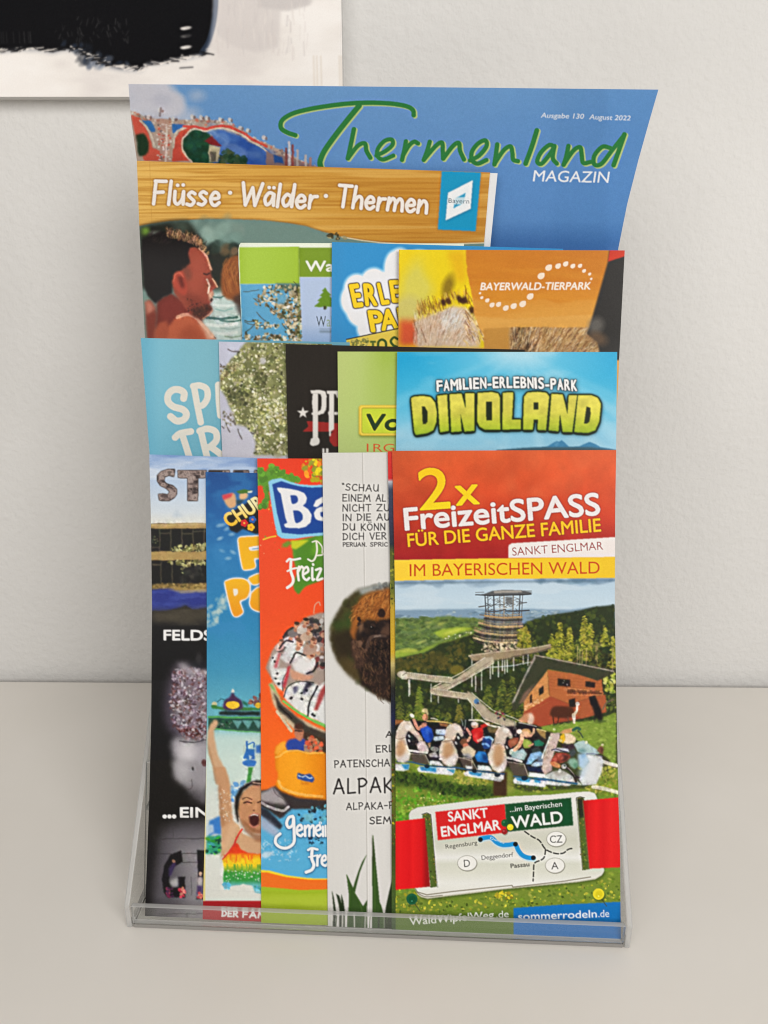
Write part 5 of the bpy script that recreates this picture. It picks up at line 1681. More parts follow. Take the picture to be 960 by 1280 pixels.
    s.poly(U([(182, 670), (196, 610), (240, 580), (262, 545), (286, 580), (330, 610), (346, 670), (300, 690), (220, 690)]), (72, 46, 76), .8, 1, True)
    s.ell(*U([(262, 648)])[0], 8.6, 4.8, (232, 190, 62), 0, .7)
    s.poly(U([(250, 548), (262, 510), (280, 545)]), (232, 228, 214), .6)
    s.stroke(U([(140, 620), (170, 600), (200, 610)]), 1.6, (60, 110, 120))
    s.ell(*U([(115, 640)])[0], 3.4, 3, (206, 206, 170), 0, .8)
    s.ell(*U([(112, 655)])[0], 4, 1.6, (60, 116, 60), 0, .8)
    s.poly(U([(340, 610), (390, 640), (380, 660), (345, 640)]), (36, 96, 70), .8)
    s.blobs(U([(395, 610), (450, 570), (500, 560), (500, 670), (410, 660)]), 26, (1, 2.4), [(150, 104, 84), (190, 150, 126), (96, 60, 56), (120, 84, 90)], 6, 1.6, .8, .9)
    s.ell(*U([(470, 650)])[0], 4.6, 3.6, (226, 186, 66), 0, .7)
    # white water chute background, blue figure
    s.poly(U([(60, 870), (600, 880), (600, 1300), (60, 1300)]), (206, 222, 214), 4, .75)
    bl = (56, 110, 178)
    s.stroke(U([(374, 945), (376, 1010), (352, 1070)]), 2.6, bl)
    s.poly(U([(370, 1000), (440, 1000), (440, 1080), (380, 1085), (350, 1060)]), bl, .7)
    s.poly(U([(340, 1100), (380, 1085), (445, 1095), (440, 1130), (390, 1140), (345, 1125)]), (62, 116, 184), .7, 1, True)
    s.stroke(U([(385, 965), (430, 950), (432, 985)]), 1.6, bl)
    s.poly(U([(445, 970), (490, 965), (490, 1035), (450, 1035)]), (66, 116, 180), .8)
    s.poly(U([(392, 1050), (420, 1060), (400, 1090)]), (206, 222, 220), .7)
    s.poly(U([(384, 1145), (425, 1145), (405, 1260), (366, 1275), (382, 1220)]), (70, 140, 72), .7)
    # side details lower down
    s.poly(V([(70, 405), (140, 368), (165, 370), (165, 510), (110, 500), (60, 530)]), (70, 130, 196), .8)
    s.poly(V([(45, 440), (100, 430), (110, 490), (50, 515)]), (196, 214, 226), 1.2, .9)
    s.poly(V([(48, 520), (165, 515), (160, 650), (48, 655)]), (58, 148, 110), .8)
    s.blobs(V([(48, 520), (165, 515), (160, 650), (48, 655)]), 40, (.6, 2), [(60, 160, 60), (30, 96, 100), (80, 170, 170), (24, 70, 60), (96, 180, 70)], 6, 2.4, .6, .9, 0)
    s.blobs(V([(230, 130), (330, 110), (300, 260), (235, 250)]), 26, (1.2, 3), [(110, 166, 214), (150, 194, 224), (84, 146, 206)], 8, 1.6, 1, .8)
    # girl with a raised arm
    sk, sd, lt = (196, 152, 116), (150, 104, 76), (222, 186, 152)
    s.poly(U([(112, 765), (140, 770), (150, 800), (112, 850), (118, 920), (140, 1040), (190, 1140), (225, 1280), (130, 1280), (110, 1160), (72, 1040), (62, 930), (60, 860), (85, 800)]), (206, 170, 136), .8)
    s.poly(V([(105, -10), (190, -10), (215, 60), (232, 140), (236, 240), (245, 350), (255, 420), (180, 500), (160, 440), (152, 330), (142, 190), (138, 110)]), sk, .8)
    s.poly(U([(62, 930), (85, 1040), (120, 1160), (140, 1280), (125, 1280), (100, 1140), (66, 1020)]), (164, 124, 92), 1, .8)
    s.poly(V([(140, 110), (165, 200), (170, 330), (190, 430), (165, 450), (150, 330), (138, 170)]), (166, 124, 92), 1.4, .8)
    s.blobs(V([(150, 150), (230, 150), (240, 400), (165, 420)]), 34, (.5, 1.2), [(226, 206, 186), (214, 178, 146), (236, 222, 206)], 5, 1.4, .6, .8)
    s.poly(V([(165, 460), (250, 400), (300, 440), (330, 500), (420, 540), (600, 560), (600, 680), (330, 660), (220, 640), (160, 690)]), (206, 166, 130), .8)
    s.poly(V([(250, 340), (300, 400), (340, 480), (430, 560), (600, 600), (600, 520), (420, 500)]), sd, 1.6, .85)
    s.poly(V([(240, 420), (290, 440), (255, 560), (190, 640), (180, 560)]), lt, 2.2, .6)
    s.poly(V([(278, 300), (320, 190), (400, 130), (480, 115), (640, 130), (640, 480), (480, 500), (400, 490), (340, 440), (300, 380)]), (190, 140, 104), .9, 1, True)
    s.poly(V([(300, 380), (340, 440), (400, 492), (480, 505), (600, 500), (600, 440), (440, 470), (360, 420)]), (140, 94, 68), 1.5, .75)
    s.poly(V([(330, 180), (470, 150), (560, 170), (560, 230), (420, 240), (330, 240)]), (206, 160, 122), 2.5, .7)
    s.poly(V([(262, 300), (270, 220), (310, 150), (370, 112), (470, 105), (470, 132), (390, 130), (330, 170), (300, 240), (290, 330), (300, 400), (290, 420), (270, 350)]), (34, 26, 24), .8)
    s.poly(V([(370, 110), (420, 125), (560, 128), (560, 95), (420, 95)]), (46, 34, 28), .8)
    s.stroke(V([(405, 112), (440, 118), (480, 120)]), 1.6, (176, 150, 130))
    s.stroke(V([(335, 268), (360, 258), (392, 266)]), 2.0, (70, 44, 36))
    s.stroke(V([(325, 240), (355, 226), (395, 240)]), 1.4, (96, 62, 46))
    s.stroke(V([(440, 262), (470, 256), (500, 262)]), 1.8, (80, 50, 40))
    s.poly(V([(405, 290), (430, 270), (440, 300), (425, 325), (398, 320)]), (206, 156, 116), 1, .8)
    s.ell(*V([(410, 322)])[0], 1.4, 1, (96, 58, 46), 0, .7, .8)
    s.poly(V([(375, 370), (400, 348), (440, 350), (450, 380), (445, 430), (410, 445), (380, 420)]), (66, 30, 28), .8, 1, True)
    s.stroke(V([(378, 365), (405, 346), (445, 350)]), 1.5, (196, 130, 112))
    s.stroke(V([(378, 430), (410, 452), (446, 436)]), 1.8, (196, 130, 108))
    s.stroke(V([(390, 362), (415, 356), (440, 360)]), 1.2, (226, 214, 204))
    s.stroke(V([(296, 380), (306, 440), (316, 480)]), 1.6, (226, 206, 190), True, .8)
    # rainbow swimsuit
    suit = V([(255, 585), (280, 570), (310, 620), (360, 645), (440, 655), (600, 640), (600, 950), (470, 960), (420, 950), (400, 900), (330, 885), (240, 900), (200, 925), (175, 890), (180, 760), (168, 700), (200, 660)])
    s.poly(suit, s.vgrad([(1053, (214, 66, 40)), (1066, (222, 74, 40)), (1069, (236, 150, 40)), (1074, (240, 206, 50)), (1082, (236, 204, 52)), (1086, (150, 176, 60)), (1090, (70, 150, 66)), (1100, (60, 148, 70)), (1104, (90, 170, 140)), (1108, (120, 190, 200)), (1120, (100, 176, 206))]), .7)
    for k in range(60):
        x = rnd.uniform(180, 470)
        y, c = rnd.choice([(672, (224, 90, 40)), (690, (236, 150, 44)), (760, (150, 176, 60)), (745, (80, 150, 66))])
        s.stroke(V([(x, y - 8), (x + 2, y + rnd.uniform(10, 40))]), 1.4, c, False, .7)
    for k in range(40):
        s.ell(*V([(rnd.uniform(200, 460), rnd.uniform(780, 870))])[0], rnd.uniform(.5, 1.1), rnd.uniform(.5, 1), (226, 232, 220), 0, .5, .8)
    s.stroke(V([(320, 470), (285, 520), (258, 590)]), 2.4, (206, 66, 60))
    s.stroke(V([(170, 695), (200, 665), (256, 590)]), 1.6, (206, 66, 60))
    s.blobs(V([(175, 880), (240, 890), (220, 925), (185, 920)]), 14, (1, 2.2), [(96, 178, 206), (130, 196, 214)], 5)
    s.blobs(V([(410, 900), (470, 900), (470, 955), (425, 945)]), 14, (1, 2.2), [(74, 160, 176), (84, 156, 130), (130, 196, 214)], 7)
    s.stroke(V([(60, 930), (470, 945)]), .6, (206, 206, 200), False, .7)
    s.photo([(248, 800), (350, 800), (350, 1122), (248, 1122)], .45, .12, 11, .05)
    # red foot with the family line
    s.rect(240, 1126, 360, 1170, (176, 42, 48), .5)
    s.pen('DER', V([(168, 1128)])[0], V([(286, 1134)])[0], 6.8, 2.3, (240, 236, 230), gap=.24)
    s.pen('FAMI', V([(328, 1136)])[0], V([(520, 1142)])[0], 6.8, 2.3, (240, 236, 230), gap=.24)
    s.rect(250, 584, 258.4, 1170, (206, 200, 150), .6, .0)
    s.poly([(254, 960), (257.4, 960), (256.4, 1126), (253, 1126)], (226, 206, 120), .5, .8)
    s.speckle(.012, 6)
    xl = [(588, 257), (760, 258.5), (900, 258.5), (1000, 257), (1160, 253)]
    xr = [(588, 538), (1160, 530)]
    off = 3.7
    yb = feet(1, off, 254, 530)
    leaflet('leaflet', 'blue leaflet with a shouting girl in a rainbow swimsuit in the front row', 'leaflet', s, 1, off,
            xl, xr, (590, 595), yb, (250, 584, 345, 1165), .7, M_GLOSS, GRP,
            bend=([257, 275, 300, 325, 538], [.5, -.1, .0, .5, .8]))


def coaster_leaflet():
    s = Sheet(316, 566, 420, 1170)
    s.a[:] = s.vgrad([(570, (222, 66, 36)), (640, (226, 76, 42)), (760, (228, 84, 42)), (850, (234, 96, 44)), (950, (238, 112, 44)), (1000, (240, 120, 44))])
    T = lambda p: tr(p, 315, 560, 6.4)
    U = lambda p: tr(p, 315, 750, 6.1)
    V = lambda p: tr(p, 315, 950, 5.69)
    rnd = random.Random(8)
    gr = [(96, 146, 48), (110, 158, 52), (84, 132, 44)]
    for reg, n in ((T([(40, 150), (110, 190), (150, 130), (210, 160), (270, 210), (400, 250), (300, 290), (140, 260), (130, 480), (50, 480), (110, 380), (90, 310), (45, 290)]), 70), (T([(320, 760), (440, 720), (600, 700), (600, 1020), (430, 1100), (370, 1170), (330, 1100), (360, 1000), (330, 880)]), 0)):
        s.poly(reg, gr[0], 1.0, 1)
        if n:
            s.blobs(reg, n, (1.2, 3.4), gr, 4, 1.8, .8, .9)
    s.poly(T([(330, 760), (450, 730), (600, 690), (600, 1010), (420, 1110), (375, 1165), (335, 1120), (352, 1040), (400, 960), (350, 870)]), (82, 132, 42), 1, 1, True)
    s.poly(T([(310, 740), (460, 735), (400, 780), (350, 812), (315, 800)]), (196, 200, 48), .8)
    s.poly(T([(500, 720), (600, 700), (600, 860), (470, 850)]), (110, 160, 50), 2, .8)
    s.poly(T([(240, 770), (290, 740), (320, 760), (280, 795), (250, 795)]), (104, 146, 50), 1, .9)
    s.blobs(T([(400, 120), (450, 90), (600, 80), (600, 280), (470, 270), (390, 200)]), 50, (1, 3), [(206, 180, 40), (220, 150, 44), (206, 96, 44), (170, 170, 50), (150, 150, 50)], 5, 2, 1, .8)
    s.blobs(T([(470, 85), (600, 80), (600, 280), (490, 260)]), 30, (1, 3), [(220, 200, 44), (206, 190, 40), (130, 140, 50)], 15, 2, .8, .85)
    for k in range(26):
        s.ell(*T([(rnd.uniform(50, 250), rnd.uniform(420, 860))])[0], rnd.uniform(.5, 1.6), rnd.uniform(.4, 1), rnd.choice([(236, 150, 110), (110, 150, 50), (240, 190, 60), (196, 90, 40)]), rnd.uniform(0, 3), .6, .8)
    s.stroke(T([(90, 732), (140, 715), (190, 705)]), 1.8, (232, 180, 60))
    # shield with the name
    sh = T([(130, 270), (160, 252), (230, 240), (300, 268), (380, 290), (470, 298), (700, 290), (700, 690), (470, 708), (330, 728), (240, 724), (205, 700), (180, 600), (150, 420)])
    s.poly(sh, (146, 204, 228), .7)
    s.poly(T([(162, 290), (235, 264), (310, 290), (390, 308), (480, 316), (700, 306), (700, 664), (480, 684), (380, 692), (240, 678), (200, 520)]), (26, 72, 146), .6)
    wb = (234, 234, 236)
    s.poly(T([(200, 315), (236, 318), (300, 326), (370, 340), (420, 362), (440, 400), (430, 440), (408, 462), (450, 490), (478, 536), (468, 596), (430, 630), (380, 642), (300, 640), (266, 634), (256, 612), (282, 598), (268, 560), (240, 420), (230, 366), (206, 340)]), wb, .5)
    s.poly(T([(306, 378), (350, 380), (366, 400), (364, 432), (340, 446), (318, 440)]), (26, 72, 146), .5, 1, True)
    s.poly(T([(328, 500), (372, 502), (402, 530), (404, 572), (376, 596), (346, 592)]), (26, 72, 146), .5, 1, True)
    s.poly(T([(490, 466), (510, 420), (560, 392), (640, 390), (640, 430), (560, 440), (520, 474)]), wb, .5)
    s.poly(T([(495, 520), (520, 484), (570, 468), (640, 470), (640, 580), (540, 580), (505, 560)]), wb, .5, 1, True)
    s.poly(T([(545, 515), (600, 505), (600, 545), (555, 550)]), (26, 72, 146), .5, 1, True)
    # gothic hand lettering
    c = (232, 228, 206)
    s.stroke(T([(482, 752), (520, 745), (560, 790), (562, 840)]), 1.6, c)
    s.stroke(T([(515, 750), (520, 820), (505, 880), (480, 905), (448, 890)]), 2.2, c)
    s.stroke(T([(520, 860), (570, 850), (600, 800)]), 1.8, c)
    w2 = (238, 234, 222)
    s.stroke(T([(278, 908), (300, 888), (330, 894), (386, 884)]), 2.6, w2)
    s.stroke(T([(312, 900), (310, 980), (330, 1050), (318, 1090), (282, 1118)]), 3.4, w2)
    s.stroke(T([(284, 985), (320, 968), (360, 960)]), 2.2, w2)
    for p in ([(376, 950), (366, 990), (374, 1058)], [(372, 985), (395, 950), (412, 962)], [(415, 1010), (450, 985), (440, 952), (412, 975), (410, 1030), (436, 1056), (458, 1040)], [(482, 960), (484, 1050), (498, 1050)], [(488, 930), (490, 934)], [(512, 975), (552, 968), (520, 1052), (566, 1044)]):
        s.stroke(T(p), 2.9, w2)
    # coaster train full of riders
    s.stroke(U([(470, 100), (480, 40), (510, 15), (520, 40)]), 1.4, (220, 150, 120))
    s.poly(U([(130, 640), (160, 620), (230, 790), (340, 890), (560, 1000), (620, 1020), (620, 1090), (420, 1010), (330, 1000), (230, 900), (160, 790)]), (206, 186, 156), .9)
    s.poly(U([(160, 700), (230, 800), (350, 900), (420, 960), (620, 1040), (620, 1300), (430, 1120), (330, 950), (200, 840)]), (52, 46, 40), 1, .9)
    s.stroke(U([(190, 850), (300, 1000)]), 3.4, (216, 200, 170), False)
    s.stroke(U([(210, 815), (300, 900)]), 1.6, (40, 34, 30), False)
    s.poly(U([(125, 640), (165, 690), (245, 770), (360, 860), (560, 980), (620, 1020), (620, 960), (430, 900), (300, 820), (180, 700), (150, 640)]), (110, 176, 90), .8)
    s.poly(U([(105, 520), (150, 390), (200, 330), (300, 230), (420, 130), (500, 100), (620, 90), (620, 900), (430, 800), (300, 690), (170, 640)]), (166, 150, 140), 1)
    s.blobs(U([(250, 260), (340, 180), (420, 140), (620, 100), (620, 560), (430, 480), (280, 470), (200, 400)]), 170, (1.2, 3.4), [(46, 42, 42), (196, 156, 132), (214, 208, 204), (150, 112, 94), (96, 84, 80), (170, 130, 110), (120, 60, 56), (60, 56, 58)], 8, 1.7, .8, .9)
    # coaches: white fronts with black spots
    for body, spots in (([(150, 600), (160, 550), (215, 520), (280, 540), (250, 640), (235, 690), (190, 660)], [(190, 560), (180, 600), (205, 640)]),
                        ([(245, 740), (250, 690), (300, 640), (380, 620), (480, 640), (520, 680), (500, 760), (440, 880), (330, 830)], [(330, 670), (300, 745), (378, 710), (380, 755), (440, 640), (415, 690)]),
                        ([(135, 520), (150, 440), (205, 400), (205, 490), (165, 580)], [(160, 440), (175, 470)]),
                        ([(430, 890), (460, 780), (520, 650), (620, 640), (620, 960), (500, 920)], [(460, 870), (475, 880)])):
        s.poly(U(body), (226, 226, 224), .9, 1, True)
        for x, y in spots:
            s.ell(*U([(x, y)])[0], rnd.uniform(1.4, 2.4), rnd.uniform(1, 2), (40, 40, 44), rnd.uniform(0, 3), .6)
    s.poly(U([(310, 660), (350, 655), (352, 690), (320, 720)]), (84, 84, 110), 1, .9)
    s.poly(U([(420, 620), (480, 640), (430, 670), (400, 720), (380, 700)]), (46, 44, 56), .8, .9)
    s.stroke(U([(245, 735), (275, 660), (360, 620), (470, 630)]), 1.6, (50, 52, 50), True, .8)
    s.stroke(U([(425, 890), (440, 780), (500, 660)]), 2.4, (44, 40, 42), True, .9)
    s.stroke(U([(235, 690), (240, 600), (280, 530)]), 1.4, (50, 48, 48), True, .8)
    s.poly(U([(235, 660), (270, 510), (295, 500), (270, 620), (250, 680)]), (176, 56, 66), .8)
    s.poly(U([(165, 520), (205, 400), (220, 410), (190, 520)]), (196, 84, 90), .8, .9)
    s.poly(U([(470, 840), (520, 690), (560, 640), (560, 700), (500, 840)]), (160, 60, 60), .8, .9)
    s.stroke(U([(240, 770), (330, 840), (430, 900), (560, 960)]), 3.0, (126, 188, 100), True)
    # riders
    for x, y, r_, sh_ in ((448, 405, 42, (226, 224, 222)), (365, 325, 34, (228, 228, 226)), (305, 262, 28, (206, 200, 198)), (345, 195, 26, (120, 112, 112)), (470, 315, 30, (180, 150, 134)), (415, 165, 28, (206, 196, 186)), (440, 225, 26, (196, 170, 150)), (228, 320, 20, (226, 190, 180))):
        cx, cy = U([(x, y)])[0]
        q = r_ / 6.1
        s.ell(cx - q * .9, cy + q * 2.0, q * 1.9, q * 1.35, sh_, -.5, .9)
        s.ell(cx - q * .5, cy + q * 1.2, q * .6, q * .6, (176, 126, 102), 0, .8)
        s.ell(cx, cy, q * .82, q, (204, 154, 126), .15, .7)
        s.ell(cx - q * .1, cy - q * .65, q * .8, q * .45, rnd.choice([(70, 50, 40), (110, 80, 60), (52, 40, 36)]), .2, .7)
        s.ell(cx + q * .25, cy + q * .45, q * .35, q * .16, (120, 60, 52), .2, .5)
        s.ell(cx + q * .1, cy - q * .1, q * .5, q * .13, (110, 70, 58), .2, .5, .8)
    s.poly(U([(300, 470), (350, 420), (430, 440), (480, 500), (420, 560), (340, 560)]), (228, 226, 224), 1.2, .9, True)
    s.poly(U([(285, 520), (320, 540), (400, 570), (470, 580), (420, 610), (310, 600)]), (206, 156, 130), .9, 1, True)
    s.poly(U([(215, 440), (280, 330), (330, 310), (320, 420), (270, 480)]), (224, 224, 224), 1, .9, True)
    for p in ([(320, 420), (345, 400), (400, 420)], [(290, 480), (320, 430)], [(240, 280), (270, 240), (310, 210)], [(455, 240), (480, 230), (490, 270)], [(420, 560), (470, 540), (500, 480)], [(210, 370), (260, 310), (310, 320)]):
        s.stroke(U(p), 2.6, (46, 44, 44), True, .9)
    # man in an orange tub
    s.poly(U([(260, 1090), (300, 1060), (400, 1060), (410, 1160), (260, 1150)]), (52, 74, 150), .8, 1, True)
    s.poly(U([(325, 985), (390, 985), (392, 1040), (370, 1075), (340, 1060), (322, 1020)]), (190, 128, 102), .7, 1, True)
    s.poly(U([(318, 985), (330, 945), (370, 938), (392, 965), (390, 990)]), (70, 46, 38), .8)
    s.rect(*U([(322, 995)])[0], *U([(388, 1004)])[0], (36, 30, 34), .5)
    s.blobs(U([(400, 1060), (470, 1040), (540, 1100), (520, 1170), (410, 1160)]), 40, (1.2, 2.6), [(200, 120, 90), (176, 150, 120), (206, 96, 66), (150, 120, 96)], 4, 1.6, .8, .9)
    tub = s.hgrad([(340, (206, 120, 24)), (350, (240, 160, 44)), (372, (242, 166, 48)), (400, (226, 140, 34)), (420, (200, 112, 24))])
    s.poly(U([(172, 1190), (180, 1120), (230, 1080), (262, 1075), (255, 1110), (270, 1150), (350, 1145), (430, 1165), (620, 1160), (620, 1300), (180, 1300)]), tub, .8)
    s.poly(U([(175, 1170), (190, 1120), (235, 1085), (255, 1085), (248, 1140), (200, 1180)]), (244, 176, 74), 1.2, .8)
    s.poly(V([(170, 0), (600, 0), (600, 300), (420, 285), (290, 255), (190, 215), (165, 190), (185, 120)]), tub, .9)
    s.stroke(U([(180, 1200), (215, 1190), (262, 1155), (350, 1148), (430, 1168), (540, 1165)]), 2.2, (248, 190, 90), True, .9)
    s.stroke(V([(190, 150), (220, 200), (330, 240), (500, 262)]), 3.2, (250, 196, 110), True, .8)
    s.stroke(V([(170, 190), (200, 222), (320, 264), (500, 285)]), 3.6, (196, 110, 26), True, .8)
    s.poly(V([(325, 92), (372, 102), (410, 98), (440, 130), (430, 158), (390, 152), (350, 140), (322, 130)]), (52, 84, 150), .7, 1, True)
    s.stroke(V([(332, 112), (360, 120), (380, 112), (410, 130), (425, 125)]), 1.6, (206, 214, 224), True, .9)
    s.rect(*V([(350, 160)])[0], *V([(404, 176)])[0], (196, 120, 40), .8, .8)
    # grey rim, black shade and splash of blue
    s.poly(V([(0, 225), (100, 210), (165, 185), (200, 222), (320, 268), (600, 292), (600, 430), (200, 520), (0, 400)]), (58, 52, 52), 1)
    s.poly(V([(55, 235), (110, 215), (150, 190), (230, 280), (250, 320), (160, 310), (60, 290)]), (168, 160, 162), 1.4)
    s.stroke(V([(60, 300), (140, 340), (220, 360), (260, 330)]), 3, (196, 190, 190), True, .9)
    s.stroke(V([(150, 200), (170, 240), (240, 290)]), 1, (90, 84, 84), True, .8)
    s.poly(V([(55, 330), (120, 360), (200, 420), (280, 350), (600, 350), (600, 880), (0, 820)]), (98, 176, 214), 1.2)
    s.poly(V([(55, 330), (110, 350), (180, 420), (220, 470), (200, 500), (130, 460), (60, 390)]), (40, 40, 48), 1.2, .95)
    s.poly(V([(60, 395), (130, 440), (200, 510), (180, 560), (60, 480)]), (176, 184, 206), 2, .9)
    s.blobs(V([(330, 330), (600, 320), (600, 420), (330, 450)]), 30, (.8, 2.6), [(30, 40, 48), (40, 60, 72), (110, 180, 200)], 6, 1.6, .6, .95)
    s.blobs(V([(400, 540), (530, 540), (530, 600), (400, 590)]), 16, (.7, 2), [(30, 56, 76), (40, 70, 90)], 9, 1.6, .6, .95)
    s.poly(V([(360, 385), (440, 380), (430, 440), (380, 435)]), (124, 190, 206), .8, .9)
    for k in range(60):
        s.ell(*V([(rnd.uniform(60, 330), rnd.uniform(560, 720))])[0], rnd.uniform(.5, 2.4), rnd.uniform(.4, 1.2), (206, 226, 236), rnd.uniform(0, 3), .8, .55)
    s.poly(V([(60, 680), (90, 650), (160, 655), (120, 690), (90, 700)]), (220, 232, 240), 1.2, .8)
    s.photo([(310, 762), (420, 762), (420, 1080), (310, 1080)], .45, .14, 12, .05)
    w3 = (238, 240, 242)
    hl = ((30, 66, 100), 1.2, .5)
    M = np.zeros((s.h, s.w), np.float32)
    gst = [([(290, 400), (262, 410), (246, 450), (262, 480), (290, 460), (296, 410), (300, 520), (296, 590), (250, 625), (200, 620), (168, 590), (172, 550), (200, 525)], 3.6),
           ([(322, 505), (355, 490), (345, 462), (322, 480), (320, 520), (345, 540), (362, 528)], 3.2), ([(376, 470), (378, 540)], 3.2), ([(378, 490), (398, 466), (408, 480), (408, 540)], 3.0), ([(410, 490), (430, 466), (440, 480), (440, 540)], 3.0),
           ([(455, 505), (486, 490), (478, 464), (455, 480), (455, 520), (476, 540), (492, 528)], 3.0), ([(504, 475), (506, 540)], 3.2), ([(524, 470), (526, 540)], 3.2),
           ([(400, 640), (425, 628), (465, 636)], 3), ([(428, 636), (425, 700), (440, 745), (425, 780), (385, 798)], 3.8), ([(405, 690), (455, 680)], 2.2), ([(466, 680), (464, 750)], 3.2), ([(466, 700), (486, 676)], 2.8), ([(500, 720), (528, 705), (520, 680), (500, 695), (498, 735), (520, 752), (536, 742)], 3.2)]
    for p, wdt in gst:
        m, w = s.smask(V(p), wdt)
        if m is not None:
            M[w[2]:w[3], w[0]:w[1]] = np.maximum(M[w[2]:w[3], w[0]:w[1]], m)
    s.put(np.clip(blur(np.roll(M, 2, 0), 3) * 2, 0, 1), hl[0], None, .5)
    s.put(M, w3)
    s.ell(*V([(486, 448)])[0], 1.8, 1.8, w3)
    s.ell(*V([(486, 448)])[0], .8, .8, (98, 176, 214))
    # coloured bands at the foot
    s.poly(V([(0, 780), (120, 785), (250, 820), (400, 840), (600, 845), (600, 1400), (0, 1400)]), (240, 214, 70), .6)
    s.poly(V([(0, 795), (110, 800), (240, 832), (400, 850), (600, 852), (600, 1400), (0, 1400)]), (232, 118, 46), .6)
    s.poly(V([(0, 895), (180, 910), (340, 925), (600, 918), (600, 1400), (0, 1400)]), (164, 184, 52), .6)
    s.poly(V([(0, 980), (200, 960), (420, 965), (600, 950), (600, 1100), (300, 1020), (0, 1050)]), (182, 198, 76), 3, .6)
    s.poly(V([(0, 935), (300, 945), (600, 935), (600, 942), (300, 952), (0, 943)]), (150, 172, 44), 1, .6)
    s.speckle(.012, 6)
    xl = [(571, 321.5), (760, 325), (900, 326), (1000, 326.5), (1170, 326.5)]
    xr = [(571, 604), (1170, 602)]
    off = 2.4
    yb = feet(1, off, 328, 602)
    leaflet('leaflet', 'orange-red leaflet with a roller coaster and an orange tub in the front row', 'leaflet', s, 1, off,
            xl, xr, (573, 574), yb, (316, 566, 420, 1170), .7, M_GLOSS, GRP,
            bend=([322, 340, 375, 405, 604], [.4, -.1, .0, .6, .8]))


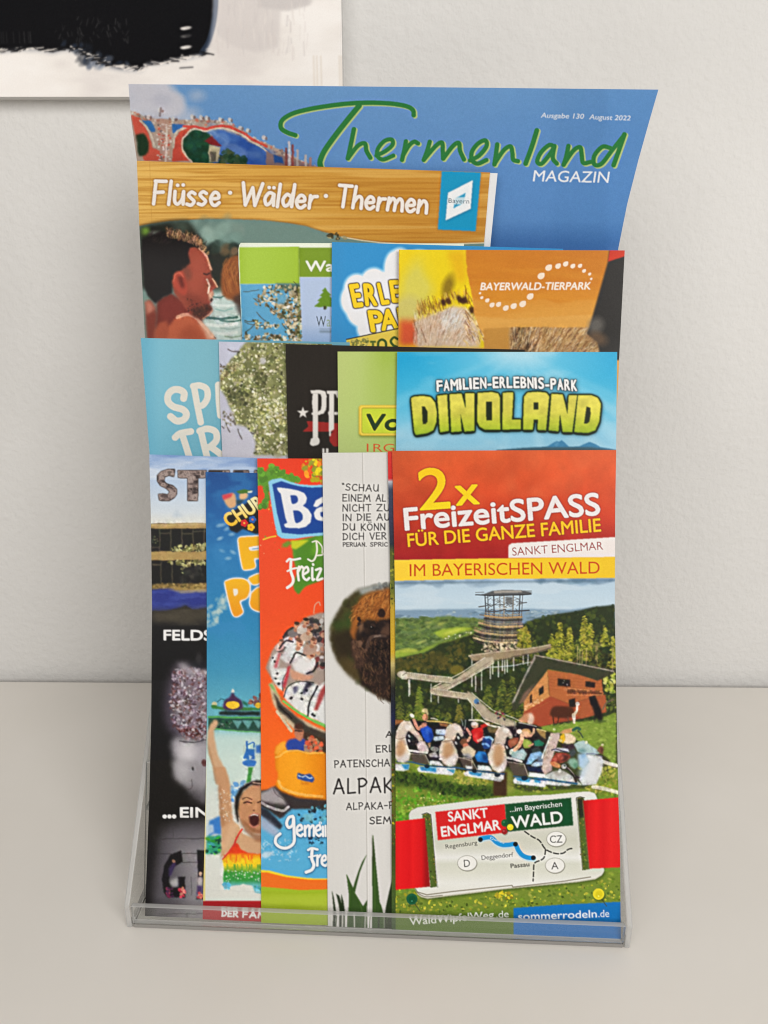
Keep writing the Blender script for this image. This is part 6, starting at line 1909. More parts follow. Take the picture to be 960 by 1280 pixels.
def alpaca_leaflet():
    s = Sheet(398, 560, 505, 1175, (222, 220, 216))
    n = s.noise(3, 200, 5, 2)
    s.put(n * .25, (212, 210, 206))
    T = lambda p: tr(p, 395, 555, 6.095)
    U = lambda p: tr(p, 400, 700, 6.4)
    V = lambda p: tr(p, 400, 890, 7.53)
    W_ = lambda p: tr(p, 400, 1020, 8)
    # board joint
    s.stroke([(453, 566), (456, 760), (458, 1000), (459.5, 1180)], .9, (176, 172, 166), False, .75)
    s.stroke([(454.4, 566), (457.4, 760), (459.4, 1000), (461, 1180)], .8, (236, 234, 230), False, .8)
    ink = (48, 44, 44)
    lines = [('"SCHAU', (200, 352), (475, 360), 8.0), ('EINEM', (204, 436), (412, 436), 8.2), ('AL', (458, 434), (530, 436), 8.2), ('NICHT', (204, 512), (418, 510), 8.2), ('ZU', (464, 510), (560, 510), 8.0), ('IN', (206, 584), (268, 584), 8.0), ('DIE', (314, 582), (418, 580), 8.0), ('AU', (464, 580), (560, 580), 8.0),
             ('DU', (206, 656), (296, 656), 8.0), ('KÖNN', (344, 658), (526, 656), 8.2), ('DICH', (206, 730), (364, 728), 8.0), ('VER', (412, 726), (534, 724), 8.0)]
    for i, (t, a, b_, cap) in enumerate(lines):
        s.pen(t, T([a])[0], T([b_])[0], cap, 1.35, ink, False if t in ('IN', 'DIE') else True, gap=.24, seed=i)
    s.pen('PERUAN.', T([(206, 780)])[0], T([(382, 780)])[0], 4.8, 1.0, ink, gap=.22)
    s.pen('SPRIC', T([(414, 780)])[0], T([(545, 780)])[0], 4.8, 1.0, ink, gap=.22)
    # round photograph of a brown alpaca
    ox, oy, rx, ry = 506, 793, 94, 78
    pts = U([(300, 235), (200, 320), (120, 450), (80, 560), (90, 680), (140, 810), (230, 920), (340, 1010), (450, 1080), (560, 1135), (700, 1160), (700, 180), (540, 190), (420, 215)])
    s.poly(pts, (64, 58, 36), 1.8)
    s.blobs(pts, 130, (2, 5), [(66, 70, 36), (46, 42, 26), (82, 72, 44), (56, 66, 34), (74, 60, 40)], 3, 1.8, 3, .45)
    s.poly(U([(100, 500), (260, 420), (280, 540), (100, 560)]), (58, 78, 36), 4, .7)
    s.poly(U([(90, 590), (300, 560), (300, 780), (140, 780)]), (44, 36, 26), 4, .8)
    s.poly(U([(140, 790), (300, 800), (340, 1000), (220, 900)]), (82, 68, 42), 4, .8)
    s.poly(U([(300, 232), (420, 205), (560, 180), (560, 240), (420, 260), (340, 290)]), (176, 180, 178), 2, .85)
    s.blobs(U([(400, 215), (540, 180), (540, 230), (420, 240)]), 14, (1, 2.4), [(90, 90, 88), (130, 134, 132)], 4, 2, 1, .7)
    s.poly(U([(250, 560), (300, 480), (560, 460), (700, 480), (700, 1140), (540, 1120), (420, 1060), (330, 1000), (300, 860), (250, 760)]), (40, 30, 26), 2)
    s.poly(U([(240, 590), (262, 420), (300, 340), (400, 260), (560, 230), (700, 230), (700, 500), (560, 470), (460, 480), (350, 480), (300, 540), (280, 640)]), (150, 94, 48), 2, 1, True)
    rnd = random.Random(3)
    for k in range(520):
        x, y = rnd.uniform(270, 560), rnd.uniform(245, 450)
        if (x - 560) ** 2 / 300 ** 2 + (y - 480) ** 2 / 240 ** 2 > 1:
            continue
        a = 1.9 + (520 - x) / 420 + rnd.uniform(-.5, .5)
        L = rnd.uniform(20, 60)
        s.stroke(U([(x, y), (x + L * .5 * math.cos(a + .3), y + L * .5 * math.sin(a + .3)), (x + L * math.cos(a), y + L * math.sin(a))]), rnd.uniform(.5, 1.2), rnd.choice([(196, 128, 66), (166, 100, 48), (210, 150, 84), (110, 66, 34), (140, 82, 40), (84, 50, 30)]), True, .5)
    s.blobs(U([(300, 470), (420, 480), (560, 470), (560, 640), (330, 640)]), 60, (1.2, 3), [(40, 30, 28), (56, 42, 36), (30, 24, 24)], 7, 1.8, 1.2, .85)
    s.ell(*U([(490, 425)])[0], 5, 5.5, (40, 28, 24), 0, 1.6, .95)
    s.poly(U([(305, 520), (340, 490), (345, 560), (315, 600)]), (140, 106, 80), 1.4, .8)
    s.poly(U([(250, 660), (300, 640), (330, 760), (340, 860), (290, 850), (260, 760)]), (92, 68, 54), 2, .8)
    s.blobs(U([(260, 640), (350, 660), (380, 840), (290, 860)]), 40, (1, 2.4), [(110, 84, 68), (80, 58, 48), (60, 44, 38)], 8, 2, 1, .7)
    s.stroke(U([(375, 700), (400, 630), (450, 605), (520, 610)]), 4, (92, 74, 66), True, .7)
    s.stroke(U([(440, 610), (480, 605)]), 2.4, (150, 134, 122), True, .6)
    s.poly(U([(400, 660), (470, 630), (560, 650), (560, 900), (420, 860)]), (28, 22, 22), 3, .9)
    s.poly(U([(520, 520), (560, 510), (560, 610), (480, 590)]), (106, 78, 62), 2, .7)
    for k in range(420):
        x, y = rnd.uniform(270, 590), rnd.uniform(620, 1120)
        if (x - 270) * 1.3 + 640 < y - 260 + 60:
            continue
        L = rnd.uniform(14, 44)
        a = 1.5 + rnd.uniform(-.6, .6)
        s.stroke(U([(x, y), (x + L * .4 * math.cos(a + .4), y + L * .5), (x + L * math.cos(a), y + L)]), rnd.uniform(.5, 1.3), rnd.choice([(84, 60, 46), (62, 44, 36), (104, 76, 56), (44, 32, 28), (122, 90, 66)]), True, .5)
    s.ell(*U([(415, 545)])[0], 2.6, 2.2, (18, 14, 14), 0, 1.0, .9)
    s.ell(*U([(411, 538)])[0], .7, .6, (196, 190, 184), 0, .5, .9)
    s.stroke(U([(450, 690), (490, 720), (540, 700)]), 1.4, (16, 12, 12), True, .8)
    s.photo(pts, 1.0, .12, 13, .03)
    # lower text
    for t, a, b_, cap, w in (('A', (622, 238), (680, 238), 7.2, 1.5), ('ERL', (530, 378), (690, 372), 8.0, 1.5), ('PATENSCHA', (138, 522), (656, 508), 8.4, 1.45), ('ALPAK', (130, 768), (690, 752), 18.0, 2.5), ('ALPAKA-P', (250, 920), (690, 908), 8.2, 1.4), ('SEMI', (470, 1052), (690, 1048), 8.2, 1.6)):
        s.pen(t, V([a])[0], V([b_])[0], cap, w, ink, True, gap=.24, seed=4)
    # grass blades
    gd, gg = (40, 54, 30), (58, 84, 40)
    bl = [([(118, 738), (140, 820), (160, 950), (140, 1700), (100, 1700), (135, 940)], gd), ([(160, 775), (195, 800), (215, 870), (210, 770), (235, 850), (250, 960), (250, 1700), (180, 1700), (195, 950), (185, 880)], gd),
          ([(266, 580), (300, 650), (330, 715), (380, 560), (420, 460), (470, 380), (400, 560), (370, 680), (350, 770), (430, 900), (474, 836), (470, 900), (466, 1000), (500, 1700), (240, 1700), (285, 940), (290, 800), (275, 680)], gg),
          ([(527, 168), (545, 320), (560, 480), (580, 680), (596, 860), (612, 890), (640, 1000), (640, 1700), (520, 1700), (524, 900), (520, 500)], gg),
          ([(740, 480), (720, 640), (690, 760), (660, 900), (645, 1000), (640, 1700), (800, 1700), (800, 480)], gd)]
    for p, c in bl:
        s.poly(W_(p), c, .5)
    for p in ([(266, 590), (300, 760), (290, 960)], [(530, 200), (545, 560), (550, 960)], [(340, 760), (400, 870), (420, 960)]):
        s.stroke(W_(p), 1.6, (84, 112, 56), True, .45)
    s.poly(W_([(520, 170), (536, 300), (545, 420), (530, 560), (524, 400)]), (50, 46, 36), .8, .6)
    for k in range(16):
        x = rnd.uniform(70, 760)
        s.stroke(W_([(x, 1000), (x + rnd.uniform(-30, 30), 1300)]), rnd.uniform(1, 2.6), rnd.choice([gd, gg, (216, 214, 208), (70, 94, 48)]), False, .8)
    s.speckle(.008, 6)
    xl = [(566, 403), (760, 405.5), (900, 407), (1060, 409), (1175, 410)]
    xr = [(566, 684), (1175, 684)]
    off = 1.2
    yb = feet(1, off, 410, 684)
    leaflet('leaflet', 'white leaflet with black comic lettering and a brown alpaca', 'leaflet', s, 1, off,
            xl, xr, (566, 564), yb, (398, 560, 505, 1175), .7, M_SATIN, GRP,
            bend=([403, 440, 462, 486, 684], [.5, 0, 0, .7, .9]))


stone_leaflet()
family_leaflet()
coaster_leaflet()
alpaca_leaflet()


def front_leaflet():
    s = Sheet(484, 556, 782, 1175)
    T = lambda p: tr(p, 480, 560, 3.2)            # heading
    R = lambda p: tr(p, 470, 680, 2.8235)         # landscape
    C1 = lambda p: tr(p, 480, 700, 6)             # hills
    C2 = lambda p: tr(p, 620, 700, 6)
    D1 = lambda p: tr(p, 480, 850, 6)             # coaster
    D2 = lambda p: tr(p, 620, 850, 6)
    L = lambda p: tr(p, 485, 980, 6.194)          # ticket, left half
    Q = lambda p: tr(p, 625, 980, 6.194)          # ticket, right half
    rnd = random.Random(21)
    # ---- sky and far land
    s.a[:] = s.vgrad([(724, (176, 198, 216)), (732, (190, 210, 224)), (750, (198, 216, 228)), (768, (190, 210, 222)), (780, (52, 58, 36)), (950, (58, 62, 38)), (1170, (110, 130, 60))])
    n = s.noise(50, 9, 3)
    s.put(np.clip((n - .5) * 1.6, 0, .3) * (s.Y[:, None] < 765), (218, 228, 234))
    s.blobs(C1([(80, 150), (960, 150), (960, 185), (80, 180)]) , 30, (1.5, 5), [(128, 150, 170), (160, 180, 196)], 4, 3, 3, .5, 0)
    s.blobs(C2([(300, 140), (880, 140), (880, 175), (300, 175)]), 24, (1.5, 5), [(120, 146, 170), (110, 140, 160)], 5, 3, 3, .5, 0)
    s.poly(C1([(80, 376), (300, 372), (700, 366), (960, 372)]) + C2([(240, 365), (400, 372), (560, 372), (720, 355), (890, 340), (890, 500), (0, 500)]) + [(490, 790)], (134, 158, 178), 1.2)
    s.blobs(C1([(90, 385), (700, 380), (960, 390), (960, 440), (90, 440)]), 40, (.8, 2.2), [(150, 170, 182), (116, 142, 160), (168, 182, 180)], 14, 4, 1, .6, 0)
    s.blobs(C2([(230, 385), (520, 380), (480, 430), (230, 440)]), 40, (.6, 1.6), [(160, 178, 186), (120, 146, 160), (176, 188, 190)], 15, 4, .8, .6, 0)
    # ---- green hills on the left
    s.poly(C1([(84, 440), (150, 432), (240, 444), (330, 438), (410, 426), (490, 420), (560, 432), (650, 434), (760, 446), (760, 760), (80, 760)]), (104, 126, 70), 1)
    hs = C1([(84, 440), (410, 430), (700, 440), (720, 560), (500, 640), (84, 720)])
    s.blobs(hs, 420, (.7, 2.4), [(78, 98, 54), (102, 120, 62), (90, 110, 70), (66, 84, 50), (116, 132, 74), (108, 124, 80)], 6, 2.6, 1, .7, -.1)
    for p, c in (([(300, 470), (360, 462), (330, 478)], (176, 182, 96)), ([(410, 470), (470, 462), (430, 490), (400, 490)], (166, 178, 92)), ([(370, 545), (440, 520), (540, 505), (640, 505), (660, 520), (560, 545), (470, 585), (420, 580)], (164, 184, 70)),
                 ([(420, 560), (520, 520), (600, 512), (520, 550)], (196, 206, 92)), ([(240, 620), (300, 602), (320, 606), (250, 632)], (188, 196, 110)), ([(85, 680), (180, 660), (260, 680), (200, 700), (90, 720)], (180, 190, 84)), ([(100, 490), (150, 480), (140, 496)], (170, 176, 110)), ([(310, 500), (350, 498), (330, 510)], (170, 180, 100)), ([(250, 530), (290, 520), (280, 532)], (160, 172, 96)), ([(90, 690), (240, 690), (330, 650), (400, 650), (300, 690), (100, 735)], (140, 162, 66)), ([(330, 650), (440, 610), (560, 580), (640, 550), (700, 530), (600, 590), (420, 640)], (128, 150, 66))):
        s.poly(C1(p), c, 1.0, .9, True)
    s.blobs(C1([(440, 580), (660, 530), (700, 545), (470, 600)]), 18, (.5, 1), [(216, 220, 190), (206, 206, 170)], 6, 2, .6, .7)
    # ---- dark woods, both sides
    dk = [(48, 60, 36), (66, 78, 38), (38, 50, 32), (84, 92, 44), (56, 68, 40)]
    wood = C1([(80, 745), (180, 720), (300, 700), (420, 630), (560, 590), (700, 545), (800, 560), (960, 600)]) + C2([(200, 480), (300, 440), (420, 410), (560, 390), (640, 375), (740, 350), (815, 345), (890, 335), (890, 1000)]) + [(770, 925), (490, 925)]
    s.poly(wood, (46, 54, 34), .8)
    s.blobs(wood, 1500, (.8, 2.6), dk, 8, 1.6, .8, .7)
    s.blobs(C1([(80, 750), (300, 710), (600, 620), (620, 740), (460, 820), (80, 860)]), 240, (1, 3), [(64, 66, 36), (84, 82, 42), (48, 56, 34), (98, 90, 46)], 9, 1.5, 1, .7)
    s.ell(*C1([(545, 826)])[0], 9, 6.5, (116, 104, 48), 0, 3, .9)
    s.ell(*C1([(400, 740)])[0], 12, 9, (76, 72, 38), 0, 5, .6)
    s.ell(*C1([(150, 800)])[0], 9, 8, (84, 80, 40), 0, 4, .5)

    def spruce(x, y0, y1, w, cols, k, seed):
        r_ = random.Random(seed)
        for i in range(k):
            t = r_.random() ** .7
            ww = w * (t * .85 + .12)
            xx = x + r_.uniform(-ww, ww)
            yy = y0 + (y1 - y0) * t
            s.ell(xx, yy, r_.uniform(1.1, 2.9), r_.uniform(.6, 1.3), cols[r_.randrange(len(cols))], (.5 if xx > x else -.5), .7, .85)
    ylw = [(150, 150, 56), (170, 164, 66), (120, 124, 48), (96, 100, 42), (186, 178, 84), (74, 80, 38)]
    grn = [(84, 96, 46), (104, 112, 52), (62, 72, 38), (50, 60, 34), (118, 122, 56)]
    for x, y, h_, w, c in ((700, 778, 72, 15, ylw), (690, 792, 60, 12, ylw), (712, 784, 60, 11, ylw), (731, 770, 54, 11, ylw), (738, 780, 46, 10, ylw), (756, 782, 26, 7, ylw), (766, 795, 40, 7, ylw), (745, 795, 40, 8, grn), (722, 800, 40, 8, grn), (655, 785, 30, 11, ylw), (648, 790, 40, 9, grn), (668, 800, 26, 8, grn),
                           (610, 855, 60, 13, grn), (628, 850, 56, 13, grn), (640, 845, 60, 12, grn), (524, 858, 44, 8, [(110, 124, 52), (92, 108, 48), (130, 138, 62)]), (500, 870, 36, 8, grn), (512, 880, 40, 9, grn), (546, 885, 40, 9, grn), (574, 882, 40, 10, [(110, 108, 50), (90, 92, 44), (128, 120, 56)]), (560, 890, 30, 9, grn), (598, 880, 40, 9, grn), (652, 870, 40, 8, grn)):
        spruce(x, y, y + h_, w * 1.1, [(30, 38, 24), (42, 50, 28)], int(h_ * w * .12), int(x) + 7)
        spruce(x, y, y + h_, w, c, int(h_ * w * .5), int(x))
    # bare trunks between the spruces at the right
    for x, y0, y1 in ((733, 812, 838), (728, 812, 836), (722, 808, 832), (745, 808, 834), (746.5, 808, 834), (766, 810, 838), (725, 812, 834)):
        s.stroke([(x, y0), (x - .4, y1)], 1.3, (170, 150, 106), False, .75)
    s.poly(C2([(700, 640), (790, 620), (800, 640), (720, 650)]), (126, 118, 84), .8, .7)
    s.blobs(C2([(690, 680), (860, 680), (860, 830), (700, 800)]), 50, (.8, 2.2), [(30, 36, 26), (44, 48, 30), (60, 60, 36)], 3, 1.6, .8, .7)
    s.blobs(C2([(800, 850), (890, 840), (890, 1000), (830, 1000)]), 70, (.8, 2.2), [(150, 160, 60), (176, 180, 90), (120, 134, 52), (196, 196, 120)], 3, 1.6, .8, .85)
    # ---- round timber tower
    wd, wl, ws = (142, 120, 92), (188, 166, 132), (64, 60, 56)
    TW = lambda p: tr(p, 580, 725, 9.6)
    s.poly(TW([(245, 430), (690, 430), (690, 560), (640, 760), (240, 770), (180, 620), (240, 540)]), (104, 98, 90), .8, .75)
    s.poly(TW([(500, 200), (580, 200), (590, 300), (500, 290)]), (78, 76, 74), .8, .7)
    for k in range(60):
        x, y = rnd.uniform(260, 670), rnd.uniform(200, 420)
        q = rnd.choice((-1, 1))
        s.stroke(TW([(x, y), (x + rnd.uniform(30, 80), y + q * rnd.uniform(10, 50))]), rnd.uniform(.5, .9), rnd.choice([(70, 72, 76), (110, 108, 104), (96, 92, 86)]), False, .7)
    for k in range(110):
        x, y = rnd.uniform(250, 680), rnd.uniform(440, 760)
        s.stroke(TW([(x, y), (x + rnd.uniform(-20, 20), y + rnd.uniform(10, 40))]), rnd.uniform(.5, 1.1), rnd.choice([(58, 54, 52), (150, 140, 126), (84, 76, 70), (176, 160, 134)]), False, .7)
    for x, w, c in ((252, 1.6, (74, 78, 86)), (284, 1.3, (86, 90, 96)), (356, 1.9, (78, 82, 90)), (430, 1.0, (120, 118, 116)), (480, 1.7, (150, 142, 130)), (592, 1.7, (128, 122, 114)), (672, 1.6, (78, 80, 84)), (704, 1.0, (96, 96, 98))):
        s.stroke(TW([(x, 178), (x + (465 - x) * .06, 440), (x + (465 - x) * .16, 780)]), w, c, True, .92)
    for a, w, c in (([(180, 322), (250, 312)], 1.6, (96, 92, 88)), ([(270, 302), (400, 298), (490, 290)], .9, (72, 72, 72)), ([(690, 276), (752, 270)], 1.3, (92, 92, 94)), ([(255, 372), (380, 378), (500, 352)], 1.5, (84, 82, 82)), ([(500, 372), (640, 372), (780, 364)], 1.7, (70, 70, 72)), ([(380, 350), (480, 340), (560, 330)], 1.0, (206, 206, 202)), ([(190, 418), (250, 424)], 1.2, (110, 104, 96))):
        s.stroke(TW(a), w, c, True, .95)
    for a, t in (([(250, 428), (470, 452), (692, 442)], (178, 150, 112)), ([(178, 512), (300, 546), (480, 562), (700, 550)], (198, 170, 128)), ([(128, 600), (250, 636), (470, 660), (645, 660)], (190, 164, 126)), ([(116, 690), (250, 730), (450, 752), (640, 750)], (208, 186, 150))):
        s.stroke(TW([(x, y + 34) for x, y in a]), 2.4, (62, 56, 52), True, .85)
        s.stroke(TW(a), 2.3, t, True)
        s.stroke(TW([(x, y - 34) for x, y in a]), .8, (176, 156, 126), True, .85)
        pa = smooth_line(a, 8)
        for x, y in pa[::2]:
            s.stroke(TW([(x, y - 34), (x, y)]), .6, (120, 104, 84), False, .8)
    s.poly(TW([(138, 176), (240, 168), (335, 132), (500, 118), (715, 128), (815, 150), (805, 172), (700, 182), (335, 188), (240, 186)]), (92, 94, 96), .5)
    s.poly(TW([(360, 128), (690, 124), (700, 150), (360, 158)]), (164, 160, 154), .6)
    s.stroke(TW([(140, 150), (240, 146)]), .9, (120, 124, 128), False)
    s.stroke(TW([(690, 130), (810, 132)]), .9, (110, 112, 114), False)
    s.stroke(TW([(140, 178), (330, 186), (700, 178), (805, 170)]), 1.3, (52, 52, 54), False)
    s.blobs(TW([(240, 770), (640, 760), (700, 830), (520, 880), (300, 870), (200, 860)]), 110, (.6, 1.7), [(180, 164, 138), (110, 98, 84), (206, 190, 164), (84, 78, 66), (140, 128, 104)], 4, 2, .6, .9)
    s.stroke(TW([(440, 770), (440, 870)]), 2.6, (216, 204, 180), False)
    s.blobs(TW([(640, 600), (760, 560), (790, 680), (800, 800), (650, 800)]), 120, (.6, 1.8), [(150, 140, 58), (120, 118, 50), (176, 160, 76), (90, 96, 44)], 4, 1.8, .6, .85)
    s.blobs(R([(505, 300), (545, 320), (545, 360), (500, 365)]), 40, (.7, 1.8), ylw, 4, 1.6, .7, .85)
    # ---- boardwalks
    bw, bl2, bd = (182, 170, 148), (212, 204, 188), (120, 108, 92)
    for x, y0, y1 in ((511, 850, 870), (512, 850, 868), (539, 855, 877), (548, 862, 878), (573, 870, 878), (590, 818, 858), (594.6, 845, 864), (602, 832, 862), (590, 880, 898), (613, 826, 848), (616, 826, 842), (623, 824, 846), (631, 822, 842), (634, 822, 840), (642, 820, 838), (654, 818, 830), (660, 818, 832), (628, 822, 838)):
        s.stroke([(x, y0), (x, y1)], 1.5, (206, 204, 196), False, .85)

    def walk(pts, w, rails=True):
        s.stroke([(x, y + w * .5 + .6) for x, y in pts], 1.4, bd, False, .9)
        s.stroke(pts, w, bw, False)
        if rails:
            s.stroke([(x, y - w * .5) for x, y in pts], 1.0, bl2, False)
            s.stroke([(x, y + w * .45) for x, y in pts], .9, bl2, False)
            P_ = np.array(pts)
            d = np.r_[0, np.cumsum(np.hypot(*np.diff(P_, axis=0).T))]
            for q in np.arange(0, d[-1], 2.4):
                x, y = np.interp(q, d, P_[:, 0]), np.interp(q, d, P_[:, 1])
                s.stroke([(x, y - w * .5), (x, y - w * .05)], .5, (104, 94, 80), False, .6)
    s.stroke([(590, 836), (640, 832), (672, 826)], 1.2, (190, 196, 200), False, .8)
    s.poly([(586, 819), (612, 815), (640, 812), (668, 809), (688, 805), (689, 811), (670, 816), (640, 822), (612, 826), (590, 826)], (154, 138, 112), .6)
    s.stroke([(586, 820), (612, 816), (640, 813), (668, 810), (688, 806)], 1.2, (196, 182, 156), False)
    s.stroke([(640, 821), (668, 816), (688, 810)], 1.2, (86, 78, 66), False, .8)
    s.stroke([(592, 826), (612, 827), (640, 823)], 1.4, (96, 88, 76), False, .8)
    s.poly([(606, 822), (616, 821), (618, 828), (560, 862), (545, 866), (541, 860), (570, 848)], bw, .6)
    s.stroke([(606, 822), (575, 842), (541, 859)], 1.2, bl2, False)
    s.stroke([(617, 829), (585, 848), (556, 864)], 1.3, bl2, False)
    s.stroke([(613, 827), (580, 848), (550, 863)], .8, bd, False, .7)
    walk([(500, 843), (520, 845.5), (540, 848), (563, 850)], 7)
    s.poly([(499, 841), (505, 838), (509, 841), (509, 849), (502, 849)], (206, 200, 186), .5)
    s.stroke([(503, 844), (508, 841)], 1, (104, 96, 84), False)
    walk([(541, 864), (560, 867), (587, 871)], 7)
    s.poly([(584, 864), (592, 868), (600, 877), (614, 890), (634, 898), (650, 904), (646, 912), (632, 908), (606, 899), (594, 884), (584, 873)], bw, .6)
    s.stroke([(590, 866), (600, 875), (616, 888), (640, 897), (652, 902)], 1.1, bl2, False)
    s.stroke([(584, 873), (594, 885), (606, 899), (634, 909)], 1.1, bl2, False)
    s.stroke([(604, 880), (615, 891), (640, 901)], .8, bd, False, .7)
    s.ell(595.5, 876.5, 3.2, 3.4, (86, 126, 170), .4, 1, .95)
    s.ell(597.5, 879, 1.6, 1.4, (60, 70, 84), 0, .8, .8)
    s.blobs([(618, 888), (630, 890), (632, 900), (622, 898)], 14, (.6, 1.5), [(146, 60, 70), (70, 66, 80), (180, 140, 120)], 4)
    # ---- meadow and the upside-down house
    s.poly(D2([(330, 330), (420, 345), (560, 320), (740, 300), (900, 245), (900, 640), (800, 560), (560, 420), (350, 380)]), (128, 150, 66), .8)
    s.blobs(D2([(340, 340), (740, 300), (900, 250), (900, 640), (780, 540), (560, 420)]), 320, (.5, 1.6), [(120, 144, 60), (140, 160, 74), (112, 134, 56), (150, 166, 84)], 6, 2.4, .7, .6, 0)
    s.blobs(D2([(790, 130), (900, 110), (900, 250), (820, 250)]), 70, (.8, 2), [(60, 70, 40), (44, 52, 34), (90, 104, 50), (120, 130, 60)], 16, 1.6, .8, .85)
    s.poly([(654, 892), (658, 884), (687, 869), (712, 880), (757, 868), (758, 890), (727, 898), (676, 908), (655, 902)], (150, 76, 54), .6)
    s.poly([(658, 884), (687, 870), (712, 881), (704, 900), (676, 908), (662, 903)], (164, 80, 56), 1, .9)
    s.poly([(684, 838), (687, 871), (655, 890), (654, 872), (668, 853)], (206, 146, 92), .5)
    s.poly([(684, 837), (752, 846), (754, 868), (712, 880), (687, 870)], (178, 106, 66), .5)
    s.poly([(712, 880), (754, 868), (757, 872), (757, 890), (727, 898), (708, 886)], (168, 94, 62), .7)
    for y in (845, 849, 853, 857, 861):
        s.stroke([(686, y), (752, y + 6)], .6, (150, 86, 54), False, .6)
    for y in (858, 864, 870, 876, 882):
        s.stroke([(656, y + 10), (685, y - 4)], .5, (176, 118, 72), False, .6)
    s.poly([(668.3, 818.7), (767, 838), (767, 842), (747, 851), (723, 843), (685, 836.5), (675, 850), (645, 888), (640, 888), (640, 876)], (60, 62, 46), .6)
    s.poly([(668.3, 818.7), (670, 822.5), (651.7, 856.7), (643.3, 877), (639, 880)], (168, 160, 148), .5)
    s.stroke([(668.5, 819), (703, 826), (737, 833), (767, 839)], 1.7, (160, 150, 132), False)
    s.poly([(655, 866), (676, 848), (666, 858), (655, 878), (648, 880)], (140, 108, 92), .8, .8)
    win = (40, 34, 32)
    for p in ([(697, 848), (713, 849.5), (713, 858.5), (697, 857)], [(732, 851.5), (744.5, 853), (743.5, 860), (731.5, 858.5)], [(673.5, 861), (679.3, 857), (679.5, 866), (674, 870)], [(662.5, 869.5), (665, 867.5), (665, 879), (662.6, 880.5)], [(711, 874.5), (719, 872.5), (719.5, 884), (711.5, 884)], [(736, 871), (744, 869), (746, 880), (739, 882)]):
        s.poly(p, win, .4)
    for p in ([(697, 848), (713, 849.5), (713, 858.5), (697, 857), (697, 848)], [(732, 851.5), (744.5, 853), (743.5, 860), (731.5, 858.5), (732, 851.5)]):
        s.stroke(p, .6, (120, 72, 48), False, .8)
    s.stroke([(706, 862), (730, 864), (753, 866.5)], 3.2, (190, 122, 80), False, .95)
    s.stroke([(706, 860), (730, 862), (753, 864.5)], .7, (214, 150, 104), False, .9)
    for k in range(26):
        if k in (6, 7, 16, 17):
            continue
        x = 710 + k * 1.55
        s.stroke([(x, 862 + k * .08 + rnd.uniform(-.5, .4)), (x + rnd.uniform(-.5, .7), 865 + k * .08)], .9, (62, 34, 26), False, .95)
    for x, y in ((657, 883), (660, 881), (664, 879.5), (668, 878), (672, 875)):
        s.ell(x, y, 1.3, 1.3, (226, 178, 130), 0, .6, .9)
    s.blobs(C2([(500, 900), (545, 905), (545, 940), (500, 935)]), 5, (.5, 1.0), [(150, 146, 140), (90, 84, 80)], 4)
    for k in range(30):
        x = 540 + (k * 8.6)
        if k in (8, 9, 19, 20):
            continue
        s.stroke(D2([(x, 78 + k * .7 + rnd.uniform(-3, 3)), (x + rnd.uniform(-3, 4), 100 + k * .5)]), .9, (74, 44, 34), False, .9)
    s.stroke(D2([(535, 85), (800, 100)]), .8, (90, 56, 40), False, .7)
    s.stroke(D2([(530, 112), (800, 112)]), 1.2, (206, 140, 96), False, .8)
    for x, y in ((230, 200), (250, 185), (280, 190), (300, 165), (320, 170), (345, 150), (220, 220)):
        s.ell(*D2([(x, y)])[0], 1.6, 1.6, (226, 178, 130), 0, .6, .9)
    # grazing animals
    s.poly(D2([(400, 260), (420, 210), (470, 195), (540, 200), (580, 215), (585, 270), (520, 285), (440, 280)]), (70, 42, 32), .9, .9, True)
    for x0, x1, y0, y1, c in ((425, 432, 270, 325, (60, 40, 32)), (470, 462, 275, 325, (60, 40, 32)), (540, 545, 275, 320, (96, 70, 56)), (575, 580, 270, 315, (110, 84, 66))):
        s.stroke(D2([(x0, y0), (x1, y1)]), 1.3, c, False, .9)
    s.stroke(D2([(610, 180), (606, 230), (590, 255), (586, 320)]), 2.6, (226, 216, 200), True)
    s.stroke(D2([(600, 250), (575, 262), (588, 320)]), 2.0, (214, 200, 184), True)
    s.ell(*D2([(612, 178)])[0], 2.6, 2.2, (230, 220, 206), .3, .7)
    s.poly(D2([(700, 140), (740, 130), (770, 180), (790, 230), (800, 300), (770, 315), (752, 270), (740, 320), (735, 250)]), (32, 28, 28), .8, 1, True)
    s.poly(D2([(770, 300), (840, 305), (800, 318), (740, 318)]), (70, 90, 46), .8, .9)
    s.stroke(D2([(800, 220), (830, 170), (880, 145)]), 2.2, (110, 96, 80), True, .8)
    s.poly(D2([(230, 260), (262, 245), (285, 280), (275, 330), (240, 330)]), (230, 206, 186), .8, .95, True)
    s.poly(D2([(170, 300), (215, 255), (245, 262), (230, 310), (190, 320)]), (206, 150, 116), .9, .9, True)
    # ---- grass under the ride
    s.poly([(486, 945), (560, 960), (660, 990), (735, 985), (780, 955), (780, 1180), (486, 1180)], (118, 138, 56), 1)
    gc = [(104, 130, 44), (128, 150, 58), (92, 116, 40), (146, 160, 66), (110, 138, 44), (156, 158, 74)]
    s.blobs([(486, 950), (620, 975), (735, 990), (780, 960), (780, 1150), (486, 1150)], 2300, (.5, 1.7), gc, 7, 2.4, .7, .75, 0)
    s.blobs([(486, 985), (600, 985), (600, 1010), (486, 1050)], 420, (.6, 1.9), [(84, 150, 40), (110, 170, 50), (70, 130, 36), (140, 180, 70)], 8, 2, .7, .7)
    sh = D1([(80, 690), (240, 700), (420, 755), (600, 780), (830, 800), (820, 880), (600, 880), (420, 850), (260, 800), (80, 790)])
    s.poly(sh, (46, 62, 30), 3, .8)
    s.blobs(sh, 260, (.6, 1.8), [(40, 58, 28), (60, 84, 34), (34, 46, 26), (76, 100, 40)], 5, 2, .7, .8)
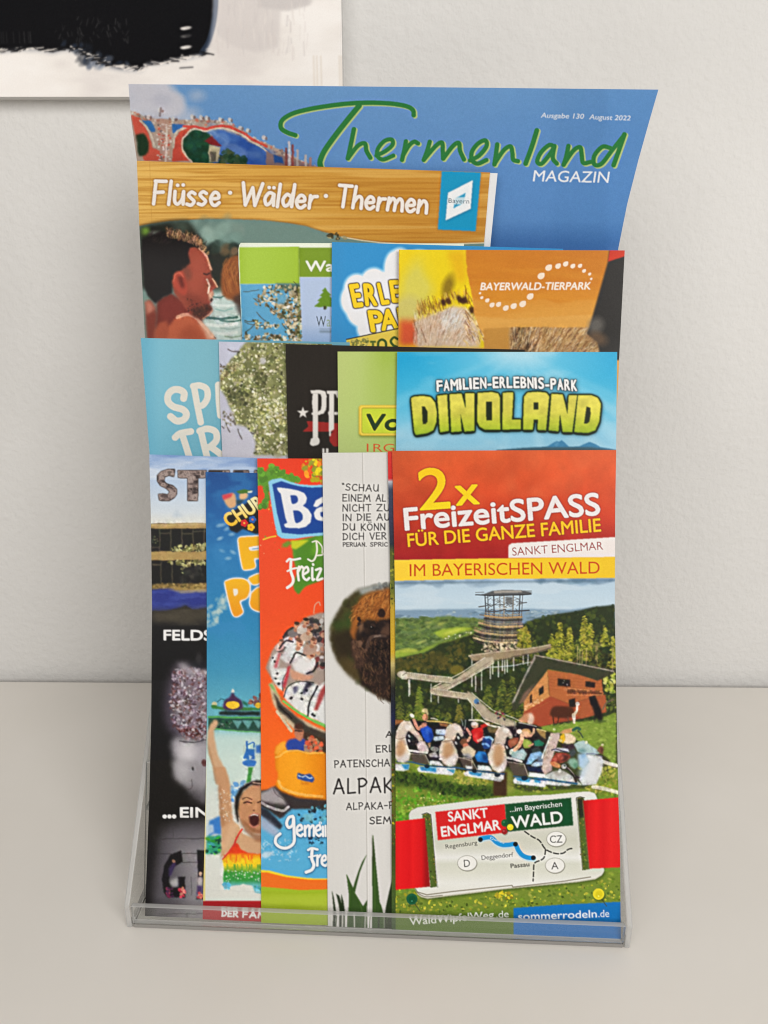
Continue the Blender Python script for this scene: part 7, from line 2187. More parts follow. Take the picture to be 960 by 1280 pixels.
    s.blobs(D1([(430, 690), (600, 680), (820, 770), (700, 790), (560, 770)]), 120, (.7, 1.8), [(170, 166, 80), (150, 150, 70), (186, 176, 96), (120, 130, 56)], 9, 2, .8, .8)
    s.blobs(D2([(600, 640), (900, 640), (910, 860), (640, 830), (760, 760)]), 200, (.7, 1.9), [(170, 166, 74), (140, 150, 60), (190, 182, 100), (110, 126, 48), (120, 140, 50)], 10, 2, .8, .8)
    s.poly(D2([(70, 660), (130, 700), (140, 830), (60, 850)]), (150, 152, 76), 2, .7)
    s.blobs([(500, 1000), (560, 990), (560, 1008), (512, 1016)], 26, (.5, 1), [(210, 206, 120), (226, 220, 170)], 6, 1.4, .5, .9)
    s.poly(D1([(820, 690), (920, 690), (920, 870), (820, 870)]), (66, 46, 32), 1.0)
    # ---- ride: wooden horses with riders
    E1 = lambda p: tr(p, 490, 880, 9.6)
    E2 = lambda p: tr(p, 580, 880, 9.6)
    E3 = lambda p: tr(p, 670, 880, 9.6)
    pale, tan, blk, sk = (216, 200, 186), (192, 154, 118), (32, 30, 32), (210, 160, 136)
    wht, blu, rdk = (226, 228, 230), (66, 144, 190), (52, 88, 116)

    def pl(f, pts, col, soft=.7, alpha=1.0):
        s.poly(f(pts), col, soft, alpha)

    def ln(f, pts, w, col, alpha=1.0):
        s.stroke(f(pts), w, col, True, alpha)
    s.stroke(D2([(730, 800), (830, 820), (915, 845)]), 4.6, (226, 222, 196), True)
    ln(E3, [(800, 690), (880, 715), (970, 742)], 4.4, (226, 224, 206))
    ln(E3, [(800, 716), (880, 742), (970, 768)], 1.2, (130, 128, 100), .7)
    pl(E1, [(20, 185), (140, 195), (150, 245), (30, 262)], (150, 102, 62))
    pl(E1, [(40, 250), (230, 205), (420, 200), (720, 230), (960, 240), (960, 760), (760, 700), (430, 690), (220, 600), (40, 440)], blk, 1.0)
    pl(E2, [(-40, 190), (60, 200), (420, 280), (620, 260), (640, 220), (880, 290), (980, 330), (980, 860), (500, 740), (300, 790), (-40, 760)], blk, 1.0)
    pl(E3, [(-20, 300), (200, 350), (200, 500), (160, 820), (-20, 820)], (44, 40, 38), 1.0)
    for f, reg in ((E1, [(60, 300), (700, 260), (940, 300), (940, 660), (240, 560)]), (E2, [(0, 250), (560, 330), (940, 380), (940, 820), (40, 640)])):
        s.blobs(f(reg), 90, (.4, 1.3), [(20, 20, 22), (60, 54, 50), (84, 76, 70), (46, 42, 40), (104, 92, 80)], 31, 2.2, .6, .7)
    pl(E1, [(560, 225), (700, 240), (690, 285), (580, 255)], (128, 92, 60))
    ln(E1, [(420, 206), (520, 210), (620, 216), (720, 238)], 1.7, (206, 178, 112))
    ln(E1, [(470, 172), (510, 178), (545, 190)], 1.3, (220, 216, 206))
    pl(E2, [(270, 260), (430, 290), (390, 350), (300, 340)], (110, 92, 66))
    pl(E2, [(860, 300), (980, 330), (980, 420), (920, 380)], (150, 124, 80))
    # seats, decks and plates
    for f, a in ((E1, [(225, 596), (400, 604), (445, 705), (430, 724), (250, 702)]), (E2, [(-10, 640), (90, 652), (155, 785), (20, 762)]), (E2, [(520, 692), (720, 722), (772, 865), (600, 852)]), (E1, [(800, 640), (960, 680), (960, 770), (860, 760)])):
        pl(f, a, (84, 74, 66))
        s.stroke(f(a[:3]), 1.0, (196, 186, 172), False, .8)
    for f, a in ((E1, [(455, 680), (570, 690), (625, 745), (450, 727)]), (E2, [(165, 735), (310, 748), (335, 805), (165, 792)]), (E2, [(780, 820), (980, 845), (980, 890), (780, 872)]), (E1, [(880, 740), (960, 750), (960, 785), (890, 775)])):
        pl(f, a, wht)
    for f, a, b_ in ((E1, [(35, 722), (208, 718), (202, 788), (140, 806), (33, 796)], [(112, 726), (206, 722), (202, 788), (152, 790)]), (E1, [(303, 775), (330, 745), (762, 766), (752, 820), (720, 856), (318, 815)], [(338, 750), (532, 766), (530, 816), (342, 798)]),
                     (E2, [(-12, 832), (40, 800), (482, 850), (480, 900), (440, 932), (16, 862)], [(52, 806), (222, 830), (200, 872), (62, 842)]), (E2, [(588, 912), (620, 880), (980, 930), (980, 1000), (600, 955)], [(620, 884), (800, 905), (780, 945), (640, 920)]), (E3, [(-30, 905), (200, 930), (420, 962), (400, 985), (-30, 960)], [(-20, 906), (60, 916), (50, 950), (-20, 940)])):
        pl(f, a, wht, .6)
        pl(f, b_, blu, .6)
    pl(E1, [(650, 778), (756, 786), (742, 836)], (70, 142, 172))
    for f, a in ((E1, [(60, 690), (240, 700), (440, 742), (740, 762), (960, 792)]), (E2, [(150, 800), (320, 822), (480, 838)]), (E2, [(600, 866), (780, 892), (980, 918)])):
        ln(f, a, 1.8, rdk)
    for f, x, y, r_ in ((E1, 420, 746, 3.4), (E2, 400, 848, 3.8), (E2, 725, 890, 4.0), (E2, 125, 806, 3.0)):
        s.ell(*f([(x, y)])[0], r_, r_ * .75, (26, 44, 60), 0, .8)
    # first rider in blue and the child before him
    ln(E1, [(238, 200), (262, 270), (300, 330)], 4.4, (26, 22, 24))
    ln(E1, [(262, 190), (285, 250), (320, 300), (350, 270)], 3.8, (204, 150, 128))
    s.ell(*E1([(240, 140)])[0], 3.2, 2.2, (232, 228, 214), .6, .8)
    pl(E1, [(335, 315), (360, 275), (425, 258), (478, 300), (498, 390), (455, 465), (405, 455), (365, 385)], (40, 84, 186))
    pl(E1, [(400, 290), (440, 300), (450, 370), (410, 360)], (72, 116, 210), 1.2, .8)
    pl(E1, [(440, 330), (490, 360), (480, 440), (450, 460)], (24, 52, 130), 1.2, .8)
    pl(E1, [(335, 270), (365, 225), (420, 225), (420, 262), (360, 290)], (206, 148, 122))
    s.ell(*E1([(398, 160)])[0], 3.6, 4.4, (206, 152, 116), 0, .7)
    pl(E1, [(352, 95), (362, 60), (395, 46), (425, 62), (440, 120), (425, 150), (410, 105)], (212, 196, 150))
    ln(E1, [(412, 120), (420, 160), (405, 190)], 1.4, (120, 76, 56), .8)
    pl(E1, [(528, 308), (640, 300), (655, 340), (640, 372), (545, 368), (522, 345)], (208, 222, 238))
    pl(E1, [(500, 395), (620, 380), (632, 425), (520, 446), (492, 425)], (214, 226, 240))
    ln(E1, [(540, 362), (590, 366), (640, 370)], 1.4, (150, 172, 206), .8)
    s.ell(*E1([(512, 540)])[0], 5.4, 3.2, (150, 150, 142), .15, .9)
    pl(E1, [(440, 600), (520, 570), (565, 640), (450, 630)], (176, 176, 170))
    ln(E1, [(290, 350), (330, 400), (345, 440)], 5.2, (212, 176, 164))
    pl(E1, [(298, 490), (335, 448), (395, 448), (432, 520), (442, 572), (360, 582), (312, 545)], (222, 204, 204))
    pl(E1, [(335, 480), (400, 500), (420, 560), (370, 570)], (206, 182, 186), 1.2, .7)
    pl(E1, [(430, 470), (465, 460), (460, 520), (440, 530)], (196, 150, 130))
    ln(E1, [(188, 555), (300, 570), (420, 582)], 2.6, (230, 228, 224))
    for x, y in ((205, 385), (205, 440)):
        s.ell(*E1([(x, y)])[0], 1.3, 2.0, (196, 196, 196), -.6, .6)
    # second child and the rider in red
    pl(E1, [(812, 460), (840, 418), (895, 415), (915, 470), (900, 520), (840, 500)], (108, 70, 52))
    s.ell(*E1([(885, 500)])[0], 3.6, 3.4, (186, 116, 92), 0, .8)
    pl(E2, [(-40, 560), (0, 515), (60, 495), (140, 560), (130, 622), (92, 642), (0, 612)], (208, 194, 166))
    pl(E2, [(-30, 600), (60, 590), (110, 640), (40, 650)], (150, 150, 156), 1.2, .8)
    for x0, y0, x1, y1 in ((830, 180, 850, 260), (880, 190, 870, 300)):
        ln(E1, [(x0, y0), ((x0 + x1) / 2 + 6, (y0 + y1) / 2), (x1, y1)], 1.4, (150, 150, 146), .8)
    pl(E2, [(82, 325), (130, 285), (215, 280), (232, 320), (225, 410), (160, 472), (112, 436), (100, 380)], (204, 46, 46))
    pl(E2, [(120, 360), (160, 350), (170, 440), (135, 430)], (232, 92, 84), 1.2, .7)
    pl(E2, [(190, 330), (228, 330), (222, 405), (190, 420)], (150, 28, 34), 1.2, .7)
    pl(E2, [(190, 262), (270, 222), (302, 244), (282, 262), (220, 295)], (196, 50, 48))
    s.ell(*E2([(130, 258)])[0], 4.4, 3.4, (206, 156, 132), 0, .8)
    pl(E2, [(80, 245), (95, 215), (140, 210), (175, 235), (160, 250), (110, 262)], (224, 218, 212))
    ln(E2, [(36, 300), (60, 335), (78, 370)], 3.2, (214, 152, 136))
    ln(E2, [(50, 440), (70, 405)], 3.4, (214, 160, 140))
    ln(E2, [(168, 440), (205, 425), (238, 400)], 3.0, (220, 170, 152))
    s.ell(*E2([(292, 240)])[0], 2.2, 1.6, (226, 184, 164), 0, .7)
    pl(E2, [(228, 405), (320, 385), (355, 430), (330, 500), (300, 540), (240, 540), (212, 470)], (34, 66, 118))
    ln(E2, [(262, 400), (310, 398), (345, 430)], 2.8, (150, 188, 224), .9)
    ln(E2, [(225, 480), (265, 480), (300, 505)], 2.6, (130, 172, 214), .85)
    pl(E2, [(128, 620), (170, 565), (255, 570), (295, 650), (285, 705), (160, 690)], (40, 106, 172))
    pl(E2, [(150, 600), (200, 580), (215, 640), (170, 660)], (70, 144, 206), 1.2, .8)
    pl(E2, [(220, 600), (280, 620), (285, 690), (230, 680)], (20, 46, 92), 1.2, .8)
    ln(E2, [(62, 192), (140, 194), (225, 206), (290, 250), (350, 266), (425, 276)], 2.0, (228, 222, 208))
    # woman shading her eyes, companion
    for x, y in ((600, 250), (620, 330)):
        ln(E2, [(x, y - 50), (x + 12, y), (x, y + 50)], 1.4, (110, 108, 106), .8)
    pl(E2, [(700, 430), (760, 418), (815, 460), (795, 522), (730, 532), (704, 492)], (150, 166, 82))
    pl(E2, [(740, 440), (780, 440), (780, 500), (745, 505)], (176, 190, 104), 1.2, .7)
    pl(E2, [(690, 330), (720, 305), (775, 305), (805, 350), (798, 400), (740, 402), (705, 375)], (222, 182, 152))
    pl(E2, [(690, 320), (720, 296), (780, 300), (812, 350), (790, 360), (760, 325), (710, 330)], (196, 156, 108))
    ln(E2, [(800, 380), (835, 340), (840, 300)], 3.0, (216, 172, 146))
    ln(E2, [(780, 500), (810, 490), (825, 480)], 2.4, (206, 160, 130))
    pl(E2, [(838, 445), (900, 428), (965, 470), (945, 505), (850, 502)], (44, 116, 92))
    pl(E2, [(808, 545), (890, 508), (930, 560), (900, 590), (820, 585)], (54, 64, 62))
    pl(E2, [(528, 440), (585, 402), (660, 405), (660, 465), (610, 500), (560, 530), (530, 495)], (148, 84, 66))
    pl(E2, [(560, 440), (630, 430), (620, 480), (575, 500)], (186, 120, 96), 1.2, .7)
    pl(E2, [(548, 560), (600, 530), (660, 560), (705, 530), (755, 600), (725, 672), (650, 665), (580, 640), (555, 610)], (162, 186, 186))
    pl(E2, [(640, 590), (720, 590), (700, 650), (640, 640)], (196, 206, 210), 1.2, .8)
    ln(E2, [(560, 590), (575, 560), (600, 560)], 3.4, (232, 232, 228))
    ln(E2, [(610, 550), (655, 505), (690, 440), (700, 375)], 4.8, (218, 172, 146))
    ln(E2, [(625, 545), (668, 500), (702, 440)], 1.2, (170, 116, 94), .7)
    s.ell(*E2([(664, 332)])[0], 3.4, 3.0, (236, 214, 202), 0, .8)
    s.ell(*E2([(705, 375)])[0], 2.6, 2.4, (226, 186, 160), 0, .8)
    ln(E2, [(640, 230), (700, 240), (780, 254), (882, 288)], 3.2, (38, 34, 36))
    ln(E2, [(660, 224), (760, 240), (870, 272)], 1.0, (206, 204, 196), .9)
    ln(E2, [(880, 300), (980, 326)], 1.6, (206, 192, 132))
    pl(E2, [(745, 725), (775, 645), (805, 592), (915, 570), (960, 600), (900, 645), (835, 682), (805, 725)], (150, 188, 224))
    pl(E2, [(800, 735), (860, 692), (960, 690), (960, 735), (850, 756)], (186, 208, 232))
    pl(E2, [(880, 630), (960, 610), (960, 690), (890, 690)], (120, 140, 166), 1.0, .9)
    pl(E2, [(755, 745), (940, 762), (960, 815), (780, 812)], (30, 40, 66))
    ln(E2, [(505, 640), (580, 655), (690, 690)], 2.8, (230, 228, 222))
    # three wooden horses
    for f, neck, body, mid, low, sp in (
            (E1, [(38, 410), (58, 330), (98, 252), (148, 206), (220, 204), (252, 262), (292, 330), (335, 400), (352, 432), (330, 452), (296, 402), (240, 352), (200, 326), (182, 342), (156, 415), (90, 420)],
             [(36, 410), (156, 405), (182, 500), (216, 600), (204, 668), (150, 702), (70, 695), (36, 640)], [(88, 425), (145, 430), (172, 540), (140, 612), (80, 625), (45, 590), (52, 500)], [(120, 640), (212, 590), (204, 668), (150, 702), (90, 690)], (190, 280)),
            (E1, [(640, 440), (640, 380), (660, 292), (700, 246), (760, 230), (822, 260), (852, 330), (858, 380), (832, 396), (796, 352), (772, 348), (766, 392), (742, 432)],
             [(566, 540), (596, 455), (660, 418), (722, 440), (772, 540), (795, 640), (755, 732), (690, 748), (610, 712), (568, 640)], [(632, 452), (708, 450), (752, 540), (735, 600), (655, 655), (606, 625), (608, 540)], [(690, 640), (790, 610), (755, 732), (690, 748), (620, 715)], (780, 290)),
            (E2, [(362, 478), (378, 362), (420, 292), (480, 270), (542, 300), (582, 372), (582, 408), (552, 416), (526, 386), (506, 402), (490, 486), (430, 480)],
             [(288, 600), (346, 482), (430, 464), (482, 500), (512, 620), (512, 722), (482, 800), (420, 822), (340, 782), (298, 700)], [(368, 492), (440, 480), (482, 545), (482, 645), (432, 765), (370, 742), (340, 640)], [(400, 760), (500, 690), (482, 800), (420, 822), (350, 785)], (500, 320))):
        pl(f, neck, pale)
        s.stroke(f([neck[1], neck[2], neck[3]]), 1.6, (236, 226, 216), True, .8)
        s.ell(*f([sp])[0], 4.0, 3.2, (236, 230, 224), .6, 2.0, .8)
        pl(f, [neck[-1], neck[-2], neck[0], neck[1]], (186, 160, 140), 2.0, .5)
        pl(f, body, (222, 210, 200))
        pl(f, mid, tan, 2.2)
        pl(f, [mid[3], mid[4], mid[5]], (150, 108, 80), 2.4, .8)
        pl(f, low, (232, 226, 224), 1.6, .9)
        s.stroke(f([body[1], body[2], body[3]]), .9, (236, 230, 224), True, .9)
        s.stroke(f([neck[0], neck[-1], body[1]]), .9, (140, 112, 92), True, .7)
    s.ell(*E1([(580, 660)])[0], 1.8, 1.3, (236, 226, 214), 0, .6)
    ln(E2, [(345, 430), (335, 480), (330, 520)], 1.4, (206, 206, 204), .8)
    for f, x, y in ((E1, 795, 405), (E1, 770, 470), (E2, 515, 520)):
        s.ell(*f([(x, y)])[0], 1.2, 2.2, (206, 206, 206), -.5, .6)
    # timber seat and the rider in front
    pl(E3, [(180, 352), (285, 345), (282, 420), (242, 520), (195, 640), (190, 800), (110, 856), (66, 785), (88, 640), (130, 500)], (208, 188, 180))
    s.blobs(E3([(180, 360), (270, 360), (200, 600), (180, 800), (100, 840), (90, 650)]), 60, (.5, 1.5), [(220, 204, 198), (190, 166, 158), (200, 180, 172)], 3, 1.8, .8, .7)
    ln(E3, [(165, 400), (128, 490), (98, 570), (72, 650)], 1.8, (222, 224, 224))
    ln(E3, [(150, 400), (112, 490), (82, 570)], 1.0, (60, 56, 58))
    pl(E3, [(278, 352), (330, 310), (440, 288), (452, 322), (405, 352), (340, 362)], (206, 160, 112))
    ln(E3, [(445, 312), (490, 286), (522, 302)], 3.6, (52, 92, 74))
    ln(E3, [(500, 322), (532, 352), (562, 400)], 1.4, (52, 66, 58))
    pl(E3, [(340, 352), (420, 360), (482, 410), (466, 470), (372, 482), (326, 464), (350, 400)], (234, 212, 184))
    pl(E3, [(286, 390), (335, 352), (352, 400), (348, 440), (320, 474), (292, 446)], (230, 188, 56))
    s.ell(*E3([(295, 440)])[0], 2.6, 1.8, (236, 220, 150), .3, .8)
    pl(E3, [(300, 478), (370, 490), (450, 478), (462, 540), (402, 562), (322, 532)], (64, 52, 56))
    pl(E3, [(186, 552), (262, 522), (380, 540), (410, 578), (282, 572)], (214, 216, 232))
    ln(E3, [(190, 552), (240, 540), (300, 560), (370, 575)], 1.6, (50, 50, 66), .9)
    pl(E3, [(238, 582), (350, 590), (420, 610), (400, 660), (330, 702), (232, 722), (168, 705), (200, 645)], (158, 72, 60))
    for a in ([(250, 600), (300, 590), (270, 650)], [(200, 660), (250, 640), (240, 700)], [(310, 610), (340, 640), (300, 670)]):
        pl(E3, a, (206, 110, 96), .7, .85)
    for a in ([(300, 600), (400, 620), (380, 680), (290, 700), (330, 650)], [(240, 690), (290, 680), (280, 715)]):
        pl(E3, a, (70, 44, 40), .8, .85)
    pl(E3, [(400, 560), (460, 540), (490, 580), (440, 640), (400, 620)], (70, 76, 82), 1.0, .9)
    pl(E3, [(166, 700), (225, 690), (300, 735), (285, 772), (215, 755), (180, 730)], (222, 164, 112))
    pl(E3, [(180, 700), (220, 700), (230, 740), (190, 735)], (206, 110, 80), 1.0, .8)
    # white horse at the front
    pl(E3, [(455, 490), (510, 448), (575, 438), (640, 488), (730, 545), (770, 590), (700, 620), (600, 605), (500, 570)], (180, 202, 200))
    pl(E3, [(500, 545), (560, 530), (610, 560), (560, 590), (510, 580)], (96, 136, 140), 1.4, .8)
    pl(E3, [(500, 600), (610, 590), (650, 680), (575, 800), (510, 745)], (180, 206, 228), 1.4)
    pl(E3, [(545, 600), (600, 600), (580, 650), (550, 640)], (128, 166, 206), 1.6, .8)
    pl(E3, [(380, 700), (400, 660), (460, 648), (500, 680), (505, 750), (470, 780), (410, 745)], (142, 178, 158), .9)
    pl(E3, [(440, 720), (490, 700), (500, 750), (470, 775)], (86, 130, 108), 1.2, .8)
    pl(E3, [(600, 608), (700, 618), (785, 624), (808, 690), (782, 830), (722, 965), (560, 975), (515, 900), (560, 800), (640, 690)], (224, 226, 228))
    pl(E3, [(520, 800), (580, 740), (600, 640), (640, 640), (620, 760), (560, 900), (520, 890)], (196, 214, 226), 2.4, .8)
    pl(E3, [(740, 700), (800, 680), (780, 830), (725, 940), (700, 900)], (206, 204, 200), 2.4, .7)
    ln(E3, [(608, 600), (700, 600), (792, 632)], 1.2, (120, 122, 150), .9)
    pl(E3, [(728, 560), (768, 504), (800, 508), (812, 540), (800, 604), (762, 588)], (120, 80, 64))
    pl(E3, [(780, 515), (808, 530), (800, 600), (785, 590)], (74, 46, 40), .8, .8)
    s.ell(*E3([(800, 490)])[0], 1.5, 1.3, (226, 214, 186), 0, .6)
    s.ell(*E3([(604, 462)])[0], 1.6, 2.0, (222, 228, 200), 0, .7)
    s.ell(*E3([(220, 306)])[0], 1.7, 1.4, (206, 212, 160), 0, .7)
    pl(E3, [(110, 856), (200, 812), (320, 800), (430, 858), (560, 975), (300, 950), (110, 920)], (206, 210, 208))
    pl(E3, [(200, 810), (330, 790), (400, 850), (250, 870)], (176, 170, 160), 1.6, .8)
    ln(E3, [(-20, 890), (140, 908), (300, 932), (490, 955)], 2.4, (48, 96, 128))
    s.ell(*E3([(285, 800)])[0], 2.0, 2.4, (228, 226, 222), .2, .8)
    ln(E3, [(365, 765), (425, 815), (462, 875), (482, 925)], 3.4, (52, 46, 46))
    ln(E3, [(380, 765), (436, 815), (470, 870)], .9, (190, 180, 168), .9)
    pl(E3, [(455, 840), (535, 882), (520, 895), (470, 875)], (46, 40, 44))
    s.ell(*E3([(336, 750)])[0], 3.2, 3.0, (206, 206, 196), 0, .8)
    s.ell(*E3([(345, 742)])[0], 1.4, 1.3, (90, 110, 80), 0, .7)
    s.photo([(480, 772), (790, 772), (790, 1180), (480, 1180)], .28, .15, 14, .06)
    # ---- ticket-shaped plate with straps
    plate = L([(165, 235), (180, 205), (230, 180), (400, 160), (700, 122), (960, 95)]) + Q([(400, 82), (600, 62), (690, 58), (735, 72), (752, 110), (770, 300), (800, 640), (808, 668), (790, 700), (740, 730), (600, 752), (300, 780), (0, 810)]) + L([(700, 832), (400, 868), (310, 880), (260, 868), (230, 845), (212, 800)])
    s.poly([(x + 1.2, y + 2.6) for x, y in plate], (44, 60, 26), 2.2, .75)
    s.poly([(x - .6, y + 1.4) for x, y in plate], (196, 194, 170), .7)
    g = s.vgrad([(985, (232, 232, 226)), (1010, (226, 226, 220)), (1050, (208, 208, 194)), (1060, (214, 214, 202)), (1072, (236, 236, 232)), (1080, (216, 217, 204)), (1090, (222, 222, 210)), (1104, (236, 236, 230)), (1125, (226, 224, 214))])
    s.poly(plate, g, .6)
    s.stroke(L([(225, 835), (300, 858), (500, 832), (960, 785)]) + Q([(100, 798), (500, 752), (700, 720)]), 1.6, (112, 104, 84), False, .65)
    s.stroke(L([(215, 815), (240, 850), (300, 872), (420, 862)]), 1.2, (92, 86, 66), True, .6)
    for f, slot, ln in ((L, [(265, 238), (300, 225), (330, 238), (382, 795), (330, 802), (318, 700)], [(262, 235), (300, 222), (333, 238), (385, 798)]), (Q, [(596, 112), (620, 102), (650, 108), (690, 660), (640, 668), (632, 600)], [(590, 130), (592, 106), (620, 98), (655, 106)])):
        s.poly(f(slot), (84, 100, 46), .5)
        s.blobs(f(slot), 60, (.5, 1.3), [(60, 80, 36), (110, 124, 56), (130, 120, 60), (70, 70, 36)], 4, 1.8, .6, .8)
        s.stroke(f(ln), 1.0, (70, 68, 60), False, .8)
    s.poly(Q([(598, 114), (645, 110), (650, 250), (615, 270)]), (40, 42, 34), .8, .9)
    s.stroke(Q([(588, 112), (640, 668)]), .8, (120, 118, 106), False, .8)
    s.stroke(L([(340, 238), (384, 795)]), .7, (248, 248, 244), False, .9)
    red = s.hgrad([(488, (206, 30, 34)), (500, (222, 34, 38)), (512, (212, 28, 34)), (516, (222, 36, 38)), (527, (206, 28, 34)), (533, (150, 20, 26)), (538, (130, 20, 24)), (728, (150, 22, 28)), (736, (206, 34, 38)), (745, (222, 40, 42)), (754, (208, 34, 38)), (764, (222, 44, 44)), (775, (214, 38, 40))])
    s.poly(L([(20, 296), (55, 290), (285, 264), (326, 795), (65, 820), (20, 824)]), red, .5)
    s.poly(Q([(640, 128), (910, 104), (960, 100), (960, 644), (690, 656)]), red, .5)
    s.stroke(Q([(640, 128), (690, 656)]), 1.6, (110, 90, 60), False, .7)
    # labels
    s.poly(L([(366, 216), (905, 155), (925, 375), (386, 436)]), (204, 42, 42), .5)
    s.poly(Q([(38, 156), (550, 106), (568, 320), (52, 371)]), (22, 76, 44), .5)
    wt = (240, 240, 236)
    s.text('SANKT', L([(470, 291)])[0], L([(775, 257)])[0], 12.6, wt, .018)
    s.text('ENGLMAR', L([(418, 408)])[0], L([(872, 352)])[0], 13.0, wt, .02)
    s.text('...im Bayerischen', Q([(78, 217)])[0], Q([(480, 172)])[0], 6.6, (226, 234, 226), .004)
    s.text('WALD', Q([(96, 343)])[0], Q([(486, 300)])[0], 15.4, wt, .018)
    for x, y, c, r_ in ((631, 1028.6, (26, 84, 48), 4.6), (630.6, 1039.6, (150, 44, 44), 3.6), (637.8, 1034, (226, 214, 60), 3.9)):
        s.ell(x + .8, y + 1, r_, r_, (60, 60, 40), 0, 1.6, .4)
        s.ell(x, y, r_, r_, c, 0, .7)
        s.ell(x - r_ * .25, y - r_ * .25, r_ * .3, r_ * .3, tuple(min(255, v + 50) for v in c), 0, .7, .7)
    # map
    riv = [(600.5, 1048.5), (607, 1047), (614, 1047), (621, 1053), (628, 1056), (636, 1056), (644, 1055.5), (648, 1063), (653, 1069), (660, 1072), (667, 1072.5)]
    s.stroke([(x, y + 1.4) for x, y in riv], 7.0, (190, 220, 232), True, .8)
    s.stroke(riv, 5.8, (36, 148, 206), True)
    s.text('Donau', L([(790, 425)])[0], L([(896, 462)])[0], 3.0, (206, 232, 242), .01)
    for x, y in ((600.5, 1049.6), (644.4, 1055.2), (666.7, 1072.2)):
        s.ell(x, y, 3.1, 3.1, (24, 24, 26), 0, .7)
    tk = (62, 60, 56)
    s.text('Regensburg', L([(448, 502)])[0], L([(692, 468)])[0], 5.6, tk, .006)
    s.text('Deggendorf', L([(726, 588)])[0], Q([(104, 562)])[0], 5.8, tk, .004)
    s.text('Passau', Q([(84, 651)])[0], Q([(228, 636)])[0], 5.6, tk, .02)

    def dashes(pts, on, off_):
        p = smooth_line(pts, 10)
        d = np.r_[0, np.cumsum(np.hypot(*np.diff(p, axis=0).T))]
        t = 0
        while t < d[-1]:
            q = np.linspace(t, min(t + on, d[-1]), 4)
            s.stroke([(np.interp(v, d, p[:, 0]), np.interp(v, d, p[:, 1])) for v in q], 1.9, (34, 32, 32), False)
            t += on + off_
    dashes(Q([(192, 368), (250, 408), (305, 438), (340, 490), (368, 515), (430, 538), (490, 535), (530, 505), (572, 498)]), 6.2, 3.0)
    dashes(Q([(352, 510), (345, 560), (325, 585), (275, 606), (262, 630), (260, 690), (256, 750)]), 5.6, 3.2)
    for cx, cy, t, w in ((583.9, 1078.9, 'D', 7.4), (695.3, 1048.7, 'CZ', 15.5), (693.7, 1081.8, 'A', 9)):
        s.ell(cx + .4, cy + .6, 12.4, 9.9, (120, 118, 104), 0, .8, .7)
        s.ell(cx, cy, 12.0, 9.4, (238, 237, 232), 0, .6)
        s.stroke([(cx + 12 * math.cos(a), cy + 9.4 * math.sin(a)) for a in np.linspace(0, 6.283, 30)], .6, (140, 138, 126), False, .8)
        s.text(t, (cx - w / 2, cy + 4.9), (cx + w / 2, cy + 4.5), 9.6, (56, 54, 52), .003)
    # flowers along the foot of the grass
    s.blobs([(492, 1118), (540, 1126), (640, 1114), (745, 1104), (774, 1090), (776, 1130), (640, 1136), (492, 1142)], 170, (.6, 1.6), [(186, 182, 60), (206, 200, 80), (150, 160, 54), (84, 104, 40), (170, 170, 70), (72, 92, 36)], 12, 1.6, .7, .85)
    s.blobs(L([(840, 830), (960, 840), (960, 890), (830, 880)]), 26, (.9, 2), [(206, 190, 56), (180, 166, 50), (150, 140, 50)], 13)
    s.blobs([(490, 1110), (520, 1116), (520, 1146), (490, 1146)], 50, (.7, 1.7), [(180, 176, 56), (130, 140, 50), (200, 190, 80), (96, 120, 46)], 14)
    # foot bands with the web addresses
    m = np.clip((s.Y[:, None] - (1141 - (s.X[None] - 492) * .055)) / 9, 0, 1)
    s.put(m, (98, 122, 50))
    s.poly([(642, 1135), (700, 1131), (790, 1126.5), (790, 1180), (642, 1180)], (28, 116, 182), .6)
    s.text('WaldWipfelWeg', (512.5, 1156.5), (617.5, 1147.6), 9.6, (234, 238, 228), .012)
    s.text('.de', (620.5, 1147.4), (636, 1146.4), 9.0, (220, 228, 210), -.004)
    s.text('sommerrodeln', (648, 1150.4), (746, 1146.6), 9.8, (234, 240, 246), .012)
    s.text('.de', (748, 1146.5), (761.5, 1146), 9.4, (214, 230, 242), -.002)
    for x, y, c in ((514.9, 1123.8, (20, 92, 62)), (748.2, 1117.6, (228, 214, 62))):
        s.stroke([(x + 3, y + 5), (x + 10, y + 15)], 1.2, (70, 76, 56), False, .8)
        s.ell(x + 2, y + 4, 7, 6, (40, 60, 30), 0, 4, .45)
        s.ell(x, y, 7.0, 7.0, c, 0, .8)
        s.ell(x + .6, y + .4, 4.4, 4.6, tuple(max(0, v - 16) for v in c), 0, 1.4, .8)
        s.ell(x, y + 2.6, 1.0, 1.0, tuple(min(255, v + 60) for v in c), 0, .8, .8)
    # ---- heading block
    n = s.noise(26, 30, 2, 4)
    head = s.vgrad([(560, (214, 100, 58)), (600, (208, 88, 50)), (640, (196, 72, 44)), (680, (168, 46, 40)), (700, (158, 38, 40))])
    head = head * (.90 + .2 * n[..., None])
    ex = np.clip((s.X[None] - 500) / 60, 0, 1)
    head = head * (.94 + .06 * ex[..., None])
    s.poly(T([(0, -10), (960, -10), (960, 440), (0, 450)]), head, .4)
    s.blobs(T([(60, 20), (900, 20), (900, 250), (60, 250)]), 60, (4, 12), [(222, 116, 74), (196, 84, 50), (210, 104, 66)], 5, 2, 6, .16)
    yel = s.vgrad([(580, (240, 196, 40)), (636, (238, 210, 46)), (650, (240, 196, 50)), (684, (240, 186, 50))])
    hl = ((90, 30, 24), 1.2, .35)
    s.text('FreizeitSPASS', T([(86, 328)])[0], T([(864, 266)])[0], 28.6, (236, 226, 224), .022, 0, 1, hl)
    m = s.tmask('2', T([(146, 247)])[0], T([(264, 239)])[0], 53.5, .012)
    s.put(np.clip(blur(m, 3) * 2, 0, 1), hl[0], None, .4)
    s.put(m, yel)
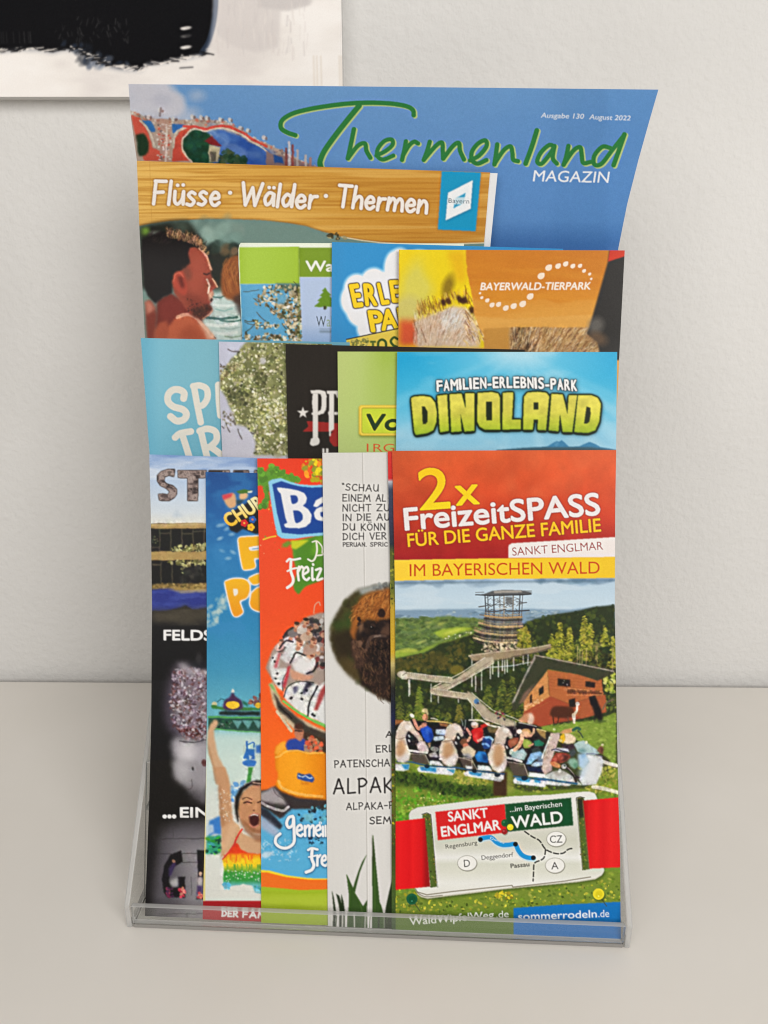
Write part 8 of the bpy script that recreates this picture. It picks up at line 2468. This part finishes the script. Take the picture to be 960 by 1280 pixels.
    m = s.tmask('x', T([(290, 229)])[0], T([(381, 222)])[0], 38, .016)
    s.put(np.clip(blur(m, 3) * 2, 0, 1), hl[0], None, .3)
    s.put(m, yel)
    # the white heading lies over the foot of the figure
    m = s.tmask('Fre', T([(86, 328)])[0], T([(266, 314)])[0], 0.1)
    s.text('FÜR DIE GANZE FAMILIE', T([(97, 395)])[0], T([(868, 333)])[0], 17.2, (240, 190, 48), .014, 0, 1, hl)
    tab = T([(498, 440), (497, 400), (500, 388), (512, 381), (700, 370), (960, 354), (960, 440)])
    s.poly(tab, (238, 230, 226), .5)
    s.text('SANKT ENGLMAR', T([(514, 431)])[0], T([(877, 406)])[0], 10.8, (158, 70, 60), .0)
    s.poly(T([(0, 536), (960, 526), (960, 532), (0, 546)]), (90, 110, 120), 1.2, .55)
    s.poly(T([(0, 449), (400, 442), (960, 435), (960, 520), (400, 524), (0, 532)]), s.hgrad([(490, (244, 206, 72)), (560, (240, 204, 66)), (770, (232, 194, 52))]), .5)
    s.text('IM BAYERISCHEN WALD', T([(103, 513)])[0], T([(863, 502)])[0], 16.0, (196, 78, 36), .002)
    s.speckle(.012, 6)
    xl = [(560, 490), (600, 491), (700, 493), (760, 494), (1000, 494.5), (1170, 494.5)]
    xr = [(560, 770.3), (640, 769), (760, 768.5), (900, 771), (1000, 773), (1060, 775), (1170, 776)]
    yb = feet(1, 0, 494, 776)
    t, zf = leaflet('leaflet', 'frontmost leaflet with a red heading, a timber tower and a ticket-shaped map', 'leaflet', s, 1, 0,
                    xl, xr, (563.5, 562.5), yb, (484, 556, 782, 1175), .5, M_GLOSS, GRP, step=0.66)
    # the folded inner leaves show as a narrow strip at the left
    q = Sheet(480, 556, 500, 1175, (120, 110, 60))
    q.a[:] = q.vgrad([(563, (206, 60, 50)), (598, (196, 44, 46)), (602, (190, 190, 196)), (612, (60, 70, 90)), (650, (56, 58, 80)), (680, (44, 50, 60)), (690, (84, 90, 44)), (740, (110, 116, 50)), (760, (190, 160, 60)), (815, (206, 170, 60)), (830, (196, 180, 120)), (860, (40, 40, 36)), (900, (34, 40, 70)), (920, (40, 46, 40)), (1000, (96, 104, 40)), (1060, (60, 70, 34)), (1100, (74, 92, 44)), (1175, (60, 84, 50))])
    q.blobs([(484, 690), (496, 690), (496, 760), (484, 760)], 40, (.6, 1.6), [(70, 84, 36), (150, 150, 60), (50, 60, 34)], 3)
    q.blobs([(484, 940), (496, 940), (496, 1060), (484, 1060)], 60, (.5, 1.4), [(170, 160, 50), (60, 60, 34), (110, 60, 40), (90, 110, 46)], 5)
    q.speckle(.02, 3)
    q.finish(INK)
    zi = sheet_depth(1, .78)
    xli = [(560, 484.5), (640, 486), (700, 487.5), (1000, 489.5), (1170, 489.5)]
    S_, T_ = dense(480, 500, 484, 776, 1.2), np.linspace(0, 1, 500)
    leaf_mesh('inner_leaf', zi, 0, xli, xr, (564.5, 563.5), yb, S_, T_, t, M_GLOSS, q)


front_leaflet()

for m_ in (holder,):
    for c_ in m_.children:
        me_ = c_.data
        me_.materials.clear()
        me_.materials.append(M_CLEAR)
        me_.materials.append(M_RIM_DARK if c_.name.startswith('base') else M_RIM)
        if not me_.polygons:
            continue
        big = max(p.area for p in me_.polygons)
        for p in me_.polygons:
            p.material_index = 0 if p.area > big * .3 else 1
